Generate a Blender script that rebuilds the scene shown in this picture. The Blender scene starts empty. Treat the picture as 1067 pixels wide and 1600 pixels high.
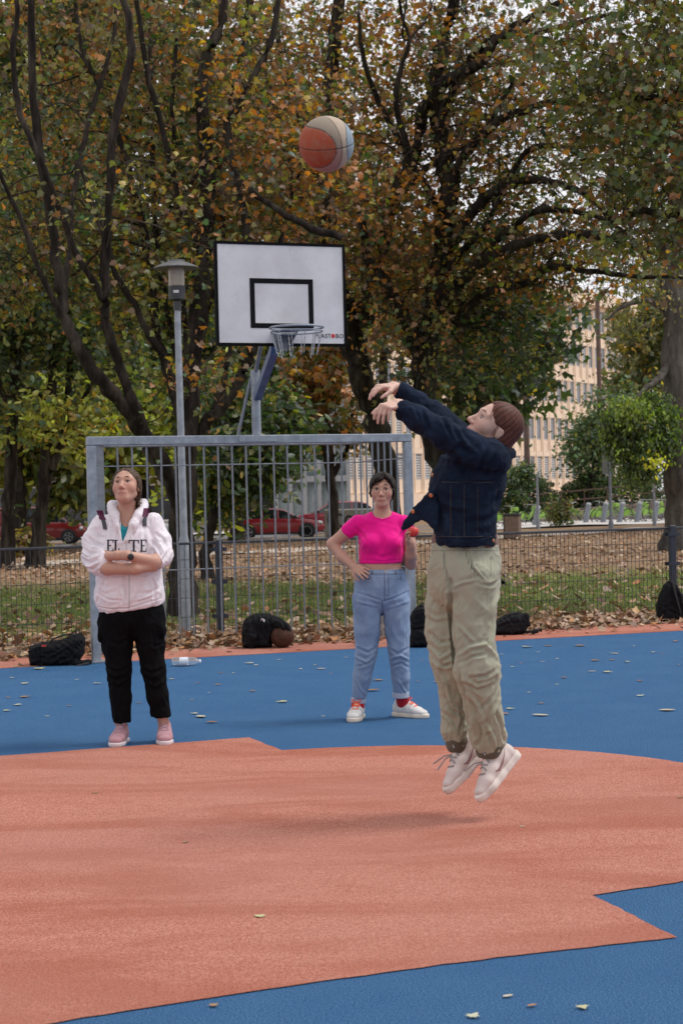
import bpy, math, random
import numpy as np
from mathutils import Vector
from mathutils.bvhtree import BVHTree

random.seed(7); np.random.seed(7)
S = bpy.context.scene
COL = S.collection
R = math.radians

# ------------------------------------------------------------ camera
CAM_H = 1.42; FPX = 2700.0
ROLL = R(1.4); PITCH = R(0.32)
F_ = np.array((0, math.cos(PITCH), -math.sin(PITCH)))
R0 = np.array((1.0, 0, 0)); U0 = np.array((0, math.sin(PITCH), math.cos(PITCH)))
R_ = R0*math.cos(ROLL) - U0*math.sin(ROLL)
U_ = U0*math.cos(ROLL) + R0*math.sin(ROLL)
CAM = np.array((0, 0, CAM_H))
cd = bpy.data.cameras.new('camera'); cam = bpy.data.objects.new('camera', cd); COL.objects.link(cam)
from mathutils import Matrix
cam.matrix_world = Matrix(((R_[0], U_[0], -F_[0], CAM[0]), (R_[1], U_[1], -F_[1], CAM[1]), (R_[2], U_[2], -F_[2], CAM[2]), (0, 0, 0, 1)))
cd.sensor_fit = 'VERTICAL'; cd.sensor_height = 24.0; cd.lens = FPX/1600*24.0
cd.clip_start = 0.1; cd.clip_end = 1500
cd.dof.use_dof = True; cd.dof.focus_distance = 10.0; cd.dof.aperture_fstop = 5.0
S.camera = cam

# ------------------------------------------------------------ sky, sun, exposure (overcast, bright)
W = bpy.data.worlds.new('World'); S.world = W; W.use_nodes = True
nt = W.node_tree; nt.nodes.clear()
sky = nt.nodes.new('ShaderNodeTexSky'); sky.sky_type = 'NISHITA'; sky.sun_disc = False
SUN_EL, SUN_AZ = R(58), R(78)          # azimuth measured from +Y towards +X
sky.sun_elevation = SUN_EL; sky.sun_rotation = SUN_AZ
sky.dust_density = 4.0; sky.air_density = 1.0; sky.ozone_density = 1.0
hsv = nt.nodes.new('ShaderNodeHueSaturation'); hsv.inputs['Saturation'].default_value = 0.2
mixw = nt.nodes.new('ShaderNodeMix'); mixw.data_type = 'RGBA'
mixw.inputs[0].default_value = 0.72
mixw.inputs[7].default_value = (9.6, 9.5, 9.9, 1)      # the cloud deck
bg = nt.nodes.new('ShaderNodeBackground'); bg.inputs['Strength'].default_value = 0.1
wo = nt.nodes.new('ShaderNodeOutputWorld')
nt.links.new(sky.outputs[0], hsv.inputs['Color']); nt.links.new(hsv.outputs[0], mixw.inputs[6])
nt.links.new(mixw.outputs[2], bg.inputs[0]); nt.links.new(bg.outputs[0], wo.inputs[0])
sl = bpy.data.lights.new('sun', 'SUN'); sl.energy = 1.5; sl.angle = R(17); sl.color = (1.0, 0.96, 0.9)
sun = bpy.data.objects.new('sun', sl); COL.objects.link(sun)
sd = Vector((math.sin(SUN_AZ)*math.cos(SUN_EL), math.cos(SUN_AZ)*math.cos(SUN_EL), math.sin(SUN_EL)))
sun.rotation_euler = sd.to_track_quat('Z', 'Y').to_euler()
sun.location = (20, 0, 30)
S.view_settings.view_transform = 'Standard'; S.view_settings.look = 'None'
S.view_settings.exposure = 0.30; S.view_settings.gamma = 1.0
S.view_settings.use_curve_mapping = False
S.cycles.max_bounces = 6; S.cycles.diffuse_bounces = 3; S.cycles.glossy_bounces = 2
S.cycles.transmission_bounces = 4; S.cycles.transparent_max_bounces = 6
S.cycles.use_denoising = True

# ------------------------------------------------------------ measuring helpers
def ray(px, py):
    d = F_ + R_*((px-533.5)/FPX) + U_*((800-py)/FPX)
    return d
def at(px, py, Y):                      # a point seen at pixel (px, py) that stands Y metres ahead
    d = ray(px, py); return CAM + d*(Y/d[1])
def gnd(px, py, z=0.0):                 # a point of the level z seen at a pixel
    d = ray(px, py); return CAM + d*((z-CAM_H)/d[2])
def topx(p):
    v = np.asarray(p, float)-CAM; z = v@F_
    return 533.5+FPX*(v@R_)/z, 800-FPX*(v@U_)/z
CA = R(20.0)                            # the court's direction
UX = np.array((math.cos(CA), math.sin(CA), 0.0)); UN = np.array((-math.sin(CA), math.cos(CA), 0.0)); UZ = np.array((0, 0, 1.0))

# ------------------------------------------------------------ materials
MATS = {}
def srgb(r, g, b):
    f = lambda c: (c/255/12.92 if c/255 <= .04045 else ((c/255+.055)/1.055)**2.4)
    return (f(r), f(g), f(b))
class NB:                               # small node-building helper
    def __init__(s, name):
        s.m = bpy.data.materials.new(name); s.m.use_nodes = True
        s.t = s.m.node_tree; s.b = s.t.nodes['Principled BSDF']; s.out = s.t.nodes['Material Output']
        s.tc = s.n('ShaderNodeTexCoord')
    def n(s, k, **kw):
        x = s.t.nodes.new(k)
        for a, v in kw.items(): setattr(x, a, v)
        return x
    def l(s, a, b): s.t.links.new(a, b)
    def noise(s, scale, detail=4, rough=.6, vec=None, stretch=None, dist=0.0):
        x = s.n('ShaderNodeTexNoise'); x.inputs['Scale'].default_value = scale
        x.inputs['Detail'].default_value = detail; x.inputs['Roughness'].default_value = rough
        x.inputs['Distortion'].default_value = dist
        v = vec or s.tc.outputs['Object']
        if stretch:
            mp = s.n('ShaderNodeMapping'); mp.inputs['Scale'].default_value = stretch
            s.l(v, mp.inputs[0]); v = mp.outputs[0]
        s.l(v, x.inputs['Vector']); return x.outputs['Fac']
    def ramp(s, fac, stops):
        r = s.n('ShaderNodeValToRGB'); e = r.color_ramp.elements
        while len(e) < len(stops): e.new(0.5)
        for q, (p, c) in zip(e, stops):
            q.position = p; q.color = (*c[:3], 1) if hasattr(c, '__len__') else (c, c, c, 1)
        s.l(fac, r.inputs[0]); return r.outputs[0]
    def mix(s, fac, a, b, mode='MIX'):
        x = s.n('ShaderNodeMix', data_type='RGBA', blend_type=mode)
        for sock, v in ((x.inputs[0], fac), (x.inputs[6], a), (x.inputs[7], b)):
            if isinstance(v, (int, float)): sock.default_value = v
            elif isinstance(v, tuple): sock.default_value = (*v[:3], 1)
            else: s.l(v, sock)
        return x.outputs[2]
    def bump(s, h, strength=.3, dist=.01):
        x = s.n('ShaderNodeBump'); x.inputs['Strength'].default_value = strength; x.inputs['Distance'].default_value = dist
        s.l(h, x.inputs['Height']); s.l(x.outputs[0], s.b.inputs['Normal'])
    def set(s, col=None, rough=None, metal=None, spec=None, rough_sock=None):
        if col is not None:
            if isinstance(col, tuple): s.b.inputs['Base Color'].default_value = (*col[:3], 1)
            else: s.l(col, s.b.inputs['Base Color'])
        if rough is not None: s.b.inputs['Roughness'].default_value = rough
        if metal is not None: s.b.inputs['Metallic'].default_value = metal
        if spec is not None: s.b.inputs['Specular IOR Level'].default_value = spec
        return s.m
def plain(name, col, rough=.6, metal=0.0, var=.18, scale=12, bump=0.0, bscale=60, spec=.5):
    if name in MATS: return MATS[name]
    b = NB(name); n = b.noise(scale, 5)
    lo = tuple(c*(1-var) for c in col); hi = tuple(min(1, c*(1+var)) for c in col)
    b.set(b.ramp(n, [(.3, lo), (.7, hi)]), rough, metal, spec)
    if bump: b.bump(b.noise(bscale, 3), bump, .004)
    MATS[name] = b.m; return b.m

# ------------------------------------------------------------ mesh helpers
def tag(o, label=None, cat=None, group=None, kind=None):
    if label: o['label'] = label
    if cat: o['category'] = cat
    if group: o['group'] = group
    if kind: o['kind'] = kind
    return o
def empty(name, loc=(0, 0, 0), rz=0.0):
    o = bpy.data.objects.new(name, None); COL.objects.link(o); o.location = loc; o.rotation_euler = (0, 0, rz)
    o.empty_display_size = .1; return o
def copy_tree(o, parent=None):
    c = o.copy(); COL.objects.link(c); c.parent = parent
    for ch in [x for x in KIDS.get(o.name, [])]: copy_tree_child(ch, c)
    return c
KIDS = {}
def copy_tree_child(o, parent):
    c = o.copy(); COL.objects.link(c); c.parent = parent
    for ch in KIDS.get(o.name, []): copy_tree_child(ch, c)
def np_mesh(name, v, f, smooth=False, cols=None):
    """v (N,3) floats, f (M,K) ints, all faces alike"""
    v = np.ascontiguousarray(v, np.float32); f = np.ascontiguousarray(f, np.int32)
    me = bpy.data.meshes.new(name); nf, k = f.shape
    me.vertices.add(len(v)); me.vertices.foreach_set('co', v.ravel())
    me.loops.add(nf*k); me.loops.foreach_set('vertex_index', f.ravel())
    me.polygons.add(nf); me.polygons.foreach_set('loop_start', np.arange(0, nf*k, k, dtype=np.int32))
    me.update(calc_edges=True)
    if smooth: me.polygons.foreach_set('use_smooth', np.ones(nf, bool))
    if cols is not None:
        a = me.color_attributes.new('col', 'FLOAT_COLOR', 'POINT')
        c = np.ones((len(v), 4), np.float32); c[:, :3] = cols; a.data.foreach_set('color', c.ravel())
    me.validate(); return me
def link(name, me, mat, parent=None):
    o = bpy.data.objects.new(name, me); COL.objects.link(o)
    if mat is not None and not me.materials:
        for m in (mat if isinstance(mat, (list, tuple)) else [mat]): me.materials.append(m)
    if parent is not None:
        o.parent = parent; KIDS.setdefault(parent.name, []).append(o)
    return o
class MB:
    def __init__(s): s.v = []; s.f = []; s.mi = []; s.cur = 0
    def add(s, vs, fs):
        b = len(s.v); s.v += [tuple(map(float, q)) for q in vs]; s.f += [tuple(b+i for i in q) for q in fs]; s.mi += [s.cur]*len(fs); return s
    def box(s, lo, hi, M=None, c=0.0):
        (x0, y0, z0), (x1, y1, z1) = lo, hi
        if c:                       # chamfered box
            P = []
            for z, k in ((z0, c), (z0+c, 0), (z1-c, 0), (z1, c)):
                a, b_, d, e = x0+k, x1-k, y0+k, y1-k
                P += [(a+c, d, z), (b_-c, d, z), (b_, d+c, z), (b_, e-c, z), (b_-c, e, z), (a+c, e, z), (a, e-c, z), (a, d+c, z)]
            Fs = [tuple(range(7, -1, -1)), tuple(range(24, 32))]
            for L in range(3):
                for i in range(8): j = (i+1) % 8; Fs.append((L*8+i, L*8+j, L*8+8+j, L*8+8+i))
        else:
            P = [(x0, y0, z0), (x1, y0, z0), (x1, y1, z0), (x0, y1, z0), (x0, y0, z1), (x1, y0, z1), (x1, y1, z1), (x0, y1, z1)]
            Fs = [(3, 2, 1, 0), (4, 5, 6, 7), (0, 1, 5, 4), (1, 2, 6, 5), (2, 3, 7, 6), (3, 0, 4, 7)]
        if M is not None: P = [M(p) for p in P]
        return s.add(P, Fs)
    def tube(s, pts, r, n=8, cap=True, flat=None):
        pts = [np.asarray(p, float) for p in pts]; N = len(pts)
        rs = [r]*N if np.isscalar(r) else list(r)
        ref = None; P = []
        for i in range(N):
            t = pts[min(i+1, N-1)]-pts[max(i-1, 0)]; t = t/(np.linalg.norm(t)+1e-9)
            if ref is None:
                ref = np.array((0, 0, 1.0)) if abs(t[2]) < .9 else np.array((1.0, 0, 0))
            a = ref-t*(ref@t); a /= np.linalg.norm(a)+1e-9; b = np.cross(t, a); ref = a
            for k in range(n):
                q = 2*math.pi*k/n+math.pi/n
                P.append(pts[i]+rs[i]*(a*math.cos(q)+b*math.sin(q)))
        Fs = []
        for i in range(N-1):
            for k in range(n):
                j = (k+1) % n; Fs.append((i*n+k, i*n+j, (i+1)*n+j, (i+1)*n+k))
        if cap: Fs += [tuple(range(n-1, -1, -1)), tuple((N-1)*n+k for k in range(n))]
        return s.add(P, Fs)
    def lathe(s, prof, c=(0, 0, 0), n=20, ax=None):
        P = []; c = np.asarray(c, float)
        if ax is None: X, Y, Z = np.eye(3)
        else: X, Y, Z = ax
        for r, z in prof:
            for k in range(n):
                q = 2*math.pi*k/n; P.append(c+X*r*math.cos(q)+Y*r*math.sin(q)+Z*z)
        m = len(prof); Fs = []
        for i in range(m-1):
            for k in range(n):
                j = (k+1) % n; Fs.append((i*n+k, i*n+j, (i+1)*n+j, (i+1)*n+k))
        Fs += [tuple(range(n-1, -1, -1)), tuple((m-1)*n+k for k in range(n))]
        return s.add(P, Fs)
    def torus(s, c, Rr, r, X, Y, n=24, m=6):
        c = np.asarray(c, float); Z = np.cross(X, Y); P = []; Fs = []
        for i in range(n):
            q = 2*math.pi*i/n; d = X*math.cos(q)+Y*math.sin(q)
            for k in range(m):
                w = 2*math.pi*k/m; P.append(c+d*(Rr+r*math.cos(w))+Z*r*math.sin(w))
        for i in range(n):
            for k in range(m):
                i2 = (i+1) % n; k2 = (k+1) % m; Fs.append((i*m+k, i2*m+k, i2*m+k2, i*m+k2))
        return s.add(P, Fs)
    def prism(s, poly, off):            # 3-D polygon swept by a vector
        n = len(poly); off = np.asarray(off, float)
        P = [np.asarray(p, float) for p in poly]; P = P+[p+off for p in P]
        Fs = [tuple(range(n-1, -1, -1)), tuple(range(n, 2*n))]+[(i, (i+1) % n, n+(i+1) % n, n+i) for i in range(n)]
        return s.add(P, Fs)
    def mesh(s, name, smooth=None):
        me = bpy.data.meshes.new(name); me.from_pydata(s.v, [], s.f); me.update()
        if any(s.mi): me.polygons.foreach_set('material_index', s.mi)
        if smooth:
            for p in me.polygons: p.use_smooth = True
            me.set_sharp_from_angle(angle=R(smooth))
        return me
    def build(s, name, mat, parent=None, smooth=40):
        me = s.mesh(name, smooth); o = link(name, me, mat, parent); return o
def frame(o, x, y=None):                # maps local (a,b,c) to world: along x, along y, up
    o = np.asarray(o, float); x = np.asarray(x, float); x = x/np.linalg.norm(x)
    y = np.cross(UZ, x) if y is None else np.asarray(y, float)
    return lambda p: o+x*p[0]+y*p[1]+UZ*p[2]
# ============================================================ THE SETTING: ground, court, path, road
b = NB('rubber_blue')
n1 = b.noise(150, 3, .75); n2 = b.noise(2.2, 4, .6); n3 = b.noise(60, 3, .7)
c = b.ramp(n1, [(.36, (.020, .080, .190)), (.5, (.050, .158, .335)), (.63, (.13, .27, .47))])
c = b.mix(b.ramp(n2, [(.35, 0.0), (.7, .35)]), c, (.025, .105, .27))
c = b.mix(b.ramp(n3, [(.62, 0.0), (.75, .25)]), c, (.16, .24, .36))
b.bump(b.noise(130, 3, .7), 1.0, .02); BLUE = b.set(c, .9, spec=.15)
b = NB('rubber_orange')
n1 = b.noise(140, 3, .75); n2 = b.noise(1.1, 5, .62, stretch=(.5, 1.5, 1), dist=.8); n3 = b.noise(70, 4, .7); n4 = b.noise(.55, 3, .5)
c = b.ramp(n1, [(.35, (.37, .120, .078)), (.48, (.60, .222, .155)), (.64, (.80, .42, .33))])
c = b.mix(b.ramp(n2, [(.40, .55), (.56, 0.0)]), c, (.42, .110, .058))
c = b.mix(b.ramp(n4, [(.4, 0.0), (.65, .45)]), c, (.60, .29, .235))
c = b.mix(b.ramp(n3, [(.56, 0.0), (.70, .45)]), c, (.28, .12, .09))
b.bump(b.noise(120, 3, .7), 1.0, .02); ORANGE = b.set(c, .9, spec=.15)
b = NB('lawn_soil')
n1 = b.noise(.5, 5, .65); n2 = b.noise(16, 5, .7); n3 = b.noise(45, 4, .75)
grass = b.ramp(n2, [(.3, (.075, .11, .020)), (.55, (.15, .195, .042)), (.8, (.27, .26, .09))])
soil = b.ramp(n3, [(.3, (.10, .062, .036)), (.5, (.23, .15, .092)), (.72, (.44, .32, .21))])
sx = b.n('ShaderNodeSeparateXYZ'); b.l(b.tc.outputs['Object'], sx.inputs[0])
def band(a0, a1, c0, c1):                 # 1 between, wobbly edges; measured across the court's direction
    d = b.n('ShaderNodeVectorMath', operation='DOT_PRODUCT'); d.inputs[1].default_value = (-.2, .98, 0); b.l(b.tc.outputs['Object'], d.inputs[0])
    a = b.n('ShaderNodeMath', operation='MULTIPLY_ADD'); b.l(n1, a.inputs[0]); a.inputs[1].default_value = 9.0; b.l(d.outputs['Value'], a.inputs[2])
    m = b.n('ShaderNodeMapRange'); m.inputs[1].default_value = 0; m.inputs[2].default_value = 80; b.l(a.outputs[0], m.inputs[0])
    return b.ramp(m.outputs[0], [(a0/80, 0.0), (a1/80, 1.0), (c0/80, 1.0), (c1/80, 0.0)])
g = band(24.0, 25.2, 34.0, 39.0)
c = b.mix(g, soil, grass)
c = b.mix(b.ramp(b.noise(.9, 4, .6), [(.54, 0.0), (.66, .7)]), c, soil)
b.bump(n3, .6, .03); LAWN = b.set(c, .95, spec=.1)
b = NB('leaf_soil')
n3 = b.noise(40, 4, .75); n2 = b.noise(3, 4, .6)
c = b.mix(b.ramp(n2, [(.35, 0.0), (.7, .5)]), b.ramp(n3, [(.3, (.07, .045, .028)), (.5, (.17, .11, .065)), (.72, (.4, .28, .17))]), (.14, .1, .06))
b.bump(n3, .6, .03); SOIL = b.set(c, .95, spec=.1)
SAND = plain('sand_path', (.47, .40, .33), .95, var=.2, scale=9, bump=.4)
ASPH = plain('asphalt', (.12, .115, .115), .9, var=.2, scale=6, bump=.3)
PAVE = plain('paving', (.50, .47, .45), .9, var=.15, scale=2.5, bump=.2)
KERB = plain('kerb_stone', (.42, .40, .37), .85, var=.2, scale=5, bump=.3)

def sheet(name, pts, z, mat, sub=0):
    me = bpy.data.meshes.new(name)
    me.from_pydata([(p[0], p[1], z) for p in pts], [], [tuple(range(len(pts)))]); me.update()
    n = me.polygons[0].normal.z
    if n < 0: me.flip_normals()
    o = link(name, me, mat); o['kind'] = 'structure'; return o
def court(u, n):                        # court coordinates: u along the goal line, n away from the camera
    return ORG+UX*u+UN*n
E0 = gnd(0, 1045); E1 = gnd(1067, 985)  # far edge of the blue
ORG = (E0+E1)/2; ORG[2] = 0
def cu(p): return float((p-ORG)@UX), float((p-ORG)@UN)

# terrain: one gently uneven sheet to the horizon
gx = np.concatenate([np.linspace(-700, -60, 9), np.linspace(-45, 60, 50), np.linspace(80, 700, 9)])
gy = np.concatenate([np.linspace(-200, 8, 6), np.linspace(12, 72, 61), np.linspace(76, 130, 12), np.linspace(160, 900, 9)])
GX, GY = np.meshgrid(gx, gy, indexing='ij')
def terr(x, y):
    x = np.asarray(x, float); y = np.asarray(y, float)
    n = (x-ORG[0])*UN[0]+(y-ORG[1])*UN[1]
    f = np.clip((n-2.6)/6, 0, 1)
    lr = 1/(1+np.exp(-(x-4)/5))                       # falls to the road on the left, stays level on the right
    far = np.clip((y-45)/35, 0, 1)
    return -0.03 + f*(0.05*np.sin(x*.35+1)*np.cos(y*.28)+.03*np.sin(x*.9+y*.7)) + far*(-.30*(1-lr)+.12*lr)
GZ = terr(GX, GY)
GZ = np.where((GX-ORG[0])*UN[0]+(GY-ORG[1])*UN[1] < 0.5, -0.06, GZ)
ni, nj = GX.shape
idx = np.arange(ni*nj).reshape(ni, nj)
fq = np.stack([idx[:-1, :-1], idx[1:, :-1], idx[1:, 1:], idx[:-1, 1:]], -1).reshape(-1, 4)
gr = link('lawn', np_mesh('lawn', np.stack([GX, GY, GZ], -1).reshape(-1, 3), fq, True), LAWN); gr['kind'] = 'structure'

sheet('court_blue', [court(-14, 0), court(22, 0), court(22, -26), court(-14, -26)], 0.0, BLUE)
ob = MB(); M = frame(ORG, UX, UN)
ob.box((-14, .003, -.06), (22, .95, .004), M); o = ob.build('court_border', ORANGE, smooth=None); o['kind'] = 'structure'
# leaf-covered soil beyond the border, beside the fence
sheet('soil_strip', [court(-30, .96), court(34, .96), court(34, 2.6), court(-30, 2.6)], -.012, SOIL)

# the orange playing figure laid into the blue
A0, A1 = gnd(0, 1182), gnd(390, 1153)
dirA = (A1-A0)/np.linalg.norm(A1-A0)
arcp = [gnd(*p)[:2] for p in ((440, 1173), (540, 1169), (663, 1165), (787, 1168), (955, 1178), (1067, 1193))]
AA = np.array([[2*p[0], 2*p[1], 1] for p in arcp]); bb = np.array([p@p for p in arcp])
sol = np.linalg.lstsq(AA, bb, rcond=None)[0]; ccx, ccy = sol[:2]; cr = math.sqrt(sol[2]+ccx**2+ccy**2)
th0 = math.atan2(arcp[0][1]-ccy, arcp[0][0]-ccx)
poly = [A0-dirA*9, A1, gnd(440, 1173)]
for k in range(1, 33):
    th = th0-R(150)*k/32; poly.append(np.array((ccx+cr*math.cos(th), ccy+cr*math.sin(th), 0)))
N0, N1 = gnd(925, 1400), gnd(1067, 1378); dN = (N1-N0)/np.linalg.norm(N1-N0)
# keep the arc until it meets the notch line
keep = poly[:3]
nn = np.array((-dN[1], dN[0], 0))
for p in poly[3:]:
    if (p-N0)@nn > 0.02: keep.append(p)
    else: break
last = keep[-1]
keep.append(N0+dN*float((last-N0)@dN)); keep.append(N0); keep.append(gnd(1057, 1466))
D = [gnd(1057, 1466), gnd(540, 1529.5), gnd(96, 1598.5)]
# circle through three points for the near edge
(ax, ay), (bx, by), (cx_, cy_) = [d[:2] for d in D]
dd = 2*(ax*(by-cy_)+bx*(cy_-ay)+cx_*(ay-by))
ux = ((ax*ax+ay*ay)*(by-cy_)+(bx*bx+by*by)*(cy_-ay)+(cx_*cx_+cy_*cy_)*(ay-by))/dd
uy = ((ax*ax+ay*ay)*(cx_-bx)+(bx*bx+by*by)*(ax-cx_)+(cx_*cx_+cy_*cy_)*(bx-ax))/dd
rr = math.hypot(ax-ux, ay-uy); t0 = math.atan2(ay-uy, ax-ux); t2 = math.atan2(cy_-uy, cx_-ux)
for k in range(1, 25):
    t = t0+(t2-t0)*k/8; keep.append(np.array((ux+rr*math.cos(t), uy+rr*math.sin(t), 0)))
rag = []; rg_ = np.random.default_rng(3)
for a_, b_ in zip(keep, keep[1:]+keep[:1]):            # slightly ragged seam where the two rubbers meet
    L_ = float(np.linalg.norm(b_-a_)); n_s = int(min(90, max(1, L_/.05))); nd = np.array((-(b_-a_)[1], (b_-a_)[0], 0))/(L_+1e-9)
    for i in range(n_s): rag.append(a_+(b_-a_)*i/n_s+nd*(rg_.normal(0, .0035) if i else 0))
sheet('court_orange', rag, .004, ORANGE)
print('arc', ccx, ccy, cr, 'near edge r', rr)

# path, road, pavement far behind (the road runs roughly along the court's direction)
def strip(name, pts0, pts1, dz, mat, n=24):
    v = []; f = []
    for i in range(n+1):
        t = i/n
        for q in (pts0, pts1):
            k = t*(len(q)-1); a = min(int(k), len(q)-2); w = k-a; p = q[a]*(1-w)+q[a+1]*w
            v.append((p[0], p[1], float(terr(p[0], p[1]))+dz))
    for i in range(n): f.append((2*i, 2*i+2, 2*i+3, 2*i+1))
    o = link(name, np_mesh(name, np.array(v), np.array(f), True), mat); o['kind'] = 'structure'; return o
strip('path', [np.array(p) for p in ((-20., 31.), (-8.7, 44.), (-4.3, 50.), (.6, 57.), (6.3, 64.), (14., 72.))],
      [np.array(p) for p in ((-21.5, 33.), (-10.2, 46.2), (-5.8, 52.3), (-.9, 59.4), (4.8, 66.6), (12.5, 74.))], .03, SAND, 40)
strip('road', [np.array((-60., 74.)), np.array((8., 82.)), np.array((30., 112.))], [np.array((-60., 92.)), np.array((0., 97.)), np.array((24., 125.))], .02, ASPH, 40)
strip('pavement', [np.array((5.5, 79.)), np.array((60., 80.))], [np.array((8., 108.)), np.array((60., 104.))], .06, PAVE, 20)
strip('pavement_strip', [np.array((-60., 92.3)), np.array((0., 97.3))], [np.array((-60., 100.)), np.array((0., 105.))], .12, PAVE, 20)
kb = MB()
for i in range(40):
    p0 = np.array((-46+i*1.3, 0)); y0 = 74+(p0[0]+60)*8/68-.25
    p1 = np.array((p0[0]+1.28, y0+1.28*8/68)); p0 = np.array((p0[0], y0))
    z = float(terr(p0[0], p0[1]))
    kb.box((0, -.09, z-.1), (1.27, .09, z+.1), frame((p0[0], p0[1], 0), np.array((1, 8/68, 0))), c=.012)
o = kb.build('kerb', KERB); o['kind'] = 'structure'
# ============================================================ GOAL, HOOP, FENCE, LAMP
b = NB('galvanised')
n = b.noise(9, 5, .7); n2 = b.noise(55, 4, .7)
c = b.ramp(n, [(.3, (.20, .225, .26)), (.55, (.30, .33, .37)), (.75, (.40, .43, .47))])
c = b.mix(b.ramp(n2, [(.55, 0.0), (.75, .4)]), c, (.16, .175, .20))
b.bump(n2, .12, .002); GALV = b.set(c, .55, .35, .5)
GALVD = plain('galvanised_bar', (.20, .22, .25), .5, .35, var=.2, scale=20)
WIRE = plain('fence_wire', (.045, .05, .06), .6, .2)
POSTM = plain('fence_post_paint', (.022, .028, .045), .5, .1)
BLUEP = plain('blue_paint', (.085, .115, .20), .5, .1, var=.25, scale=8)
BLACKP = plain('black_trim', (.007, .007, .008), .8, spec=.08)
b = NB('board_white'); n = b.noise(3, 5, .6); n2 = b.noise(40, 4)
c = b.mix(b.ramp(n2, [(.56, 0.0), (.72, .25)]), b.ramp(n, [(.35, (.57, .56, .58)), (.65, (.68, .68, .70))]), (.46, .44, .42)); c = b.mix(b.ramp(b.noise(5, 5, .7, dist=1.5), [(.60, 0.0), (.70, .22)]), c, (.36, .31, .27))
BOARD = b.set(c, .55, spec=.3)
CHAIN = plain('chain_steel', (.36, .38, .40), .4, .6)
REDP = plain('red_print', (.55, .03, .03), .5)
INK = plain('dark_print', (.010, .010, .012), .8, spec=.08)

GP = gnd(151, 1035)                     # left post base
GW, GH, GT = 3.14, 2.08, .08            # goal: outer size and tube size
g = empty('football_goal', GP); tag(g, 'grey galvanised steel goal frame with upright bars under the basketball hoop', 'goal')
LM = frame((0, 0, 0), UX, UN)
MB().box((-.04, -.04, 0), (.04, .04, GH-GT-.001), LM, c=.006).build('post', GALV, g)
MB().box((GW-.04, -.04, 0), (GW+.04, .04, GH-GT-.001), LM, c=.006).build('post', GALV, g)
MB().box((-.04, -.04, GH-GT), (GW+.04, .04, GH), LM, c=.006).build('crossbar', GALV, g)
for x in (0, GW): MB().box((x-.09, -.09, .004), (x+.09, .09, .016), LM).build('base_plate', GALV, g)
GOFF = GP-ORG; gN0 = float(GOFF@UN)
def on_n(px, n, z=1.42):                # where the column of a pixel meets the upright plane n metres behind the goal line
    d = ray(px, 789); q = CAM-GP
    t = (n-q@UN)/(d@UN); return CAM+d*t
BN = 1.45
pL = on_n(163, BN)-GP; pR = on_n(556, BN)-GP
uL, uR = float(pL@UX), float(pR@UX)
BT = 2.05
bar = MB().tube([(0, 0, .012), (0, 0, BT-.02)], .0105, 8).mesh('bar', 40)
def bars_between(a, c_, n, skip_ends=False):
    for i in range(n+1):
        if skip_ends and i in (0, n): continue
        p = a+(c_-a)*i/n; o = link('bar', bar, GALVD, g); o.location = p
pl = UX*uL+UN*BN; pr = UX*uR+UN*BN; fr = UX*(GW-.02)+UN*.05; fl = UX*.02+UN*.05
bars_between(pl, pr, 18); bars_between(pr, fr, 8, True); bars_between(pl, fl, 8, True)
for z in (.77, 1.84): MB().tube([fl+UZ*z, pl+UZ*z, pr+UZ*z, fr+UZ*z], .007, 6).build('rod', GALVD, g)
for a, c_ in ((pl, pr), (pl, fl), (pr, fr)):
    MB().tube([a+UZ*BT, c_+UZ*BT], .02, 8).build('top_rail', GALV, g)

# --- hoop bolted on the crossbar
ht = float((on_n(404, 0)-GP)@UX)
HB = GP+UX*ht+UZ*GH
h = empty('basketball_hoop', HB); tag(h, 'white rectangular basketball backboard with chain net hoop on a blue arm', 'basketball hoop')
MB().box((-.19, -.05, -.066), (.19, -.041, -.004), LM, c=.003).build('mounting_plate', GALV, h)
MB().tube([(0, 0, .0), (0, 0, .62)], .045, 12).build('pole', GALV, h)
TL, TR, BR_, BL = at(338, 378, 15.30), None, None, at(340, 538, 15.30)
BWd, BHt = 1.2, .9
bc = (TL+BL)/2; bo = bc-HB; bo[2] -= BHt/2      # lower left corner, relative
def BMp(p): return bo+UX*p[0]+UN*p[1]+UZ*p[2]
MB().box((0, 0, 0), (BWd, .025, BHt), BMp).build('backboard', BOARD, h)
e = MB()
for lo, hi in (((-.014, -.006, -.014), (.012, .035, BHt+.014)), ((BWd-.012, -.006, -.014), (BWd+.014, .035, BHt+.014)),
               ((.0121, -.006, -.014), (BWd-.0121, .035, .012)), ((.0121, -.006, BHt-.012), (BWd-.0121, .035, BHt+.014))): e.box(lo, hi, BMp)
e.build('board_edge', BLACKP, h)
q = MB(); x0, x1, z0, z1, w = .305, .900, .145, .590, .045
for lo, hi in (((x0, -.003, z0), (x0+w, 0, z1)), ((x1-w, -.003, z0), (x1, 0, z1)), ((x0+w, -.003, z0), (x1-w, 0, z0+w)), ((x0+w, -.003, z1-w), (x1-w, 0, z1))): q.box(lo, hi, BMp)
q.build('target_rectangle', INK, h)
def text_mesh(txt, size, ext=.001):
    cu_ = bpy.data.curves.new('t', 'FONT'); cu_.body = txt; cu_.size = size; cu_.extrude = ext; cu_.resolution_u = 3
    ob_ = bpy.data.objects.new('t', cu_); COL.objects.link(ob_)
    dg = bpy.context.evaluated_depsgraph_get(); dg.update()
    me = bpy.data.meshes.new_from_object(ob_.evaluated_get(dg))
    bpy.data.objects.remove(ob_); return me
x = .905
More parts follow.
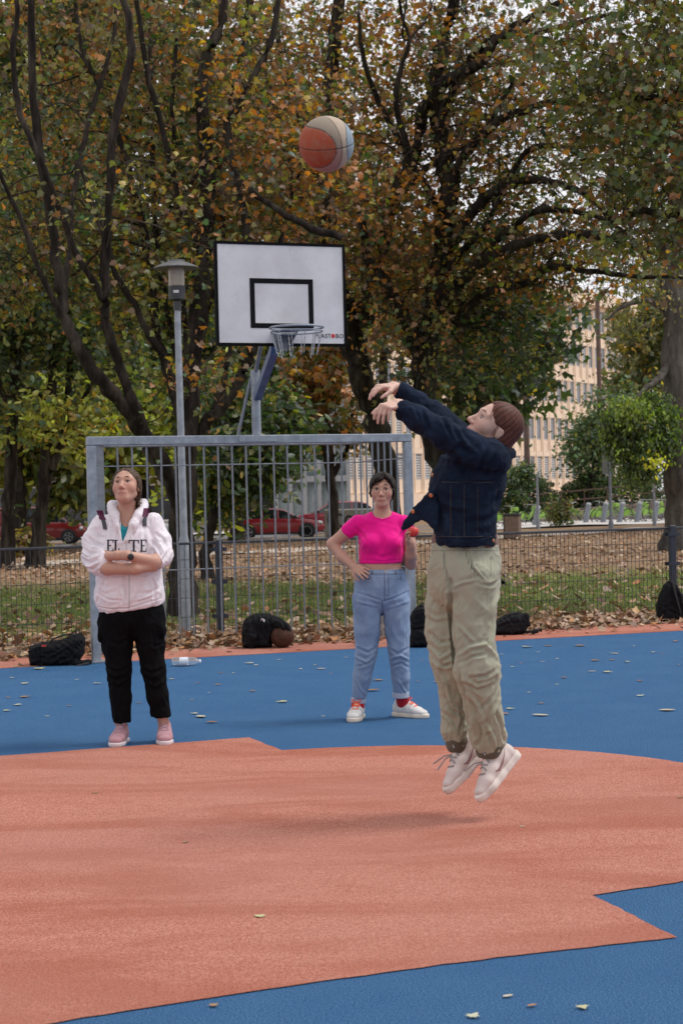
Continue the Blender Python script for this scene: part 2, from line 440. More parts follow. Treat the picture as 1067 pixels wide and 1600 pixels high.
for ch in 'PLAST*BO':
    if ch == '*':
        m_ = MB(); m_.lathe([(.001, -.004), (.018, -.003), (.020, 0)], BMp((x+.018, 0, .082)), 16, (UX, UZ, UN)); m_.build('logo_ball', REDP, h); x += .042; continue
    me = text_mesh(ch, .055); wd = max((v.co.x for v in me.vertices), default=.03)
    for v in me.vertices: v.co = Vector(BMp((x+v.co.x*.95, -.002-v.co.z, .063+v.co.y)))
    link('logo_letter', me, INK, h); x += wd*.95+.004
# blue arm: two bent square tubes from the pole to the back of the board
ce = BMp((.58, .06, .16))
def sq(m_, pts, w_):
    m_.tube(pts, w_*.707, 4)
am = MB()
a0 = np.array((0, 0, .24)); a1 = np.array((0, 0, .36)); a2 = BMp((.58, .20, -.04)); a3 = BMp((.58, .11, .14)); a4 = BMp((.58, .11, .66))
sq(am, [a1-UN*.05, a2, a3, a4], .072); am.build('arm', BLUEP, h, smooth=30)
MB().tube([np.array((0, 0, .58)), BMp((.58, .05, .70))], .02, 8).build('brace', GALVD, h)
MB().tube([np.array((-.04, 0, .55)), np.array((-.18, .02, .0))], .016, 8).build('brace', GALVD, h)
for zz in (.30, .60): MB().box((.38, .026, zz), (.80, .064, zz+.06), BMp).build('board_bracket', GALVD, h)
# ring
rcx, rz_ = .60, .075
rc = BMp((rcx, -.40, .110))
MB().torus(rc, .232, .010, UX, UN, 40, 8).build('rim', GALV, h)
MB().torus(rc-UZ*.035, .226, .007, UX, UN, 40, 6).build('rim', GALV, h)
bm_ = MB()
bm_.prism([BMp((rcx-.11, -.005, .10)), BMp((rcx+.11, -.005, .10)), BMp((rcx+.05, -.005, -.055)), BMp((rcx-.05, -.005, -.055))], -UN*.012)
for s_ in (-1, 1):
    bm_.prism([BMp((rcx+s_*.10, -.017, .10)), BMp((rcx+s_*.045, -.017, -.05)), BMp((rcx+s_*.075, -.17, .085)), BMp((rcx+s_*.085, -.19, .105))], UX*.006)
bm_.prism([BMp((rcx-.10, -.017, .108)), BMp((rcx+.10, -.017, .108)), BMp((rcx+.10, -.20, .108)), BMp((rcx-.10, -.20, .108))], UZ*.005)
bm_.build('rim_bracket', GALVD, h)
for k in range(12):
    th = 2*math.pi*k/12; d0_ = UX*math.cos(th)+UN*math.sin(th)
    mc = MB(); p0 = rc+d0_*.226-UZ*.035
    L = .20+.02*math.sin(k*2.1); nl = 9
    for j in range(nl):
        q0 = p0+d0_*(-.045*j/nl)-UZ*(L*j/nl); q1 = p0+d0_*(-.045*(j+1.15)/nl)-UZ*(L*(j+1.15)/nl)
        sd_ = np.cross(d0_, UZ) if j % 2 else d0_
        mid = (q0+q1)/2
        mc.tube([q0, mid+sd_*.006, q1, mid-sd_*.006, q0], .0030, 4, cap=False)
    mc.build('net_chain', CHAIN, h, smooth=None)
# --- mesh fence
FN = 1.85; FH = 1.03

def fence_u(px):                        # court u of the fence plane under a pixel column
    d = ray(px, 800); q = CAM-ORG; t = (FN-q@UN)/(d@UN); return float((CAM+d*t-ORG)@UX)
u337, u1045 = fence_u(338), fence_u(1044)
pitch = (u1045-u337)/2
fe = empty('mesh_fence', court(u337, FN)); tag(fe, 'low dark double-wire mesh fence along the back of the court', 'fence')
fo = np.array(court(u337, FN)); fo[2] = 0
panel = MB()
nv = int(round(pitch/.05))
for i in range(nv+1):
    if i in (0, nv): continue
    panel.tube([(pitch*i/nv, 0, .045), (pitch*i/nv, 0, FH)], .0034, 4, cap=False)
for z in (.06, .26, .46, .66, .86): 
    for y in (-.006, .006): panel.tube([(.03, y, z), (pitch-.03, y, z)], .0036, 4, cap=False)
panel_me = panel.mesh('wire_panel')
rail_me = MB().box((.0, -.017, FH-.015), (pitch-.001, .017, FH+.012), c=.004).mesh('top_rail')
post_me = MB().box((-.035, -.035, -.05), (.035, .035, FH+.03), c=.005).mesh('post')
clip_me = MB().box((-.075, -.05, -.02), (.075, -.036, .02)).box((-.075, .036, -.02), (.075, .05, .02)).mesh('clamp')
for i in range(-3, 5):
    p = UX*(pitch*i)
    o = link('wire_panel', panel_me, WIRE, fe); o.location = p; o.rotation_euler.z = CA; o['kind'] = 'stuff'
    o = link('top_rail', rail_me, WIRE, fe); o.location = p; o.rotation_euler.z = CA
    po = link('post', post_me, POSTM, fe); po.location = p-UN*.06; po.rotation_euler.z = CA
    for z in (.26, .62, .96):
        cl = link('clamp', clip_me, POSTM, po); cl.location = (0, 0, z)

# --- park lamp
lb = gnd(292, 990); lt = at(277.5, 485, lb[1])
la = empty('park_lamp', lb); tag(la, 'grey park lamp post with a flat round hood and clear cylinder glass', 'lamp')
ax_ = (lt-lb); L_ = np.linalg.norm(ax_); az = ax_/L_; axx = np.cross(np.array((0, 1., 0)), az); axx /= np.linalg.norm(axx); ayy = np.cross(az, axx)
fr_ = (axx, ayy, az)
MB().lathe([(.075, -.05), (.075, .02), (.058, .03), (.058, 1.02), (.05, 1.06), (.043, 1.10), (.036, L_-.1), (.034, L_)], (0, 0, 0), 16, fr_).build('pole', GALV, la)
LD = plain('lamp_dark', (.03, .032, .035), .45)
LG = NB('lamp_glass'); LG.set((.50, .44, .36), .25, 0, .6); LG.b.inputs['Transmission Weight'].default_value = .55; LG = LG.m
HOOD = plain('lamp_hood', (.16, .165, .17), .4, .3)
MB().lathe([(.045, L_), (.045, L_+.10), (.06, L_+.11), (.092, L_+.12), (.095, L_+.27)], (0, 0, 0), 20, fr_).build('gear_housing', LD, la)
MB().lathe([(.090, L_+.271), (.092, L_+.50)], (0, 0, 0), 24, fr_).build('glass_cylinder', LG, la)
MB().lathe([(.02, L_+.271), (.02, L_+.44)], (0, 0, 0), 10, fr_).build('lamp_tube', plain('lamp_tube', (.7, .68, .62), .4), la)
MB().lathe([(.10, L_+.485), (.245, L_+.462), (.252, L_+.468), (.25, L_+.476), (.16, L_+.520), (.10, L_+.536), (.10, L_+.556), (.02, L_+.566)], (0, 0, 0), 28, fr_).build('hood', HOOD, la)
MB().box((-.03, -.099, L_+.185), (.03, -.095, L_+.215), lambda p: axx*p[0]+ayy*p[1]*-1*-1+az*p[2]).build('label_plate', plain('plate', (.6, .6, .6), .5), la)
# ============================================================ BUILDINGS ACROSS THE ROAD
CREAM = plain('cream_render', (.84, .65, .50), .85, var=.08, scale=.35, bump=.1)
CREAM2 = plain('cream_pier', (.86, .69, .54), .85, var=.10, scale=.5)
SPAN = plain('brown_panel', (.34, .22, .17), .7, var=.15, scale=.8)
FRAMEW = plain('window_frame', (.55, .52, .50), .5)
b = NB('window_glass'); n = b.noise(.25, 3)
b.set(b.ramp(n, [(.35, (.10, .11, .125)), (.65, (.30, .32, .36))]), .12, 0, .9); GLASS = b.m
b = NB('dark_glass'); n = b.noise(.3, 3)
b.set(b.ramp(n, [(.35, (.012, .013, .015)), (.7, (.05, .055, .06))]), .1, 0, .8); DGLASS = b.m
BLIND = plain('blinds', (.55, .55, .55), .7, var=.1)

e_ = np.array((.533, .846, 0)); n_ = np.array((.846, -.533, 0))
BS = at(543, 785, 126.3); BS[2] = 0
PITCHW, NCOL, NFL, FLH, Z0 = 1.45, 40, 5, 3.5, 2.0
cb = empty('office_building', BS); tag(cb, 'cream concrete office building with rows of tall narrow windows across the street', 'building')
BM_ = lambda p: e_*p[0]+n_*p[1]+UZ*p[2]
LW = PITCHW*NCOL; HT = Z0+NFL*FLH
MB().box((0, -12, -1), (LW, -.30, HT+1.0), BM_).build('wall', CREAM, cb, smooth=None)
MB().box((-.05, -.299, -1), (LW+.05, .12, Z0-.02), BM_).build('plinth', CREAM, cb, smooth=None)
MB().box((-.3, -.299, HT), (LW+.3, .35, HT+1.2), BM_).build('parapet', CREAM2, cb, smooth=None)
pier = MB().box((-.25, -.298, Z0), (.25, -.13, HT-.002), BM_).box((-.075, -.13, Z0), (.075, -.05, HT-.002), BM_).mesh('pier')
for i in range(NCOL+1): o = link('pier', pier, CREAM2, cb); o.location = e_*(i*PITCHW)
wv = MB().box((-.46, -.297, 1.1), (-.41, -.18, 3.1), BM_).box((.41, -.297, 1.1), (.46, -.18, 3.1), BM_).box((-.41, -.297, 1.1), (.41, -.18, 1.16), BM_).box((-.41, -.297, 3.04), (.41, -.18, 3.1), BM_).mesh('window')
wp = MB().box((-.41, -.29, 1.16), (.41, -.24, 3.04), BM_).mesh('pane')
sp = MB().box((-.458, -.296, .05), (.458, -.20, 1.09), BM_).mesh('spandrel_panel')
sl_ = MB()
for k in range(9): sl_.box((-.40, -.235, 1.2+k*.2), (.40, -.19, 1.3+k*.2), BM_)
sl_ = sl_.mesh('blind')
for k in range(NFL):
    MB().box((-.2, -.295, Z0+k*FLH+3.101), (LW+.2, -.10, Z0+k*FLH+3.52), BM_).build('floor_band', CREAM2, cb, smooth=None)
    for i in range(NCOL):
        p = e_*((i+.5)*PITCHW)+UZ*(Z0+k*FLH)
        w_ = link('window', wv, FRAMEW, cb); w_.location = p
        link('pane', wp, GLASS, w_)
        o = link('spandrel_panel', sp, SPAN if k else CREAM2, cb); o.location = p
        if (k == 0 and i % 3) or (i < 6 and k < 2) or random.random() < .12:
            q = link('blind', sl_, BLIND, w_); q['kind'] = 'stuff'

# glazed block left of it
GB = at(432, 785, 121.0); GB[2] = -.4
gb = empty('glass_building', GB); tag(gb, 'grey steel and glass building front behind the parked red cars', 'building')
STEEL = plain('steel_frame', (.42, .44, .47), .45, .3)
b = NB('curtain_glass'); n = b.noise(.5, 3)
b.set(b.ramp(n, [(.35, (.10, .14, .15)), (.65, (.42, .50, .52))]), .1, 0, 1.0); CGL = b.m
gw = float(at(545, 785, 121.0)[0]-GB[0]); nc, nr = 5, 5; cw = gw/nc
MB().box((0, .4, 0), (gw, 12, 17)).build('wall', plain('grey_wall', (.2, .2, .21), .8), gb, smooth=None)
for i in range(nc+1): MB().box((i*cw-.13, -.1, 0), (i*cw+.13, .28, 17)).build('column', STEEL, gb, smooth=None)
for k in range(nr+1): MB().box((-.1, -.05, k*3.3), (gw+.1, .25, k*3.3+.42)).build('floor_beam', STEEL, gb, smooth=None)
pn = MB().box((.13, .2, .43), (cw-.13, .26, 3.29)).mesh('pane')
for i in range(nc):
    for k in range(nr): o = link('pane', pn, CGL, gb); o.location = (i*cw, 0, k*3.3)

# long darker building on the left
DB = at(-160, 785, 128.0); DB[2] = -.4
db = empty('apartment_building', DB); tag(db, 'long brownish building with dark window bands behind the trees on the left', 'building')
TAUPE = plain('taupe_wall', (.24, .20, .17), .85, var=.15, scale=.4); PALE = plain('pale_band', (.42, .37, .31), .85, var=.12, scale=.5)
dw = float(at(432, 785, 128.0)[0]-DB[0])-.5
MB().box((0, .3, 0), (dw, 14, 19)).build('wall', TAUPE, db, smooth=None)
MB().box((-.1, -.05, 0), (dw+.1, .25, 3.4)).build('ground_floor_glazing', DGLASS, db, smooth=None)
dwin = MB().box((.15, .2, .9), (2.0, .28, 2.7)).mesh('window')
for k in range(5):
    MB().box((-.2, -.5, 3.4+k*3.1), (dw+.2, .29, 4.1+k*3.1)).build('floor_band', PALE, db, smooth=None)
    for i in range(int(dw/2.3)): o = link('window', dwin, DGLASS, db); o.location = (i*2.3+.2, 0, 3.4+k*3.1-.2)

# low wall with pale coping beyond the road
lw0 = at(-120, 800, 101.0); lw0[2] = float(terr(lw0[0], 101))-.1
lw = empty('low_wall', lw0); tag(lw, 'low grey concrete wall with pale coping behind the parked van', 'wall')
lx = float(at(330, 800, 101.0)[0]-lw0[0])
MB().box((0, 0, 0), (lx, .3, .95)).build('wall_face', plain('wall_grey', (.25, .23, .21), .9, var=.2, scale=1.2), lw, smooth=None)
for i in range(int(lx/1.5)): MB().box((i*1.5, -.06, .951), (i*1.5+1.49, .36, 1.07), c=.01).build('coping_stone', plain('coping', (.55, .53, .50), .85), lw)

# ============================================================ CARS
CARGL = NB('car_glass').set((.02, .023, .025), .06, 0, .8); TYRE = plain('tyre', (.018, .018, .018), .85); RIMM = plain('alloy', (.42, .43, .44), .3, .7)
PLAST = plain('black_plastic', (.02, .02, .022), .6); LAMPW = plain('headlight', (.75, .76, .78), .15); LAMPR = plain('tail_light', (.35, .01, .01), .2)
def paintm(name, col):
    if name in MATS: return MATS[name]
    b = NB(name); b.set(col, .28, 0, .5); b.b.inputs['Coat Weight'].default_value = .7; b.b.inputs['Coat Roughness'].default_value = .06
    MATS[name] = b.m; return b.m
def interp(pts, x): return float(np.interp(x, [p[0] for p in pts], [p[1] for p in pts]))
def wheel_mesh(r):
    X = np.array((1., 0, 0)); Z = np.array((0, 0, 1.)); ax = (X, Z, np.array((0, 1., 0)))
    t = MB().lathe([(r*.66, -.10), (r*.93, -.11), (r, -.08), (r, .08), (r*.93, .11), (r*.66, .10)], (0, 0, 0), 24, ax).mesh('tyre', 40)
    m = MB().lathe([(r*.1, -.085), (r*.18, -.09), (r*.62, -.05)], (0, 0, 0), 20, ax)
    for k in range(5):
        q = 2*math.pi*k/5; d = X*math.cos(q)+Z*math.sin(q); s_ = np.cross(d, (0, 1., 0))
        m.prism([d*r*.1+s_*.03-np.array((0, .10, 0)), d*r*.66+s_*.045-np.array((0, .10, 0)), d*r*.66-s_*.045-np.array((0, .10, 0)), d*r*.1-s_*.03-np.array((0, .10, 0))], (0, .03, 0))
    m.torus((0, -.095, 0), r*.66, .014, X, Z, 24, 6)
    return t, m.mesh('rim', 40)
def car(name, label, loc, rz, paint, L, Wd, belt, roof, r=.32, ax_=(.18, .80), pillars=(.5,), van=False, cat='car'):
    root = empty(name, loc, rz); tag(root, label, cat, 'cars parked along the road')
    w = Wd/2; x0 = -L/2
    xs = sorted(set([0, .02, .06, .12, .2, .3, .4, .5, .6, .7, .78, .86, .92, .96, .985, 1.0]))
    m = MB(); P = []; nn_ = 13
    for t in xs:
        x = x0+L*t; zb = interp(belt, t); k = abs(2*t-1)
        ww = w*(1-.22*k**8-.05*k**2); zl = .24+.16*k**10
        half = [(.80*ww, zl), (.97*ww, zl+.05), (ww, zl+.22), (ww*.995, zl+(zb-zl)*.62), (ww*.97, zb-.07), (ww*.92, zb-.012)]
        sec = [(-a, z) for a, z in half]+[(0, zb+.025)]+[(a, z) for a, z in half[::-1]]
        P += [(x, y, z) for y, z in sec]
    Fs = []
    for i in range(len(xs)-1):
        for k in range(nn_-1): Fs.append((i*nn_+k, (i+1)*nn_+k, (i+1)*nn_+k+1, i*nn_+k+1))
    Fs += [tuple(range(nn_-1, -1, -1)), tuple((len(xs)-1)*nn_+k for k in range(nn_))]
    m.add([p for p in P], [tuple(reversed(f)) for f in Fs]); m.build('body', paint, root, smooth=35)
    # greenhouse
    g0, g1 = roof[0][0], roof[-1][0]; ts = sorted(set([q[0] for q in roof]+list(np.linspace(g0, g1, 9))))
    m = MB(); P = []
    for t in ts:
        x = x0+L*t; zb = interp(belt, t)-.02; zr = max(interp(roof, t), zb+.015); hgt = zr-zb
        bw = w*.91; tw = bw-.17*hgt/.5 if not van else bw-.09*hgt/.7
        P += [(x, -bw, zb), (x, -tw-.02, zr-.05*min(1, hgt/.2)), (x, -tw+.06, zr), (x, tw-.06, zr), (x, tw+.02, zr-.05*min(1, hgt/.2)), (x, bw, zb)]
    for i in range(len(ts)-1):
        for k in range(5):
            tt = (ts[i]+ts[i+1])/2
            top = k == 2 and min(interp(roof, ts[i]), interp(roof, ts[i+1])) > max(z for _, z in roof)-.10
            m.cur = 1 if (top or k in (1, 3)) else 0
            m.add([P[i*6+k], P[(i+1)*6+k], P[(i+1)*6+k+1], P[i*6+k+1]], [(3, 2, 1, 0)])
    m.cur = 0
    m.build('glasshouse', [CARGL, paint], root, smooth=30)
    for s_ in (-1, 1):
        for t in pillars:
            x = x0+L*t; zb = interp(belt, t); zr = interp(roof, t); hgt = zr-zb
            tw = w*.91-(.17*hgt/.5 if not van else .09*hgt/.7)
            MB().tube([(x, s_*(w*.91+.004), zb-.02), (x-.03, s_*(tw+.03), zr-.05)], .045, 6).build('pillar', paint, root)
        for t in ax_:
            x = x0+L*t
            MB().lathe([(r*1.18, -.06), (r*1.18, .0)], (x, s_*(w+.002), r+.01), 24, (np.array((1., 0, 0)), UZ, np.array((0, float(-s_)*-1, 0)))).build('wheel_arch', PLAST, root)
        mx = x0+L*(ax_[1]-.13 if not van else ax_[1]-.07)
        MB().box((mx-.07, s_*(w+.09)-.09, interp(belt, .66)+.0), (mx+.09, s_*(w+.09)+.09, interp(belt, .66)+.15), c=.03).build('mirror', PLAST, root)
        MB().box((x0+L*.955-.12, s_*w*.70-.17, .66), (x0+L*.955+.07, s_*w*.70+.17, .80), c=.03).build('headlight', LAMPW, root)
        MB().box((x0+.0, s_*w*.74-.14, .74), (x0+.12, s_*w*.74+.14, .92), c=.03).build('tail_light', LAMPR, root)
    tm, rm = wheel_mesh(r)
    for t in ax_:
        for s_ in (-1, 1):
            wl = link('wheel', tm, TYRE, root); wl.location = (x0+L*t, s_*(w-.075), r); wl.rotation_euler.z = 0 if s_ < 0 else math.pi
            link('rim', rm, RIMM, wl)
    MB().box((x0+L-.06, -w*.62, .36), (x0+L+.012, w*.62, .50), c=.02).build('grille', PLAST, root)
    MB().box((x0+L+.0, -.26, .50), (x0+L+.02, .26, .61)).build('number_plate', plain('plate_white', (.8, .8, .78), .4), root)
    MB().box((x0+.4, -w*.98, .20), (x0+L-.4, w*.98, .30)).build('sill', PLAST, root)
    return root
def carpos(px, Y):
    p = at(px, 800, Y); p[2] = float(terr(p[0], Y))+.025; return p
RED1 = paintm('paint_red', (.30, .012, .020)); RED2 = paintm('paint_crimson', (.26, .012, .028)); RED3 = paintm('paint_van_red', (.22, .010, .012)); WHITEC = paintm('paint_silver', (.66, .68, .70))
hb = [(0, .92), (.06, .98), (.3, .99), (.66, .96), (.72, .95), (.85, .86), (.95, .74), (1, .60)]
hr = [(.05, 1.0), (.16, 1.36), (.28, 1.45), (.45, 1.46), (.56, 1.39), (.735, .97)]
car('hatchback_car', 'dark red hatchback parked nearest behind the goal bars', carpos(434, 83.5), R(4), RED1, 4.5, 1.8, hb, hr, .34, (.17, .80), (.33, .5))
sb = [(0, 1.0), (.05, 1.06), (.4, 1.06), (.66, 1.03), (.74, 1.02), (.88, .96), (.96, .84), (1, .62)]
sr = [(.03, 1.08), (.12, 1.50), (.22, 1.60), (.45, 1.62), (.55, 1.56), (.74, 1.05)]
car('suv_car', 'crimson estate car with roof rails behind the graffiti block', carpos(520, 90.5), R(184), RED2, 4.6, 1.85, sb, sr, .35, (.18, .81), (.3, .52))
vb = [(0, 1.08), (.4, 1.08), (.68, 1.06), (.76, 1.04), (.88, .98), (.95, .88), (1, .64)]
vr = [(.0, 1.70), (.05, 1.80), (.35, 1.83), (.58, 1.80), (.64, 1.74), (.80, 1.06)]
vn = car('delivery_van', 'dark red small van parked between the thin trunks on the left', carpos(66, 85.5), R(3), RED3, 4.4, 1.8, vb, vr, .32, (.17, .81), (.06, .33, .56), van=True, cat='van')
MB().box((-2.1, -.905, 1.0), (-.8, -.84, 1.62), c=.02).build('side_panel', RED3, vn)
c2 = car('hatchback_car', 'red car cut off by the left edge of the picture', carpos(-52, 86.5), R(2), paintm('paint_bright_red', (.36, .015, .03)), 4.3, 1.78, hb, hr, .33, (.17, .80), (.33, .5))
car('silver_car', 'pale silver car mostly hidden behind the person in the white hoodie', carpos(212, 89.0), R(3), WHITEC, 4.3, 1.78, hb, hr, .33, (.17, .80), (.33, .5))

# ============================================================ CONCRETE BLOCK, BIN, POLES
CONC = plain('old_concrete', (.30, .29, .26), .9, var=.25, scale=1.6, bump=.3)
kp = at(548, 845, 74.0); kp[2] = float(terr(kp[0], 74))
kb_ = empty('concrete_block', kp); tag(kb_, 'weathered concrete block sprayed with black graffiti beside the parked cars', 'concrete block')
kz = 1.28; kw = 1.5
MB().box((-1.1, -.5, -.1), (1.15, .5, kz), c=.04).build('block', CONC, kb_)
gm = MB(); GR = plain('spray_black', (.015, .015, .016), .8)
def stroke(pts, w_=.045):
    for a, c_ in zip(pts[:-1], pts[1:]):
        a = np.array((a[0], -.503, a[1])); c_ = np.array((c_[0], -.503, c_[1])); d = (c_-a); l_ = np.linalg.norm(d)+1e-6; s_ = np.array((-d[2], 0, d[0]))/l_*w_
        gm.prism([a+s_, c_+s_, c_-s_, a-s_], (0, .006*random.random(), 0))
circ = lambda cx, cz, rx, rz, a0=0, a1=360, n=14: [(cx+rx*math.cos(R(a0+(a1-a0)*i/n)), cz+rz*math.sin(R(a0+(a1-a0)*i/n))) for i in range(n+1)]
stroke(circ(-.45, .80, .16, .26, 50, 310)); stroke([(-.62, 1.1), (-.62, .45)], .05); stroke(circ(-.05, .78, .17, .20)); stroke([(.25, .55), (.25, 1.0), (.42, 1.0), (.45, .55)], .05)
stroke([(-.95, 1.05), (-.7, 1.12)], .06); stroke([(.6, .5), (.75, 1.0), (.9, .55)], .04)
gf = gm.build('graffiti', GR, kb_, smooth=None); gf['kind'] = 'stuff'

bp = at(801, 830, 62.0); bp[2] = float(terr(bp[0], 62))
bi = empty('litter_bin', bp, R(-18)); tag(bi, 'square brown and black litter bin behind the fence beside the bicycles', 'litter bin')
bpx = 62/FPX
MB().box((-.26, -.24, .06), (.26, .24, .86), c=.015).build('bin_body', plain('bin_wood', (.16, .11, .08), .7, var=.3, scale=9), bi)
MB().box((-.285, -.26, .861), (.285, .26, .96), c=.02).build('lid', plain('bin_dark', (.03, .032, .03), .6), bi)
MB().box((-.29, -.255, .0), (-.262, .255, .86)).build('side_plate', plain('bin_dark', (.03, .032, .03), .6), bi, smooth=None)
MB().box((-.2, -.2, -.05), (.2, .2, .059)).build('foot', plain('bin_dark', (.03, .032, .03), .6), bi)

def pole(name, label, px, ytop, ybot, Y, r, mat, arm=False, group=None):
    p = at(px, ybot, Y); z0 = float(terr(p[0], Y)); t = at(px, ytop, Y); p[2] = z0
    o = empty(name, p); tag(o, label, 'pole', group)
    MB().lathe([(r*1.8, -.1), (r*1.8, .25), (r*1.1, .4), (r, t[2]-z0-.1), (r*.8, t[2]-z0)], (0, 0, 0), 12).build('shaft', mat, o)
    MB().lathe([(r*1.0, t[2]-z0), (r*1.3, t[2]-z0+.04), (r*.2, t[2]-z0+.1)], (0, 0, 0), 10).build('cap', mat, o)
    return o
RUST = plain('rust_brown', (.11, .065, .05), .8, var=.25, scale=3)
pole('rusty_mast', 'brown mast standing nearest the jumping person\'s head', 825, 560, 800, 104, .17, RUST, group='brown masts in front of the office building')
pole('rusty_mast', 'brown mast beside the drooping tree on the right', 940.5, 470, 800, 104, .14, RUST, group='brown masts in front of the office building')
pole('sign_post', 'thin grey post beside the clipped bush', 840, 742, 812, 78.0, .05, GALV)
so = pole('sign_post', 'grey sign post with the back of a sign plate near the bicycles', 954, 700, 822, 74.0, .06, GALVD)
MB().box((-.32, .0, 2.35), (.22, .03, 3.3), c=.01).build('sign_plate', plain('sign_back', (.16, .17, .17), .5), so)
pole('sign_post', 'grey post between the bicycles near the right trunk', 1022, 762, 818, 76.0, .05, GALV)

# ramp with brown railing behind the bicycles
r0 = at(842, 808, 97.0); r1 = at(1100, 792, 92.0)
rz0 = float(terr(r0[0], 97)); r0[2] = rz0
ra = empty('ramp', r0); tag(ra, 'sloping ramp wall with brown tube railings behind the bicycle stands', 'ramp')
rv = r1-r0; rv[2] = 0; h0, h1 = .55, 1.15
MB().prism([np.array((0, 0, -.2)), rv+UZ*-.2, rv+UZ*h1, UZ*h0], (0.2, 2.2, 0)).build('ramp_wall', plain('ramp_concrete', (.26, .20, .16), .9, var=.25, scale=1.3), ra, smooth=None)
for dz in (.50, 1.0): MB().tube([UZ*(h0+dz), rv+UZ*(h1+dz)], .035, 8).build('handrail', RUST, ra)
for i in range(8):
    t = i/7; q = rv*t+UZ*(h0+(h1-h0)*t); MB().tube([q, q+UZ*1.0], .03, 6).build('baluster', RUST, ra)

# ============================================================ BICYCLES AND DOCKS
GREEN = plain('bike_green', (.26, .46, .07), .45); BK = plain('bike_black', (.015, .015, .016), .6); CHR = plain('bike_chrome', (.5, .5, .52), .3, .7)
YEL = plain('bike_yellow', (.6, .55, .05), .5); GREYB = plain('bike_grey', (.30, .31, .33), .5); PINKB = plain('bike_rust', (.4, .18, .12), .5)
def bike_meshes():
    X = np.array((1., 0, 0)); Z = UZ; ms = {}
    m = MB().torus((0, 0, 0), .325, .026, X, Z, 24, 6); ms['tyre'] = m.mesh('wheel', 40)
    m = MB()
    for k in range(10):
        q = math.pi*k/10; d = X*math.cos(q)+Z*math.sin(q); m.tube([-d*.32, d*.32], .0035, 3, cap=False)
    m.torus((0, 0, 0), .306, .010, X, Z, 20, 4); m.tube([(0, -.04, 0), (0, .04, 0)], .02, 8); ms['spokes'] = m.mesh('spokes')
    m = MB(); bbk = (.0, 0, .30); hd = (.42, 0, .80); hl = (.45, 0, .66); st = (-.16, 0, .62)
    m.tube([bbk, hl], .03, 8).tube([bbk, st], .024, 8).tube([hl, hd], .025, 8).tube([(-.06, 0, .42), (.4, 0, .76)], .022, 8)
    for s_ in (-1, 1):
        m.tube([(-.52, s_*.06, .34), bbk], .012, 6).tube([(-.52, s_*.06, .34), (-.13, s_*.03, .56)], .011, 6).tube([(.55, s_*.05, .34), (.46, s_*.04, .66)], .014, 6)
    ms['frame'] = m.mesh('bike_frame', 40)
    m = MB()
    for c_ in (-.52, .55):
        pts = [np.array((c_+.37*math.cos(R(a)), 0, .34+.37*math.sin(R(a)))) for a in range(10, 171, 20)]
        for a, d in zip(pts[:-1], pts[1:]): m.add([a+(0, .035, 0), d+(0, .035, 0), d-(0, .035, 0), a-(0, .035, 0), a*1.0+(0, .035, .008), d+(0, .035, .008), d+(0, -.035, .008), a+(0, -.035, .008)], [(0, 1, 2, 3), (7, 6, 5, 4), (0, 4, 5, 1), (3, 2, 6, 7)])
    ms['guard'] = m.mesh('mudguard', 40)
    m = MB().prism([np.array(p) for p in ((-.80, -.012, .30), (-.50, -.012, .36), (-.26, -.012, .58), (-.40, -.012, .70), (-.70, -.012, .62))], (0, .024, 0)); ms['skirt'] = m.mesh('skirt_guard')
    m = MB().box((.50, -.17, .78), (.78, .17, .98), c=.02); ms['basket'] = m.mesh('front_basket')
    m = MB().tube([(.42, 0, .80), (.38, 0, 1.02)], .016, 6).tube([(.26, -.30, 1.04), (.36, -.22, 1.06), (.38, 0, 1.03), (.36, .22, 1.06), (.26, .30, 1.04)], .014, 6); ms['bar'] = m.mesh('handlebar', 40)
    m = MB().tube([(-.16, 0, .60), (-.20, 0, .86)], .014, 6).prism([np.array(p) for p in ((-.36, -.09, .88), (-.36, .09, .88), (-.2, .07, .90), (-.05, .02, .90), (-.05, -.02, .90), (-.2, -.07, .90))], (0, 0, .05)); ms['saddle'] = m.mesh('saddle', 40)
    m = MB().torus((0, -.05, .30), .09, .006, X, Z, 16, 4).tube([(0, -.06, .30), (.12, -.09, .20)], .010, 5).box((.06, -.16, .185), (.18, -.09, .21)).tube([(0, .06, .30), (-.12, .09, .40)], .010, 5).box((-.18, .09, .39), (-.06, .16, .415)); ms['crank'] = m.mesh('crank')
    return ms
BMS = bike_meshes()
def bike(label, p, rz, fm, guard=True, basket=True, group='bicycles at the stands'):
    o = empty('bicycle', p, rz); tag(o, label, 'bicycle', group)
    for x in (-.52, .55):
        w_ = link('wheel', BMS['tyre'], BK, o); w_.location = (x, 0, .345); q = link('spokes', BMS['spokes'], CHR, w_); q['kind'] = 'stuff'
    link('bike_frame', BMS['frame'], fm, o); link('handlebar', BMS['bar'], CHR, o); link('saddle', BMS['saddle'], BK, o); q = link('crank', BMS['crank'], BK, o); q['kind'] = 'stuff'
    if guard:
        q = link('mudguard', BMS['guard'], fm, o); q['kind'] = 'stuff'; link('skirt_guard', BMS['skirt'], fm, o)
    if basket: link('front_basket', BMS['basket'], fm, o)
    return o
DOCKM = plain('dock_steel', (.26, .29, .33), .4, .4, var=.12)
dpx = [835, 914, 941, 967, 994, 1021, 1050]
dn = ['nearest the litter bin', 'right of the small planted shrub', 'left of the tall sign post', 'right of the tall sign post', 'third from the right trunk', 'second from the right trunk', 'beside the right trunk']
def gpt(px, Y): p = at(px, 800, Y); p[2] = float(terr(p[0], Y))+.065; return p
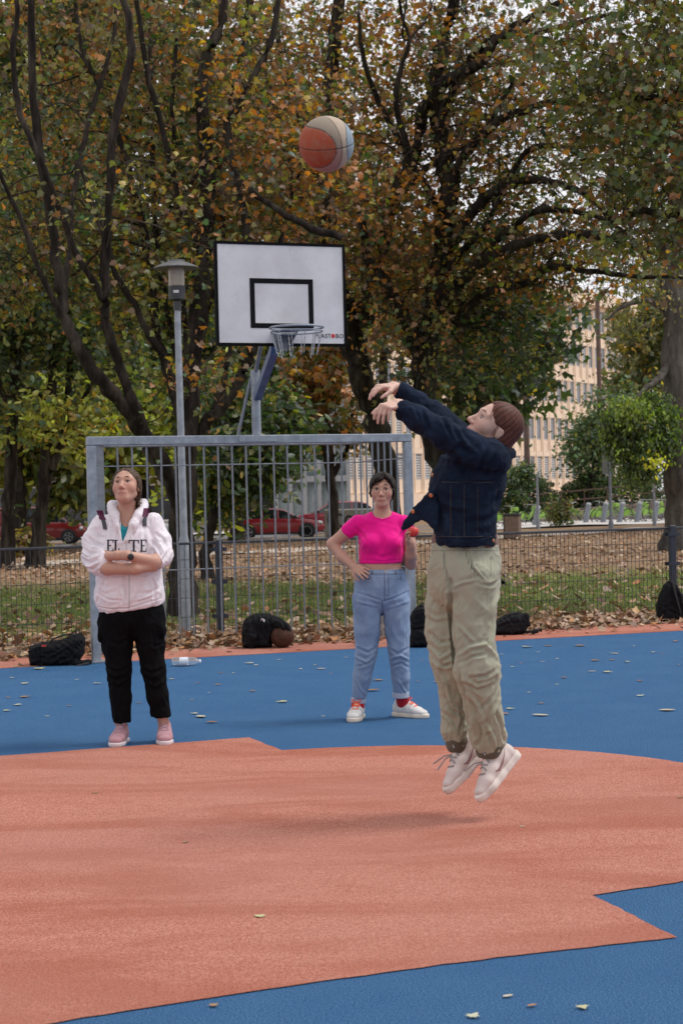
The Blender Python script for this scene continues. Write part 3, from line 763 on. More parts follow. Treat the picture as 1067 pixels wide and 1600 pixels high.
for px, t in zip(dpx, dn):
    p = gpt(px, 85.5); o = empty('bicycle_dock', p); tag(o, 'silver bicycle docking post '+t, 'docking post', 'docking posts in the bicycle station')
    d = np.array((.18, -.05, 1.0)); d /= np.linalg.norm(d); ax3 = (np.cross((0, 1., 0), d)/np.linalg.norm(np.cross((0, 1., 0), d)), None, d); ax3 = (ax3[0], np.cross(d, ax3[0]), d)
    MB().lathe([(.16, -.03), (.16, .02), (.135, .03), (.125, .92)], (0, 0, 0), 16, ax3).build('dock_body', DOCKM, o)
    MB().lathe([(.126, .921), (.12, .99), (.07, 1.02)], (0, 0, 0), 16, ax3).build('dock_cap', plain('dock_cap', (.42, .44, .47), .4), o)
gb_ = [(790, 'left of the litter bin'), (825, 'just right of the litter bin'), (857, 'left of the small planted shrub'), (938, 'left of the tall sign post'), (947, 'behind the tall sign post'), (992, 'in the middle of the station'), (1018, 'second from the right trunk'), (1045, 'beside the right trunk')]
for i, (px, t) in enumerate(gb_):
    bike('lime green hire bicycle docked '+t, gpt(px, 86.6+.3*(i % 2)), R(38+random.uniform(-10, 12)), GREEN)
ob_ = [(884, 'grey', GREYB, 20, 'half hidden by the small shrub'), (905, 'dark', BK, 150, 'near the small shrub'), (925, 'yellow', YEL, 15, 'in the back row'), (965, 'black', BK, 25, 'right of the sign post in the back row'), (978, 'white', CHR, 140, 'in the back row'), (1006, 'black', BK, 60, 'in the back row under the drooping tree'), (1034, 'rusty', PINKB, 75, 'in the back row near the right trunk'), (1060, 'grey', GREYB, 70, 'in the back row behind the right trunk')]
for px, cn, mt, a, t in ob_: bike(cn+' bicycle '+t, gpt(px, 92.0), R(a), mt, False, False)
# ============================================================ TREES
b = NB('bark'); n = b.noise(7, 6, .7, stretch=(1, 1, .18)); n2 = b.noise(2.0, 4, .6)
c = b.ramp(n, [(.36, (.009, .007, .006)), (.5, (.026, .020, .016)), (.64, (.068, .055, .044))])
c = b.mix(b.ramp(n2, [(.5, 0.0), (.75, .35)]), c, (.055, .058, .040))
b.bump(n, .9, .04); BARK = b.set(c, .9, spec=.15)
b = NB('bark_grey'); n = b.noise(6, 6, .7, stretch=(1, 1, .22)); c = b.ramp(n, [(.3, (.035, .03, .026)), (.52, (.09, .08, .07)), (.75, (.17, .155, .135))])
b.bump(n, .9, .04); BARKG = b.set(c, .9, spec=.15)
TWIG = plain('twig', (.060, .048, .038), .9, spec=.15)
def leafmat(name, trans=.45):
    b = NB(name); t = b.t; t.nodes.remove(b.b)
    a = b.n('ShaderNodeAttribute', attribute_name='col')
    d = b.n('ShaderNodeBsdfDiffuse'); tr = b.n('ShaderNodeBsdfTranslucent'); gl = b.n('ShaderNodeBsdfGlossy'); gl.inputs['Roughness'].default_value = .5
    gl.inputs['Color'].default_value = (.9, .95, 1, 1)
    hs = b.n('ShaderNodeHueSaturation'); hs.inputs['Value'].default_value = 1.3; hs.inputs['Saturation'].default_value = 1.1
    b.l(a.outputs['Color'], d.inputs[0]); b.l(a.outputs['Color'], hs.inputs['Color']); b.l(hs.outputs[0], tr.inputs[0])
    m1 = b.n('ShaderNodeMixShader'); m1.inputs[0].default_value = trans; b.l(d.outputs[0], m1.inputs[1]); b.l(tr.outputs[0], m1.inputs[2])
    m2 = b.n('ShaderNodeMixShader'); m2.inputs[0].default_value = .05; b.l(m1.outputs[0], m2.inputs[1]); b.l(gl.outputs[0], m2.inputs[2])
    b.l(m2.outputs[0], b.out.inputs[0]); return b.m
LEAF = leafmat('leaf'); 
rng = np.random.default_rng(11)
# leaf outlines (unit size, stalk at origin, tip along +x), slightly folded
def leaf_template(kind):
    if kind == 'maple':
        o = [(0, 0), (.10, .16), (.02, .40), (.28, .30), (.36, .52), (.52, .26), (1.0, .0), (.52, -.26), (.36, -.52), (.28, -.30), (.02, -.40), (.10, -.16)]
    elif kind == 'oval':
        o = [(0, 0), (.3, .24), (.7, .22), (1.0, 0), (.7, -.22), (.3, -.24)]
    else:                                # a small spray of leaves for far crowns
        o = [(0, .05), (.25, .42), (.45, .16), (.9, .3), (.75, -.05), (.95, -.35), (.4, -.2), (.2, -.45)]
    o = np.array(o); v = np.zeros((len(o)+1, 3)); v[0] = (o[:, 0].mean(), 0, .0); v[1:, :2] = o
    v[:, 2] = -.22*np.abs(v[:, 1])-.18*v[:, 0]**2
    v[0, 2] += .02
    n = len(o); f = np.array([(0, 1+i, 1+(i+1) % n) for i in range(n)]); return v, f
LT = {k: leaf_template(k) for k in ('maple', 'oval', 'spray')}
def leaves(pos, size, kind, cols, droop=.35, updir=.42):
    """one mesh of leaves: pos (N,3), size (N,), cols (N,3)"""
    tv, tf = LT[kind]; N = len(pos)
    th = rng.uniform(0, 2*np.pi, N); el = rng.normal(-droop, .45, N)
    x = np.stack([np.cos(th)*np.cos(el), np.sin(th)*np.cos(el), np.sin(el)], 1)
    up = rng.normal(0, 1, (N, 3))*(1-updir); up[:, 2] += updir
    y = np.cross(up, x); y /= np.linalg.norm(y, axis=1, keepdims=True)+1e-9; z = np.cross(x, y)
    fold = rng.uniform(.5, 1.8, N)
    V = pos[:, None, :]+size[:, None, None]*(tv[None, :, 0, None]*x[:, None, :]+tv[None, :, 1, None]*y[:, None, :]+(tv[None, :, 2, None]*fold[:, None, None])*z[:, None, :])
    K = len(tv); Fx = (tf[None]+(np.arange(N)*K)[:, None, None]).reshape(-1, 3)
    C = np.repeat(cols, K, axis=0); return V.reshape(-1, 3), Fx, C
def tubes_batch(P, Rr, sides):
    """P (N,K,3), Rr (N,K)"""
    N, K, _ = P.shape
    T = np.empty_like(P); T[:, 1:-1] = P[:, 2:]-P[:, :-2]; T[:, 0] = P[:, 1]-P[:, 0]; T[:, -1] = P[:, -1]-P[:, -2]
    T /= np.linalg.norm(T, axis=2, keepdims=True)+1e-9
    ref = np.where(np.abs(T[..., 2:3]) < .9, np.array((0, 0, 1.)), np.array((1., 0, 0)))
    a = np.cross(ref, T); a /= np.linalg.norm(a, axis=2, keepdims=True)+1e-9; b_ = np.cross(T, a)
    q = 2*np.pi*np.arange(sides)/sides
    V = P[:, :, None, :]+Rr[:, :, None, None]*(a[:, :, None, :]*np.cos(q)[None, None, :, None]+b_[:, :, None, :]*np.sin(q)[None, None, :, None])
    i = np.arange(K-1)[:, None]*sides; k = np.arange(sides)[None]; k2 = (k+1) % sides
    f = np.stack([i+k, i+k2, i+sides+k2, i+sides+k], -1).reshape(-1, 4)
    Fx = (f[None]+(np.arange(N)*K*sides)[:, None, None]).reshape(-1, 4)
    return V.reshape(-1, 3), Fx
def catmull(pts, per=6):
    p = np.array(pts, float); p = np.vstack([2*p[0]-p[1], p, 2*p[-1]-p[-2]]); out = []
    for i in range(1, len(p)-2):
        for t in np.linspace(0, 1, per, endpoint=False):
            a, b_, c_, d = p[i-1], p[i], p[i+1], p[i+2]
            out.append(.5*((2*b_)+(-a+c_)*t+(2*a-5*b_+4*c_-d)*t*t+(-a+3*b_-3*c_+d)*t**3))
    out.append(p[-2]); return np.array(out)
def join(parts):
    vs, fs, o = [], [], 0
    for v, f in parts: vs.append(v); fs.append(f+o); o += len(v)
    return np.vstack(vs), np.vstack(fs)
from mathutils import kdtree
def nearest(src, q):
    kd = kdtree.KDTree(len(src))
    for i, s_ in enumerate(src): kd.insert(s_, i)
    kd.balance(); return np.array([kd.find(p)[1] for p in q])
def links(src, tgt, K, arch, wob, back=.0):
    """curved twigs from the nearest source point (nearer the trunk) to each target"""
    q = tgt.copy(); q[:, 2] -= back
    s_ = src[nearest(src, q)]
    t = np.linspace(0, 1, K)[None, :, None]
    L = np.linalg.norm(tgt-s_, axis=1)[:, None, None]
    P = s_[:, None]*(1-t)+tgt[:, None]*t
    P[..., 2] += (np.sin(np.pi*t[..., 0])*L[..., 0]*arch*rng.normal(1, .5, (len(tgt), 1)))
    w = rng.normal(0, 1, (len(tgt), 1, 3)); w2 = rng.normal(0, 1, (len(tgt), 1, 3))
    P += L*wob*(np.sin(np.pi*t)*w+np.sin(2*np.pi*t)*w2*.6)
    return P
def pick(pal, N):
    c_ = np.array([p[0] for p in pal]); w = np.array([p[1] for p in pal], float)
    base = c_[rng.choice(len(pal), N, p=w/w.sum())]
    return np.clip(base*rng.normal(1, .16, (N, 1))*rng.normal(1, .05, (N, 3)), .004, 1)
GD, GM, OL, YG, YE, OR, BR = (.030, .055, .015), (.065, .115, .024), (.17, .165, .035), (.27, .29, .045), (.44, .31, .05), (.42, .185, .045), (.21, .115, .05)
BY = (.40, .46, .06)
TREE_STATS = []
def tree(name, label, limbs, crowns, n2, n3, nl, pal, kind='maple', size=(.10, .17), bark=None, group='trees in the park', cat='tree', r1=.028, n1=40, spread=.45, lspread=.16, droop=.35, wob=.10, arch=.08, flare=1.5, Y=None, twiginess=1):
    """limbs: lists of (px, py, Y, radius); crowns: (px, py, Y, rx_px, ry_px, ry_m, weight[, palette])"""
    bp0 = limbs[0][0]; base = at(bp0[0], bp0[1], bp0[2]); base[2] = float(terr(base[0], base[1]))-.05
    root = empty(name, base); tag(root, label, cat, group)
    parts = []; src = []
    for li, lm in enumerate(limbs):
        p = np.array([np.append(at(a, b_, y), r) for a, b_, y, r in lm])
        if li == 0: p[0, :3] = base
        d = catmull(p, 5); d[:, 3] = np.maximum(d[:, 3], .006)
        jit = rng.normal(0, 1, (len(d), 3))*d[:, 3:4]*.16; d[1:-1, :3] += jit[1:-1]
        kk = np.arange(len(d)); wobb = sum(np.sin(kk[:, None]*fq_+rng.uniform(0, 6.28, 3))*am for fq_, am in ((.35, .016), (.8, .010), (1.7, .006))); d[2:-1, :3] += wobb[2:-1]
        rr_ = d[:, 3].copy()*(1+.06*rng.normal(0, 1, len(d)))
        if li == 0:
            hgt = d[:, 2]-base[2]; rr_ *= 1+(flare-1)*np.exp(-np.maximum(hgt, 0)/.35)
        parts.append(tubes_batch((d[:, :3]-base)[None], rr_[None], 10)); 
        k0 = 0 if li else int(len(d)*.45)
        src.append(d[k0:, :3])
    src = np.vstack(src)
    # crown targets
    wts = np.array([c_[6] for c_ in crowns], float); wts /= wts.sum()
    def sample(n, shell=1.0):
        ci = rng.choice(len(crowns), n, p=wts); out = np.zeros((n, 3))
        u = rng.normal(0, 1, (n, 3)); u /= np.linalg.norm(u, axis=1, keepdims=True); u *= rng.uniform(0, 1, (n, 1))**(1/3)*shell
        for k, c_ in enumerate(crowns):
            m = ci == k; cen = at(c_[0], c_[1], c_[2]); s_ = c_[2]/FPX
            out[m] = cen+u[m]*np.array((c_[3]*s_, c_[5], c_[4]*s_))
        out[:, 2] = np.maximum(out[:, 2], .7 if cat == 'tree' else .05); return out, ci
    t1, _ = sample(n1, .8); P1 = links(src, t1, 9, arch, wob*.8, .4)
    L1 = np.linalg.norm(P1[:, -1]-P1[:, 0], axis=1)
    R1 = np.clip(L1/3.0, .35, 1.6)[:, None]*r1*np.linspace(1, .35, 9)[None]
    src2 = np.vstack([src, P1[:, 2:].reshape(-1, 3)])
    t2, c2 = sample(n2); P2 = links(src2, t2, 7, arch*.7, wob, .15)
    L2 = np.linalg.norm(P2[:, -1]-P2[:, 0], axis=1)
    R2 = np.clip(L2/1.5, .4, 1.5)[:, None]*r1*.42*np.linspace(1, .4, 7)[None]
    src3 = P2[:, 2:].reshape(-1, 3)
    own = rng.integers(0, n2, n3); t3 = t2[own]+rng.normal(0, spread, (n3, 3))*np.array((1, 1, .75))
    P3 = links(src3, t3, 5, .02, wob*1.1, 0)
    R3 = np.full((n3, 1), r1*.16)*np.linspace(1, .5, 5)[None]
    big = join(parts+[tubes_batch(P1-base, R1, 6)])
    link('trunk', np_mesh('trunk', big[0], big[1], True), bark or BARK, root)
    tw = join([tubes_batch(P2-base, R2, 4), tubes_batch(P3-base, R3, 3)])
    o = link('twigs', np_mesh('twigs', tw[0], tw[1], True), TWIG, root); o['kind'] = 'stuff'
    # leaves in bunches on the twigs
    ow = rng.integers(0, n3, nl); kk = rng.integers(2, 5, nl)
    pos = P3[ow, kk]+rng.normal(0, lspread, (nl, 3))
    cl = c2[own[ow]]; cols = np.zeros((nl, 3))
    for k, c_ in enumerate(crowns):
        m = cl == k
        if m.any(): cols[m] = pick(c_[7] if len(c_) > 7 else pal, int(m.sum()))
    # most leaves of a bunch share its colour
    bunch = np.zeros((n3, 3)); c3 = c2[own]
    for k, c_ in enumerate(crowns):
        m = c3 == k
        if m.any(): bunch[m] = pick(c_[7] if len(c_) > 7 else pal, int(m.sum()))
    sh_ = rng.uniform(0, 1, nl) < .82; cols[sh_] = bunch[ow][sh_]*rng.normal(1, .12, (int(sh_.sum()), 1))
    # neighbouring leaves share a tone
    tone = rng.normal(1, .18, n2)[own[ow]]; cols *= tone[:, None]
    v, f, cc = leaves(pos-base, rng.uniform(size[0], size[1], nl), kind, np.clip(cols, .003, .9), droop)
    o = link('crown', np_mesh('crown', v, f, False, cc), LEAF, root); o['kind'] = 'stuff'
    TREE_STATS.append((name, len(f)+2*len(tw[1])+2*len(big[1])))
    return root
OLP = [(GD, .9), (GM, 1.0), (OL, 3.4), ((.20, .17, .055), 2.2), (YG, .5), (YE, .8), (OR, 1.1), (BR, 2.4)]
ORP = [(OL, 1.6), (YE, 1.2), (OR, 3.2), (BR, 2.2), (GM, .8), (YG, .5)]
DKP = [(GD, 3), (GM, 2.2), (OL, 1.2), (YG, .25)]
YGP = [(BY, 2), (YG, 3), (GM, 1.6), (OL, .8), (YE, .8)]
RTP = [(OL, 3), ((.10, .15, .045), 2), (YG, 1.0), (BR, 1.2), (OR, .9), ((.24, .25, .14), 1.5)]

# big many-stemmed tree behind the lamp
tree('many_stemmed_tree', 'big dark tree with many stems fanning out behind the lamp post', [
    [(287, 958, 22.6, .17), (288, 860, 22.6, .155), (287, 780, 22.6, .15), (291, 690, 22.7, .145), (300, 600, 22.8, .125), (307, 500, 22.9, .125), (315, 400, 23, .12), (325, 320, 23, .11), (326, 270, 23, .10), (314, 120, 23, .085), (345, 30, 23.1, .07), (360, -120, 23.2, .04)],
    [(282, 800, 22.5, .098), (262, 738, 22.2, .098), (233, 688, 21.9, .102), (202, 645, 21.6, .098), (159, 596, 21.3, .090), (125, 545, 21.1, .078), (105, 501, 21, .074), (96, 461, 21, .070), (88, 405, 21, .066), (66, 243, 21, .057), (50, 100, 21, .049), (50, -60, 21, .033)],
    [(233, 690, 21.9, .082), (209, 636, 21.6, .070), (189, 575, 21.4, .066), (169, 511, 21.2, .061), (164, 461, 21.1, .059), (164, 400, 21, .059), (175, 253, 20.8, .053), (190, 147, 20.7, .053), (205, 76, 20.6, .051), (195, 10, 20.5, .045), (170, -120, 20.5, .025)],
    [(164, 470, 21.1, .049), (150, 450, 21, .041), (121, 395, 20.8, .039), (83, 299, 20.6, .037), (61, 248, 20.5, .037), (38, 192, 20.4, .034), (23, 116, 20.3, .033), (25, 15, 20.2, .029), (10, -100, 20.2, .016)],
    [(288, 700, 22.7, .066), (280, 643, 22.6, .061), (260, 575, 22.5, .057), (233, 525, 22.3, .049), (209, 474, 22.2, .045), (179, 413, 22.1, .041), (150, 330, 22, .033), (120, 250, 22, .025)],
    [(278, 640, 22.8, .057), (266, 589, 22.9, .057), (250, 535, 23, .053), (241, 467, 23.1, .051), (229, 400, 23.2, .049), (215, 324, 23.3, .048), (202, 263, 23.3, .043), (167, 157, 23.4, .039), (147, 121, 23.4, .037), (126, 61, 23.4, .034), (119, 0, 23.5, .030)],
    [(300, 690, 22.8, .090), (325, 660, 22.8, .082), (354, 628, 22.7, .074), (373, 590, 22.6, .066), (392, 548, 22.5, .061), (400, 450, 22.5, .057), (380, 330, 22.5, .049), (354, 202, 22.5, .049), (374, 167, 22.5, .048), (400, 116, 22.6, .045), (430, 30, 22.7, .041), (450, -100, 22.8, .025)],
    [(338, 640, 22.8, .049), (351, 583, 22.9, .045), (360, 548, 23, .041), (372, 450, 23.2, .037), (390, 330, 23.4, .029)],
    [(315, 400, 23, .049), (290, 330, 22.8, .041), (250, 190, 22.6, .037), (225, 90, 22.5, .037), (213, 0, 22.4, .033)],
    [(290, 810, 22.6, .082), (262, 760, 22.9, .057), (240, 725, 23.1, .041), (225, 700, 23.2, .025)],
    [(297, 640, 22.8, .05), (258, 480, 23.4, .04), (242, 300, 23.8, .035), (238, 120, 24, .03), (226, -30, 24, .02)],
    [(306, 560, 22.9, .055), (346, 400, 23.4, .045), (344, 230, 23.8, .04), (382, 60, 24, .03), (396, -60, 24, .02)],
    [(122, 540, 21.1, .045), (62, 430, 20.8, .036), (30, 330, 20.6, .03), (-6, 250, 20.4, .02)],
    [(97, 465, 21, .045), (112, 330, 21.6, .038), (132, 220, 22, .034), (166, 110, 22.4, .03), (182, 0, 22.6, .02)],
    [(373, 590, 22.6, .05), (432, 470, 23, .04), (442, 360, 23.4, .035), (472, 250, 23.8, .025)],
    [(300, 600, 22.8, .05), (286, 470, 23.2, .042), (282, 340, 23.4, .036), (268, 200, 23.6, .03), (276, 60, 23.6, .022)],
    [(535, 372, 22, .05), (460, 345, 22, .045), (390, 295, 22.2, .035), (340, 245, 22.4, .03), (290, 300, 22.6, .02)]],
    [(90, 160, 24.0, 190, 200, 2.0, 1.6), (300, 130, 24.6, 180, 190, 2.0, 1.8), (320, 330, 24.0, 140, 90, 1.6, 1.2), (420, 220, 23.6, 120, 160, 1.6, 1.3, ORP),
     (230, 450, 23.4, 120, 70, 1.2, .75, [(OL, 3), (YG, 1.6), (YE, 1), (BR, 1), (GM, 1)]), (60, 380, 23.6, 120, 110, 1.4, .8), (310, 590, 21.4, 30, 22, .4, .09, ORP), (150, -150, 23, 330, 130, 3, .9), (235, 600, 22.6, 50, 70, .7, .14, YGP), (240, 330, 20.6, 150, 110, .6, .12, OLP)],
    560, 5600, 19000, OLP, size=(.055, .125), group=None, n1=80, lspread=.12)
# leaning tree in the middle
tree('leaning_tree', 'leaning dark trunk right behind the backboard with orange-brown leaves', [
    [(620, 905, 31, .24), (604, 760, 31, .23), (585, 660, 30.8, .22), (566, 590, 30.6, .22), (550, 530, 30.4, .20), (528, 440, 30.2, .17), (512, 370, 30, .15), (507, 280, 30, .14), (512, 180, 30, .13), (520, 80, 30, .12), (530, 0, 30, .10), (540, -160, 30, .05)],
    [(556, 545, 30.4, .19), (570, 480, 30.2, .17), (592, 425, 29.8, .14), (612, 320, 29.4, .13), (638, 255, 29, .12), (665, 175, 28.6, .11), (697, 128, 28.2, .10), (744, 101, 27.8, .085), (782, 58, 27.4, .07), (872, 45, 27, .05), (960, 20, 26.6, .03)],
    [(520, 410, 30.2, .09), (480, 320, 29.8, .08), (450, 240, 29.4, .07), (425, 160, 29, .06), (400, 60, 28.8, .05), (390, -40, 28.6, .03)],
    [(510, 300, 30, .08), (478, 230, 29.6, .07), (462, 160, 29.4, .06), (440, 90, 29.2, .05), (430, 10, 29, .04)],
    [(612, 320, 29.4, .07), (660, 270, 28.8, .06), (700, 240, 28.4, .05), (760, 200, 28, .04), (800, 130, 27.6, .03)],
    [(640, 250, 29, .06), (600, 180, 28.8, .05), (570, 100, 28.6, .04), (560, 20, 28.4, .03)]],
    [(490, 160, 31.5, 130, 190, 2.0, 1.5), (600, 130, 31, 120, 160, 2.0, 1.1), (470, 350, 30.5, 100, 70, 1.6, 1.0), (600, 360, 29.6, 90, 100, 1.6, 1.2), (720, 120, 29.5, 120, 120, 1.8, .9), (560, -130, 30, 250, 120, 3, .6), (560, 300, 27.6, 120, 120, .8, .25)],
    460, 4000, 13500, ORP, size=(.06, .14), group=None, n1=70, lspread=.13)
# right-hand middle tree with arching bare branches
tree('arching_tree', 'thick grey trunk behind the jumping person with arching dark branches', [
    [(745, 925, 28.5, .33), (722, 830, 28.5, .28), (690, 730, 28.5, .235), (668, 645, 28.5, .22), (662, 570, 28.5, .21), (676, 480, 28.6, .19), (690, 390, 28.7, .17), (697, 266, 28.8, .15), (683, 159, 28.8, .14), (689, 69, 28.8, .12), (707, 10, 28.8, .10), (715, -140, 28.8, .06)],
    [(668, 600, 28.5, .15), (640, 520, 28.4, .13), (600, 440, 28.2, .12), (575, 400, 28, .08), (560, 330, 27.8, .06)],
    [(690, 480, 28.6, .11), (730, 430, 28, .10), (766, 398, 27.6, .09), (840, 375, 27, .075), (898, 367, 26.4, .065), (962, 377, 26, .05), (1030, 400, 25.6, .03)],
    [(693, 400, 28.7, .10), (740, 330, 28.2, .09), (790, 290, 27.8, .08), (850, 280, 27.2, .06), (910, 300, 26.8, .045), (960, 345, 26.4, .03)],
    [(690, 380, 28.7, .09), (720, 260, 28.2, .085), (770, 200, 27.8, .075), (830, 165, 27.4, .06), (900, 160, 27, .045), (960, 190, 26.8, .03)],
    [(690, 180, 28.8, .08), (740, 90, 28.4, .07), (800, 40, 28, .06), (880, 0, 27.6, .05)],
    [(700, 500, 28.6, .08), (760, 460, 28, .07), (830, 440, 27.6, .06), (863, 416, 27.2, .055), (928, 424, 26.6, .045), (995, 432, 26, .035), (1080, 436, 25.4, .02)],
    [(690, 330, 28.7, .07), (650, 260, 28.3, .06), (620, 160, 28, .05), (640, 60, 27.8, .035)],
    [(720, 440, 28.2, .06), (790, 360, 27.6, .055), (850, 330, 27, .05), (920, 335, 26.6, .04), (980, 365, 26.2, .03), (1010, 420, 26, .02)],
    [(700, 420, 28.5, .06), (760, 350, 28, .05), (820, 240, 27.6, .05), (880, 230, 27.2, .04), (940, 260, 27, .03)]],
    [(740, 190, 29.5, 150, 180, 2.2, 1.4), (860, 250, 28.6, 150, 170, 2.0, 1.5), (650, 430, 29, 100, 90, 1.6, .9, ORP), (790, 410, 28.6, 120, 60, 1.6, .8), (920, 400, 27.5, 110, 60, 1.4, .4, ORP),
     (775, 530, 30.0, 80, 65, 1.4, .75, [(GD, 2), (GM, 2.6), (OL, 1.2), (YE, .3)]), (760, -120, 28, 260, 120, 3, .8), (640, 540, 28, 60, 80, 1.0, .25, OLP)],
    680, 6400, 14000, [(OL, 2.6), (BR, 2.2), (OR, 1.8), (GM, 1.4), (YE, .6), (GD, .8)], size=(.06, .135), bark=BARK, group=None, n1=150, wob=.15, arch=.14, r1=.036, lspread=.13)
# tree standing outside on the right, its leafy limb reaching in
tree('overhanging_tree', 'leafy olive-green branches hanging in from the right edge', [
    [(1330, 985, 22, .26), (1310, 700, 22, .22), (1280, 500, 22.2, .19), (1220, 330, 22.5, .14), (1140, 220, 23, .10), (1050, 160, 23.4, .07), (960, 150, 23.8, .04)],
    [(1290, 550, 22.2, .12), (1180, 420, 22.8, .09), (1090, 350, 23.2, .07), (1010, 330, 23.6, .05), (950, 350, 24, .03)],
    [(1220, 330, 22.5, .10), (1180, 160, 23, .08), (1100, 40, 23.6, .06), (1000, -10, 24, .03)]],
    [(1020, 120, 23.6, 130, 130, 1.8, 1.5), (1040, 280, 23.4, 110, 120, 1.6, 1.5), (930, 60, 24, 130, 90, 1.8, .9), (1180, 200, 23, 130, 260, 2.2, 1.6), (1050, -120, 23.5, 220, 110, 2.2, .8), (960, 230, 24, 80, 110, 1.4, .7)],
    420, 3600, 12500, RTP, size=(.06, .14), group=None, n1=60, lspread=.13)
# right trunk with the drooping branch
tree('right_trunk_tree', 'stout brown trunk with a knot at the right edge and a drooping green bough', [
    [(1062, 862, 45, .40), (1060, 800, 45, .36), (1057, 700, 45, .34), (1053, 600, 45, .325), (1052, 500, 45.2, .31), (1054, 400, 45.5, .29), (1060, 300, 46, .26), (1066, 180, 46.5, .22), (1075, 30, 47, .15)],
    [(1053, 560, 45, .12), (1030, 590, 44.6, .09), (1005, 610, 44.2, .07), (975, 640, 44, .04), (955, 660, 44, .02)],
    [(1054, 420, 45.3, .14), (1020, 350, 45, .11), (980, 300, 44.6, .08), (930, 280, 44.2, .05)],
    [(1054, 500, 45.2, .10), (1015, 470, 45, .08), (975, 480, 44.6, .05), (945, 500, 44.3, .03)]],
    [(990, 650, 44, 34, 22, .8, 1.2, [((.12, .19, .03), 2), ((.26, .36, .05), 2), (YG, .6)]), (1020, 640, 44.3, 22, 24, .6, .6, [(GM, 2), ((.15, .23, .025), 1)])]+[(x, y, 44+dy, 7, h_, .25, .30, [(GD, .8), (GM, 2.2), ((.12, .19, .03), 2), ((.22, .32, .04), .9)]) for x, y, h_, dy in ((956, 672, 22, 0), (966, 692, 34, .2), (978, 702, 44, -.2), (988, 716, 52, .1), (999, 712, 54, -.1), (1009, 718, 50, .2), (1020, 704, 48, 0), (1031, 694, 44, .3), (1040, 680, 36, .1), (984, 684, 36, .5), (1004, 686, 40, -.5))]+[
     (1000, 470, 45, 70, 70, 2, .5, [(OL, 2), (YG, 1), (YE, .6), ((.2, .19, .1), 1)]), (1040, 200, 46, 120, 200, 3, 1.2, RTP), (1021, 718, 43.3, 10, 16, .3, .06, [((.6, .62, .03), 1)])],
    420, 4200, 17000, RTP, kind='oval', size=(.06, .14), bark=BARKG, group=None, n1=40, droop=1.0, spread=.16, r1=.03, lspread=.10)
o = MB().lathe([(.16, 0), (.15, .05), (.10, .07), (.05, .05)], np.array((-.06, -.31, 2.35+1.15))+(0, 0, 0), 14, (np.array((1., 0, 0)), UZ, np.array((0, -1., 0))))
kroot = bpy.data.objects['right_trunk_tree']; kq = at(1049, 630, 44.66)-np.array(kroot.location)
o = MB().lathe([(.20, -.1), (.17, .02), (.11, .05), (.05, .03)], kq, 14, (np.array((1., 0, 0)), UZ, np.array((0, -1., 0)))); o.build('knot', BARKG, kroot)
# thin trees on the left
tree('thin_tree', 'thin dark trunk at the left edge of the picture', [
    [(10, 882, 45, .19), (14, 800, 45, .17), (17, 757, 45, .16), (20, 636, 45, .15), (25, 552, 45, .14), (40, 491, 45.3, .11), (44, 400, 45.5, .09), (35, 250, 46, .07)],
    [(24, 560, 45, .09), (28, 500, 44.8, .08), (30, 440, 44.6, .06)], [(19, 660, 45, .08), (2, 600, 44.6, .07), (-20, 560, 44.4, .05)]],
    [(10, 420, 45, 110, 110, 2.8, 1.3), (-40, 560, 44.5, 80, 90, 2, .6), (60, 300, 46, 120, 120, 3, .9)], 260, 2200, 6500, DKP, kind='oval', size=(.16, .27), group='thin trees on the left', n1=30)
tree('thin_tree', 'thin forked trunk second from the left edge', [
    [(55, 882, 45, .22), (65, 795, 45, .17), (72, 752, 45, .16), (72, 700, 45, .14), (80, 636, 45, .13), (84, 560, 45, .12), (89, 490, 45.2, .10), (95, 380, 45.5, .07)],
    [(72, 755, 45, .13), (92, 705, 45, .11), (104, 670, 45, .10), (108, 590, 45.3, .09), (111, 520, 45.6, .08), (113, 430, 46, .05)],
    [(103, 675, 45, .08), (122, 640, 44.8, .07), (137, 612, 44.6, .06), (148, 585, 44.4, .03)],
    [(80, 636, 45, .05), (55, 610, 44.6, .04), (30, 600, 44.4, .03)]],
    [(120, 440, 45.5, 120, 110, 2.8, 1.3), (60, 500, 45, 90, 60, 2, .7), (170, 540, 45, 80, 60, 2, .6), (100, 640, 44.5, 110, 40, 1.6, .35, YGP)], 280, 2300, 6500, [(GD, 2.4), (GM, 2.4), (OL, 1.2), (YG, .5)], kind='oval', size=(.16, .27), group='thin trees on the left', n1=30)
tree('thin_tree', 'dark straight trunk in front of the red van', [
    [(33, 862, 58, .22), (32, 800, 58, .2), (31, 740, 58, .19), (35, 650, 58, .16), (40, 560, 58, .12)]],
    [(60, 640, 58, 90, 70, 2.5, 1, YGP), (40, 560, 58, 90, 80, 2.5, 1)], 140, 1000, 3200, DKP, kind='oval', size=(.22, .34), group='thin trees on the left', n1=20)
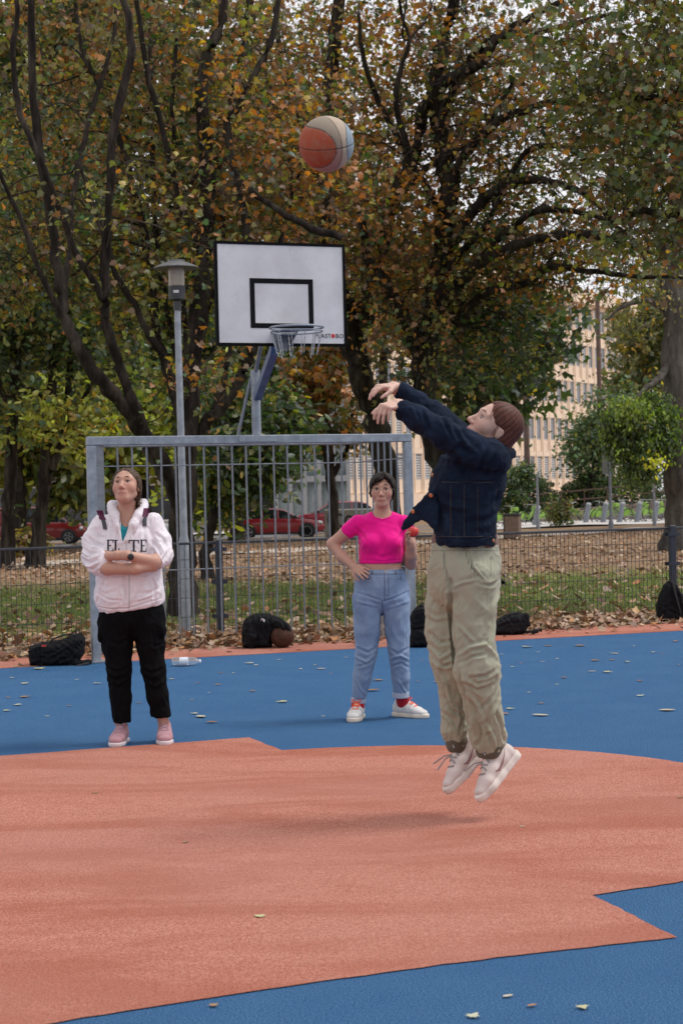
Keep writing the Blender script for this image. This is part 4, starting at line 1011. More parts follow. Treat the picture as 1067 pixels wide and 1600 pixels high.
# bright leafy trees beyond the path
tree('lime_tree', 'bright yellow-green tree glowing behind the person in the white hoodie', [
    [(232, 842, 62, .2), (230, 780, 62, .17), (225, 720, 62, .15), (215, 660, 62, .12), (205, 600, 62, .08)]],
    [(90, 690, 60, 120, 60, 3, 1.2, YGP), (190, 700, 61, 80, 70, 3, 1.2, YGP), (250, 640, 62, 90, 80, 3, 1.0), (130, 745, 60, 60, 45, 2, .45), (30, 720, 61, 60, 60, 2, .5)],
    280, 2000, 8200, [(GM, 2), (YG, 2), (BY, .8), (OL, 1)], kind='oval', size=(.26, .42), group='leafy trees beyond the path', n1=30, spread=.7)
tree('small_tree', 'small leafy green tree with a crooked trunk behind the goal bars', [
    [(327, 907, 33, .12), (322, 865, 33, .10), (330, 815, 33, .095), (346, 775, 33, .085), (360, 720, 33.2, .07), (370, 650, 33.5, .05)],
    [(346, 775, 33, .05), (385, 740, 33, .045), (425, 700, 33, .03)]],
    [(385, 715, 33.5, 62, 62, 1.2, 1.5), (430, 680, 33.8, 46, 52, 1, .7), (370, 640, 34, 60, 55, 1.2, .7), (350, 790, 33.5, 22, 22, .5, .15), (325, 750, 34, 40, 60, .9, .35, YGP)],
    240, 2000, 6800, [(GD, 2.2), (GM, 3), (OL, 1), (YG, .6), (YE, .15)], kind='oval', size=(.13, .22), group='leafy trees beyond the path', n1=30, spread=.3)
tree('street_tree', 'forked street tree with orange leaves in front of the glass building', [
    [(522, 838, 72, .24), (521, 790, 72, .22), (517, 745, 72, .2), (505, 700, 72, .13), (497, 650, 72, .11), (488, 590, 72, .08), (480, 540, 72, .05)],
    [(518, 748, 72, .16), (532, 720, 72, .12), (545, 690, 72, .09), (552, 640, 72, .06)], [(517, 745, 72, .13), (518, 690, 72, .11), (508, 630, 72, .08), (510, 560, 72, .05)]],
    [(505, 590, 72, 50, 60, 2, 1.2), (545, 650, 72, 28, 50, 1.5, .5, OLP), (470, 650, 72, 35, 50, 1.6, .5, OLP), (520, 520, 72, 60, 50, 2, .7)],
    160, 1100, 2600, ORP, kind='spray', size=(.26, .42), bark=BARK, group='leafy trees beyond the path', n1=24, spread=.5)
# deep background trees that close the view
BG = [
    ('dense dark evergreen-looking crown in the far top left corner', [(20, 880, 66, .3), (25, 700, 66, .28), (30, 450, 66, .2), (40, 250, 66, .12)], [(30, 280, 66, 170, 230, 4, 1), (60, 520, 65, 150, 110, 4, .8), (60, 40, 66, 190, 120, 4, .7, OLP)], DKP, 9500),
    ('tall dark green tree far behind the many-stemmed tree', [(205, 868, 72, .3), (205, 700, 72, .28), (200, 450, 72, .2), (190, 200, 72, .12)], [(210, 260, 72, 160, 250, 4, 1), (250, 40, 72, 170, 110, 4, .5, OLP), (240, 540, 70, 130, 110, 4, .9, [(GD, 2), (GM, 2.5), (OL, 1), (YG, .6)])], DKP, 8800),
    ('tall tree far behind the backboard with olive leaves', [(370, 855, 78, .3), (372, 700, 78, .28), (375, 450, 78, .2), (380, 200, 78, .12)], [(380, 300, 78, 140, 240, 4, 1), (350, 610, 76, 110, 100, 4, .9, DKP)], OLP, 8200),
    ('olive tree far behind between the two middle trunks', [(600, 850, 84, .3), (600, 700, 84, .26), (598, 500, 84, .2), (590, 300, 84, .1)], [(600, 470, 84, 80, 110, 3.5, 1), (540, 330, 84, 100, 150, 3.5, .6)], OLP, 2300),
    ('dark green tree far behind the right middle trunk', [(742, 850, 66, .3), (740, 700, 66, .26), (745, 600, 66, .2), (760, 480, 66, .1)], [(755, 575, 66, 80, 80, 3, 1), (825, 515, 66, 55, 60, 2.5, .5), (720, 430, 66, 90, 80, 3, .3, OLP)], [(GD, 2), (GM, 2.6), (OL, 1)], 3000),
    ('pale olive tree at the far right beside the office building', [(1010, 815, 112, .3), (1010, 650, 112, .26), (1008, 500, 112, .2), (1005, 420, 112, .1)], [(1010, 560, 112, 60, 90, 4, 1), (1050, 470, 112, 70, 120, 4, .8)], [((.14, .15, .05), 2), (OL, 2), (YE, .5), (GM, 1)], 4200),
    ('feathery green tree leaning in front of the office windows', [(918, 815, 100, .22), (925, 740, 100, .18), (940, 680, 100, .12), (925, 640, 100, .06)], [(930, 685, 100, 24, 22, 2.0, 1), (955, 650, 100, 26, 36, 2.2, .8), (918, 708, 100, 18, 8, 1.2, .4)], [((.09, .15, .05), 2), (GM, 1.5), (OL, .7)], 1500),
]
for px, Y, t in ((-130, 60, 'nearest'), (-300, 64, 'second'), (-470, 58, 'third'), (1230, 72, 'first'), (1400, 70, 'second')):
    BG.append(('park tree standing %s beyond the %s edge of the picture' % (t, 'left' if px < 0 else 'right'), [(px, 880, Y, .3), (px+5, 700, Y, .26), (px, 450, Y, .2), (px+10, 250, Y, .1)], [(px, 350, Y, 130, 230, 4.5, 1), (px, 620, Y, 110, 90, 4, .4)], DKP if px < 0 else OLP, 3000))
for lab, lm, cr_, pal, nl in BG:
    fine = 'feathery' in lab
    tree('background_tree', lab, [lm], cr_, 200, 1200, nl*(3 if fine else 1), pal, kind='oval' if fine else 'spray', size=(.20, .36) if fine else (.34, .62), group='trees far behind', n1=24, spread=.8, lspread=.4, r1=.05)
def bush(label, px, py, Y, rx, ry, pal, nl, name='bush', size=(.14, .26)):
    g0 = at(px, py, Y); s_ = Y/FPX; zb = float(terr(g0[0], Y)); basepx = topx((g0[0], Y, zb))[1]
    return tree(name, label, [[(px, basepx, Y, .06), (px+2, (basepx+py)/2, Y, .05), (px, py, Y, .03)]], [(px, py, Y, rx, ry, rx*s_*.8, 1)], 90, 700, nl, pal, kind='oval', size=size, group='bushes by the bicycle station', cat='bush', n1=16, spread=.3, lspread=.12, flare=1.1)
BP = [(GD, 1.2), (GM, 3), ((.10, .14, .05), 1.4), (YG, .5)]
bush('round clipped bush left of the thin grey post', 808, 772, 99, 50, 42, BP, 6000)
bush('round clipped bush in front of the office windows', 926, 766, 101, 40, 36, BP, 5200)
bush('low hedge bush between the two round bushes', 868, 790, 102, 34, 20, BP, 3200)
bush('dark bush behind the railings under the drooping bough', 1000, 765, 103, 60, 36, [(GD, 2), (GM, 2), (OL, .6)], 3200)
bush('small planted shrub with russet top between the docking posts', 873, 802, 80, 13, 20, [(GM, 2), (YG, 1), (OL, 1), (BR, .8)], 900, 'planted_shrub', (.10, .2))
bush('bramble shrub at the foot of the thin forked trunk', 45, 850, 56, 26, 14, [(OL, 2), (YE, 1), (BR, 1)], 700, 'planted_shrub', (.14, .24))
print('TREES', TREE_STATS, sum(t[1] for t in TREE_STATS))
# ============================================================ SCULPTING TOOLKIT (signed distance volumes -> meshes)
f32 = np.float32
def smin(a, d, k):
    if k <= 0: return np.minimum(a, d)
    h_ = np.clip(.5+.5*(a-d)/k, 0, 1); return a*(1-h_)+d*h_-k*h_*(1-h_)
def nrm(v): v = np.asarray(v, float); return v/np.linalg.norm(v)
def basis(f, u):
    f = nrm(f); u = np.asarray(u, float); u = nrm(u-f*(u@f)); return np.cross(f, u), f, u     # side, forward, up
class Vol:
    def __init__(s, lo, hi, h):
        s.lo = np.asarray(lo, float); s.h = h; n = np.ceil((np.asarray(hi)-s.lo)/h).astype(int)+1
        s.n = n; s.D = np.full(n, .5, f32); s.ax = [(s.lo[i]+h*np.arange(n[i])).astype(f32) for i in range(3)]
    def sl(s, lo, hi, pad):
        i0 = np.clip(np.floor((np.asarray(lo)-pad-s.lo)/s.h).astype(int), 0, s.n-1); i1 = np.clip(np.ceil((np.asarray(hi)+pad-s.lo)/s.h).astype(int)+1, 1, s.n)
        q = tuple(slice(a, max(b, a+1)) for a, b in zip(i0, i1))
        return q, s.ax[0][q[0]][:, None, None], s.ax[1][q[1]][None, :, None], s.ax[2][q[2]][None, None, :]
    def op(s, q, d, k, mode='add'):
        a = s.D[q]
        if mode == 'add': s.D[q] = smin(a, d, k)
        elif mode == 'sub': s.D[q] = -smin(-a, d, k)
        elif mode == 'and': s.D[q] = -smin(-a, -d, k)
    def cone(s, a, b, ra, rb, k=.01, mode='add'):
        a = np.asarray(a, float); b = np.asarray(b, float); m = max(ra, rb)
        q, X, Y, Z = s.sl(np.minimum(a, b)-m, np.maximum(a, b)+m, k*1.5+4*s.h)
        d = b-a; L = float(d@d)+1e-9
        t = np.clip(((X-a[0])*d[0]+(Y-a[1])*d[1]+(Z-a[2])*d[2])/L, 0, 1).astype(f32)
        dist = np.sqrt((X-a[0]-t*d[0])**2+(Y-a[1]-t*d[1])**2+(Z-a[2]-t*d[2])**2)-(ra+(rb-ra)*t)
        s.op(q, dist, k, mode); return s
    def chain(s, pts, rs, k=.01, mode='add'):
        for i in range(len(pts)-1): s.cone(pts[i], pts[i+1], rs[i], rs[i+1], k, mode)
        return s
    def ell(s, c, r, B=None, k=.01, mode='add'):
        c = np.asarray(c, float); r = np.asarray(r, float); m = r.max()
        q, X, Y, Z = s.sl(c-m, c+m, k*1.5+4*s.h); X = X-c[0]; Y = Y-c[1]; Z = Z-c[2]
        if B is not None: X, Y, Z = [X*v[0]+Y*v[1]+Z*v[2] for v in B]
        k0 = np.sqrt((X/r[0])**2+(Y/r[1])**2+(Z/r[2])**2); k1 = np.sqrt((X/r[0]**2)**2+(Y/r[1]**2)**2+(Z/r[2]**2)**2)+1e-6
        s.op(q, (k0*(k0-1)/k1).astype(f32), k, mode); return s
    def loft(s, nodes, side=(1, 0, 0), k=.015, mode='add', flat=True):
        """nodes: (pos, rx along side, ry across); elliptical tube"""
        side = np.asarray(side, float)
        for (a, rxa, rya), (b, rxb, ryb) in zip(nodes[:-1], nodes[1:]):
            a = np.asarray(a, float); b = np.asarray(b, float); m = max(rxa, rxb, rya, ryb)
            q, X, Y, Z = s.sl(np.minimum(a, b)-m, np.maximum(a, b)+m, k*1.5+4*s.h)
            d = b-a; L = np.linalg.norm(d); u = d/L; sv = nrm(side-u*(side@u)); w = np.cross(u, sv)
            X = X-a[0]; Y = Y-a[1]; Z = Z-a[2]
            tt = (X*u[0]+Y*u[1]+Z*u[2])/L; t = np.clip(tt, 0, 1); e = (tt-t)*L
            rx = rxa+(rxb-rxa)*t; ry = rya+(ryb-rya)*t
            A = (X*sv[0]+Y*sv[1]+Z*sv[2]); B_ = (X*w[0]+Y*w[1]+Z*w[2]); E_ = e
            mn = np.minimum(rx, ry)
            k0 = np.sqrt((A/rx)**2+(B_/ry)**2+(E_/mn)**2); k1 = np.sqrt((A/rx**2)**2+(B_/ry**2)**2+(E_/mn**2)**2)+1e-6
            s.op(q, (k0*(k0-1)/k1).astype(f32), k, mode)
        return s
    def slab(s, poly, yc, T, Rr, k=.01, mode='add', lean=(0, 0)):
        """pillow: outline poly in (x,z), half depth T about y=yc (+lean), edge rounding Rr"""
        P = np.asarray(poly, float)
        lo = np.array((P[:, 0].min(), yc-T-abs(lean[0])-abs(lean[1]), P[:, 1].min())); hi = np.array((P[:, 0].max(), yc+T+abs(lean[0])+abs(lean[1]), P[:, 1].max()))
        q, X, Y, Z = s.sl(lo, hi, k*1.5+4*s.h); X2 = X[:, :, 0][:, :, None]*np.ones_like(Z); Z2 = Z*np.ones_like(X)
        d2 = np.full(np.broadcast(X, Z).shape, 1e9); sg = np.ones_like(d2); n = len(P); j = n-1
        for i in range(n):
            e = P[j]-P[i]; wx = X-P[i, 0]; wz = Z-P[i, 1]; t = np.clip((wx*e[0]+wz*e[1])/(e@e+1e-12), 0, 1)
            bx = wx-e[0]*t; bz = wz-e[1]*t; d2 = np.minimum(d2, bx*bx+bz*bz)
            c1 = Z >= P[i, 1]; c2 = Z < P[j, 1]; c3 = e[0]*wz > e[1]*wx
            fl = (c1 & c2 & c3) | (~c1 & ~c2 & ~c3); sg = np.where(fl, -sg, sg); j = i
        sd_ = sg*np.sqrt(d2)
        yy = Y-yc-lean[0]*(X-P[:, 0].mean())-lean[1]*(Z-P[:, 1].mean())
        a = np.maximum(sd_+Rr, 0); bq = yy*(Rr/T)
        d = np.where(sd_+Rr > 0, np.sqrt(a*a+bq*bq)-Rr, np.maximum(np.abs(bq)-Rr, sd_))
        s.op(q, d.astype(f32), k, mode); return s
    def fn(s, g, lo, hi, k=.0, mode='sub'):
        q, X, Y, Z = s.sl(lo, hi, 0); s.op(q, g(X, Y, Z).astype(f32), k, mode); return s
    def mesh(s):
        D = s.D; D[0] = D[-1] = .1; D[:, 0] = D[:, -1] = .1; D[:, :, 0] = D[:, :, -1] = .1
        S_ = D < 0; n = s.n
        cnt = np.zeros(n-1, np.int8)
        offs = [(i, j, k) for i in (0, 1) for j in (0, 1) for k in (0, 1)]
        for i, j, k in offs: cnt += S_[i:n[0]-1+i, j:n[1]-1+j, k:n[2]-1+k]
        act = (cnt > 0) & (cnt < 8); I = np.argwhere(act); M = len(I)
        val = np.stack([D[I[:, 0]+i, I[:, 1]+j, I[:, 2]+k] for i, j, k in offs], 1)
        acc = np.zeros((M, 3)); num = np.zeros(M)
        for a in range(8):
            for b in range(a+1, 8):
                oa, ob_ = np.array(offs[a]), np.array(offs[b])
                if np.abs(oa-ob_).sum() != 1: continue
                va, vb = val[:, a], val[:, b]; m = (va < 0) != (vb < 0); t = np.where(m, va/np.where(m, va-vb, 1), 0)
                acc += np.where(m[:, None], oa+(ob_-oa)*t[:, None], 0); num += m
        V = s.lo+s.h*(I+acc/num[:, None])
        ids = np.full(n-1, -1, np.int32); ids[tuple(I.T)] = np.arange(M); F = []
        for axn in range(3):
            b_, c_ = [(1, 2), (2, 0), (0, 1)][axn]
            s0 = [slice(None)]*3; s1 = [slice(None)]*3; s0[axn] = slice(0, -1); s1[axn] = slice(1, None)
            e = S_[tuple(s0)] != S_[tuple(s1)]; E_ = np.argwhere(e)
            E_ = E_[(E_[:, b_] > 0) & (E_[:, c_] > 0) & (E_[:, b_] < n[b_]-1) & (E_[:, c_] < n[c_]-1)]
            def g(db, dc):
                q = E_.copy(); q[:, b_] -= db; q[:, c_] -= dc; return ids[tuple(q.T)]
            qd = np.stack([g(1, 1), g(0, 1), g(0, 0), g(1, 0)], 1)
            inside = S_[tuple(E_.T)]
            qd = np.where(inside[:, None], qd, qd[:, ::-1]); F.append(qd)
        return V, np.vstack(F)
def vnormals(V, F):
    n = np.cross(V[F[:, 2]]-V[F[:, 0]], V[F[:, 3]]-V[F[:, 1]]); N = np.zeros_like(V)
    for k in range(4): np.add.at(N, F[:, k], n)
    return N/(np.linalg.norm(N, axis=1, keepdims=True)+1e-12)
def relax(V, F, it=2, lam=.5):
    E_ = np.vstack([F[:, [0, 1]], F[:, [1, 2]], F[:, [2, 3]], F[:, [3, 0]]])
    for _ in range(it):
        A = np.zeros_like(V); c_ = np.zeros(len(V)); np.add.at(A, E_[:, 0], V[E_[:, 1]]); np.add.at(c_, E_[:, 0], 1); np.add.at(A, E_[:, 1], V[E_[:, 0]]); np.add.at(c_, E_[:, 1], 1)
        V = V+lam*(A/np.maximum(c_, 1)[:, None]-V)
    return V
def gno(P, wl, seed, st=(1, 1, 1), n=7):
    r = np.random.default_rng(seed); out = np.zeros(len(P)); Q = P*np.asarray(st)
    for _ in range(n):
        d = nrm(r.normal(0, 1, 3)); out += np.sin(Q@d*(2*np.pi/(wl*r.uniform(.7, 1.5)))+r.uniform(0, 6.3))
    return out/math.sqrt(n/2)
def seg2(P, a, b):
    d = b-a; t = np.clip(((P-a)@d)/(d@d+1e-12), 0, 1); return np.linalg.norm(P-a-t[:, None]*d, axis=1), t
class Person:
    def __init__(s, name, label, px, d0, basepx, z0=0.0):
        s.d0 = d0; p = at(basepx[0], basepx[1], d0); s.base = np.array((p[0], d0, z0))
        s.root = empty(name, s.base); tag(s.root, label, 'person')
    def w(s, px, py, dd=0.0): return at(px, py, s.d0+dd)
    def xz(s, pts):
        q = [s.w(*p) for p in pts]; return [(v[0], v[2]) for v in q]
    def m(s, px): return px*s.d0/FPX
    def vol(s, pxlo, pxhi, ddlo, ddhi, h):
        a = s.w(pxlo[0], pxhi[1], 0); b_ = s.w(pxhi[0], pxlo[1], 0)
        return Vol((min(a[0], b_[0])-.03, s.d0+ddlo, a[2]-.03), (max(a[0], b_[0])+.03, s.d0+ddhi, b_[2]+.03), h)
    def part(s, name, vol, mat, strokes=(), noise=(), relaxn=1, col=None, parent=None, groove=None):
        """strokes: (px polyline, width px, amplitude m) pressed into the cloth; noise: (amp, wavelength, stretch, seed)"""
        V, F = vol.mesh(); V = relax(V, F, relaxn)
        if strokes or noise:
            N = vnormals(V, F); D = np.zeros(len(V))
            for amp, wl, st, sd_ in noise:
                g = gno(V+.03*np.stack([gno(V, wl*2, sd_+5), gno(V, wl*2, sd_+6), gno(V, wl*2, sd_+7)], 1)*wl*4, wl, sd_, st); D += amp*(1-np.abs(g)*1.2)
            fac = np.clip(-N[:, 1]*3+.6, 0, 1)
            for pts, wd, amp in strokes:
                q = np.array(s.xz(pts)); best = np.full(len(V), 9.0); XZ = V[:, [0, 2]]; tt = np.zeros(len(V)); n = len(q)-1
                for i in range(n):
                    d, t = seg2(XZ, q[i], q[i+1]); m = d < best; best[m] = d[m]; tt[m] = (i+t[m])/n
                w_ = s.m(wd); prof = np.exp(-(best/w_)**2)-.55*np.exp(-((best-1.7*w_)/w_)**2)
                D += amp*prof*fac*np.sin(np.pi*np.clip(tt*.86+.07, 0, 1))**.7
            V = V+N*D[:, None]
        if groove:
            V = V+vnormals(V, F)*groove(V)[:, None]
        cols = col(V) if col else None
        me = np_mesh(name, V-s.base, F, True, cols); o = link(name, me, mat, parent or s.root)
        if parent is not None and parent is not s.root: pass
        return o
    def local(s, p): return np.asarray(p, float)-s.base

def head(vol, c, F, U, sc=1.0, smile=0.0, jaw=1.0):
    B = basis(F, U); M = np.array(B)
    L = lambda x, y, z: c+sc*(B[0]*x+B[1]*y+B[2]*z)
    E_ = lambda p, r, k=.012, mode='add': vol.ell(L(*p), np.array(r)*sc, M, k*sc, mode)
    E_((0, -.012, .042), (.073, .092, .076)); E_((0, .022, .010), (.068, .070, .078), .02); E_((0, .030, -.045), (.055*jaw, .056, .062), .025)
    E_((0, .052, -.088), (.026, .030, .024), .02)
    for s_ in (-1, 1):
        E_((s_*.042, .048, -.020), (.026, .030, .030), .02)                      # cheeks
        vol.cone(L(s_*.050*jaw, .0, -.045), L(s_*.018*jaw, .060, -.092), .018*sc, .017*sc, .02*sc)   # jaw line
        vol.cone(L(s_*.008, .083, .030), L(s_*.046, .066, .028), .011*sc, .010*sc, .012*sc)  # brow ridge
        E_((s_*.031, .097, .006), (.017, .017, .010), .012, 'sub')               # eye sockets
        vol.cone(L(s_*.018, .084, .0165), L(s_*.045, .073, .0155), .0050*sc, .0045*sc, .004*sc)   # upper lids
        vol.cone(L(s_*.019, .082, -.006), L(s_*.044, .073, -.004), .0045*sc, .004*sc, .006*sc)
        E_((s_*.074, -.012, -.004), (.007, .016, .027), .006); E_((s_*.078, -.016, .004), (.0045, .012, .017), .004); E_((s_*.084, -.012, .002), (.0045, .007, .012), .004, 'sub')   # ears
        E_((s_*.0115, .096, -.036), (.0085, .010, .008), .006)
    vol.cone(L(0, .082, .018), L(0, .107, -.030), .0075*sc, .0105*sc, .010*sc)    # nose
    E_((0, .108, -.032), (.0105, .010, .0095), .006)
    E_((0, .074, -.064), (.028, .014, .018), .014)
    up_ = [L(-.024, .073, -.064+smile), L(-.008, .0865, -.0625), L(0, .0880, -.0635), L(.008, .0865, -.0625), L(.024, .073, -.064+smile)]
    vol.chain(up_, [x*sc for x in (.0032, .0046, .0044, .0046, .0032)], .004*sc)
    dn_ = [L(-.021, .073, -.068+smile*.7), L(-.008, .0850, -.0735), L(.008, .0850, -.0735), L(.021, .073, -.068+smile*.7)]
    vol.chain(dn_, [x*sc for x in (.0034, .0058, .0058, .0034)], .004*sc)
    return L, B
def eyes(person, L, B, sc, gaze, iris):
    g = nrm(gaze); a = nrm(np.cross(g, B[2])); b_ = np.cross(a, g)
    for s_ in (-1, 1):
        m = MB(); r = .0122*sc; prof = [(r*math.sin(R(t)), r*math.cos(R(t))) for t in (0.5, 16, 26, 36, 50, 80, 110, 150, 179)][::-1]
        m.lathe(prof, person.local(L(s_*.0315, .0715, .0045)), 16, (a, b_, g))
        o = m.build('eye', [EYEW, iris, PUPIL], person.root, smooth=60)
        n = len(o.data.polygons)
        for i, p in enumerate(o.data.polygons):
            c_ = Vector(p.center)-Vector(person.local(L(s_*.0315, .0715, .0045))); t = math.degrees(math.acos(max(-1, min(1, c_.normalized().dot(Vector(g))))))
            p.material_index = 2 if t < 16 else (1 if t < 36 else 0)
EYEW = plain('eye_white', (.42, .38, .36), .35); PUPIL = plain('pupil', (.01, .01, .01), .2); IRISB = plain('iris_brown', (.06, .035, .02), .25); IRISG = plain('iris_grey', (.10, .13, .14), .25)
def skinmat(name, col, blush):
    b = NB(name); a = b.n('ShaderNodeAttribute', attribute_name='col'); n = b.noise(60, 4, .6); n2 = b.noise(9, 3)
    c = b.mix(1.0, a.outputs['Color'], b.ramp(n, [(.3, (.90, .88, .87)), (.7, (1, 1, 1))]), 'MULTIPLY')
    c = b.mix(b.ramp(n2, [(.4, 0.0), (.75, .22)]), c, blush)
    b.bump(b.noise(240, 3), .08, .002); b.set(c, .52, 0, .4)
    b.b.inputs['Subsurface Weight'].default_value = .12; b.b.inputs['Subsurface Radius'].default_value = (.012, .005, .003); b.b.inputs['Subsurface Scale'].default_value = 1.0
    return b.m
def clothmat(name, col, var=.12, scale=9, weave=900, rough=.9, bump=.25, fade=None, fadescale=6, sheen=.15, spec=.2):
    b = NB(name); n = b.noise(scale, 5, .65); n2 = b.noise(weave, 2, .6)
    c = b.ramp(n, [(.3, tuple(x*(1-var) for x in col)), (.7, tuple(min(1, x*(1+var)) for x in col))])
    if fade: c = b.mix(b.ramp(b.noise(fadescale, 4, .6, dist=.6), [(.45, 0.0), (.72, .8)]), c, fade)
    c = b.mix(.25, c, b.ramp(n2, [(.3, tuple(x*.6 for x in col)), (.7, tuple(min(1, x*1.3) for x in col))]))
    b.bump(b.noise(weave*.35, 3), bump, .003); b.set(c, rough, 0, spec)
    b.b.inputs['Sheen Weight'].default_value = sheen; return b.m
def facecols(L, B, sc, base, lips, blush, c0):
    base = np.array(base); lips = np.array(lips); blush = np.array(blush)
    def f(V):
        q = (V-c0)/sc; x = q@B[0]; y = q@B[1]; z = q@B[2]; C = np.tile(base, (len(V), 1))
        def blend(m, col_): C[:] = C*(1-m[:, None])+np.asarray(col_)*m[:, None]
        front = (y > .05) & (np.abs(z) < .12)
        lm = np.clip(1.3-np.maximum(np.abs(x)/.024, np.abs(z+.0685-.10*np.abs(x))/(.0105-.18*np.abs(x))), 0, .3)/.3*(front & (y > .066)); blend(lm*.75, lips)
        ml = np.clip(1.2-np.maximum(np.abs(x)/.024, np.abs(z+.0682-.08*np.abs(x))/.0026), 0, .4)/.4*(front & (y > .062)); blend(ml*.85, base*np.array((.18, .12, .12)))
        for s_ in (-1, 1):
            d = np.sqrt(((x-s_*.042)/.022)**2+((z+.022)/.020)**2); blend(np.exp(-d*d)*.45*front, blush)
        d = np.sqrt((x/.013)**2+((z+.034)/.012)**2); blend(np.exp(-d*d)*.4*(front & (y > .09)), blush)
        return C
    return f
def strands(B, c0, sc, mode, dark, mid, light, seed=1):
    """colour and relief that run along the hair: bands across the combing direction"""
    r = np.random.default_rng(seed); fr = r.uniform(22, 130, 18); ph = r.uniform(0, 6.3, 18); am = 1/np.sqrt(fr)
    def s(V):
        q = (V-c0)/sc; x = q@B[0]; y = q@B[1]; z = q@B[2]
        if mode == 'back': a = np.arctan2(x, z+.06)
        else: a = np.arctan2(y+.02+.25*(z-.05), np.sqrt(x*x+.0009))*.9+.25*np.sign(x)
        return a+.05*np.sin(18*y+9*z)
    def f(V):
        a = s(V); g = sum(m_*np.sin(k*a+p) for k, p, m_ in zip(fr, ph, am)); return g/np.sqrt((am**2).sum()/2)
    def col(V):
        g = np.clip(f(V)*.5+.5+r.normal(0, .05, len(V)), 0, 1)[:, None]; d, m_, l_ = map(np.array, (dark, mid, light))
        return np.where(g < .5, d+(m_-d)*g*2, m_+(l_-m_)*(g-.5)*2)
    return col, (lambda V: .0005*f(V))
def hairmat(name):
    b = NB(name); a = b.n('ShaderNodeAttribute', attribute_name='col'); n = b.noise(160, 3, .6, stretch=(1, .5, .3))
    b.set(b.mix(1.0, a.outputs['Color'], b.ramp(n, [(.35, (.65, .65, .65)), (.65, (1, 1, 1))]), 'MULTIPLY'), .55, 0, .18); b.bump(n, .2, .003); return b.m
def hand(vol, wrist, dirv, palmn, spread=1.0, curl=(.5, .9, .6), sc=1.0, left=1, thumb=(.6, .3), per=None):
    """palm and five fingers; dirv points wrist->knuckles, palmn out of the palm; curl bends the three joints towards palmn"""
    d = nrm(dirv); n = nrm(np.asarray(palmn)-d*(np.asarray(palmn)@d)); s_ = np.cross(d, n)*left
    w = np.asarray(wrist, float)
    vol.cone(w-d*.02, w+d*.012, .024*sc, .026*sc, .012)
    vol.loft([(w+d*.005*sc, .026*sc, .017*sc), (w+d*.045*sc, .037*sc, .0145*sc), (w+d*.078*sc, .036*sc, .012*sc)], s_, .010)
    lens = (.070, .080, .075, .058); tips = []
    for i in range(4):
        off = (i-1.5)*.0185*sc; st = w+d*(.078-.004*abs(i-1.2))*sc+s_*off
        a = 0; p = st; fd = nrm(d+s_*(i-1.5)*.11*spread); L = lens[i]*sc; r0 = (.0092, .0092, .0088, .0078)[i]*sc
        cu = per[i] if per else curl
        for j, (fr_, cj) in enumerate(zip((.46, .30, .24), cu)):
            a += cj; v = fd*math.cos(a)+n*math.sin(a); q = p+v*L*fr_; vol.cone(p, q, r0*(1-.09*j), r0*(.95-.10*j), .004); p = q
        tips.append(p)
    # thumb leaves the side of the palm near its base
    st = w+d*.022*sc-s_*.026*sc; v = nrm(d*thumb[0]-s_*.75+n*thumb[1]); q = st+v*.040*sc; vol.cone(st, q, .0135*sc, .0110*sc, .010)
    v2 = nrm(d*(thumb[0]+.5)-s_*.25+n*(thumb[1]+.25)); q2 = q+v2*.030*sc; vol.cone(q, q2, .0105*sc, .0085*sc, .004)
    v3 = nrm(d*(thumb[0]+.6)-s_*.0+n*(thumb[1]+.35)); vol.cone(q2, q2+v3*.022*sc, .0088*sc, .0070*sc, .003)
    return tips
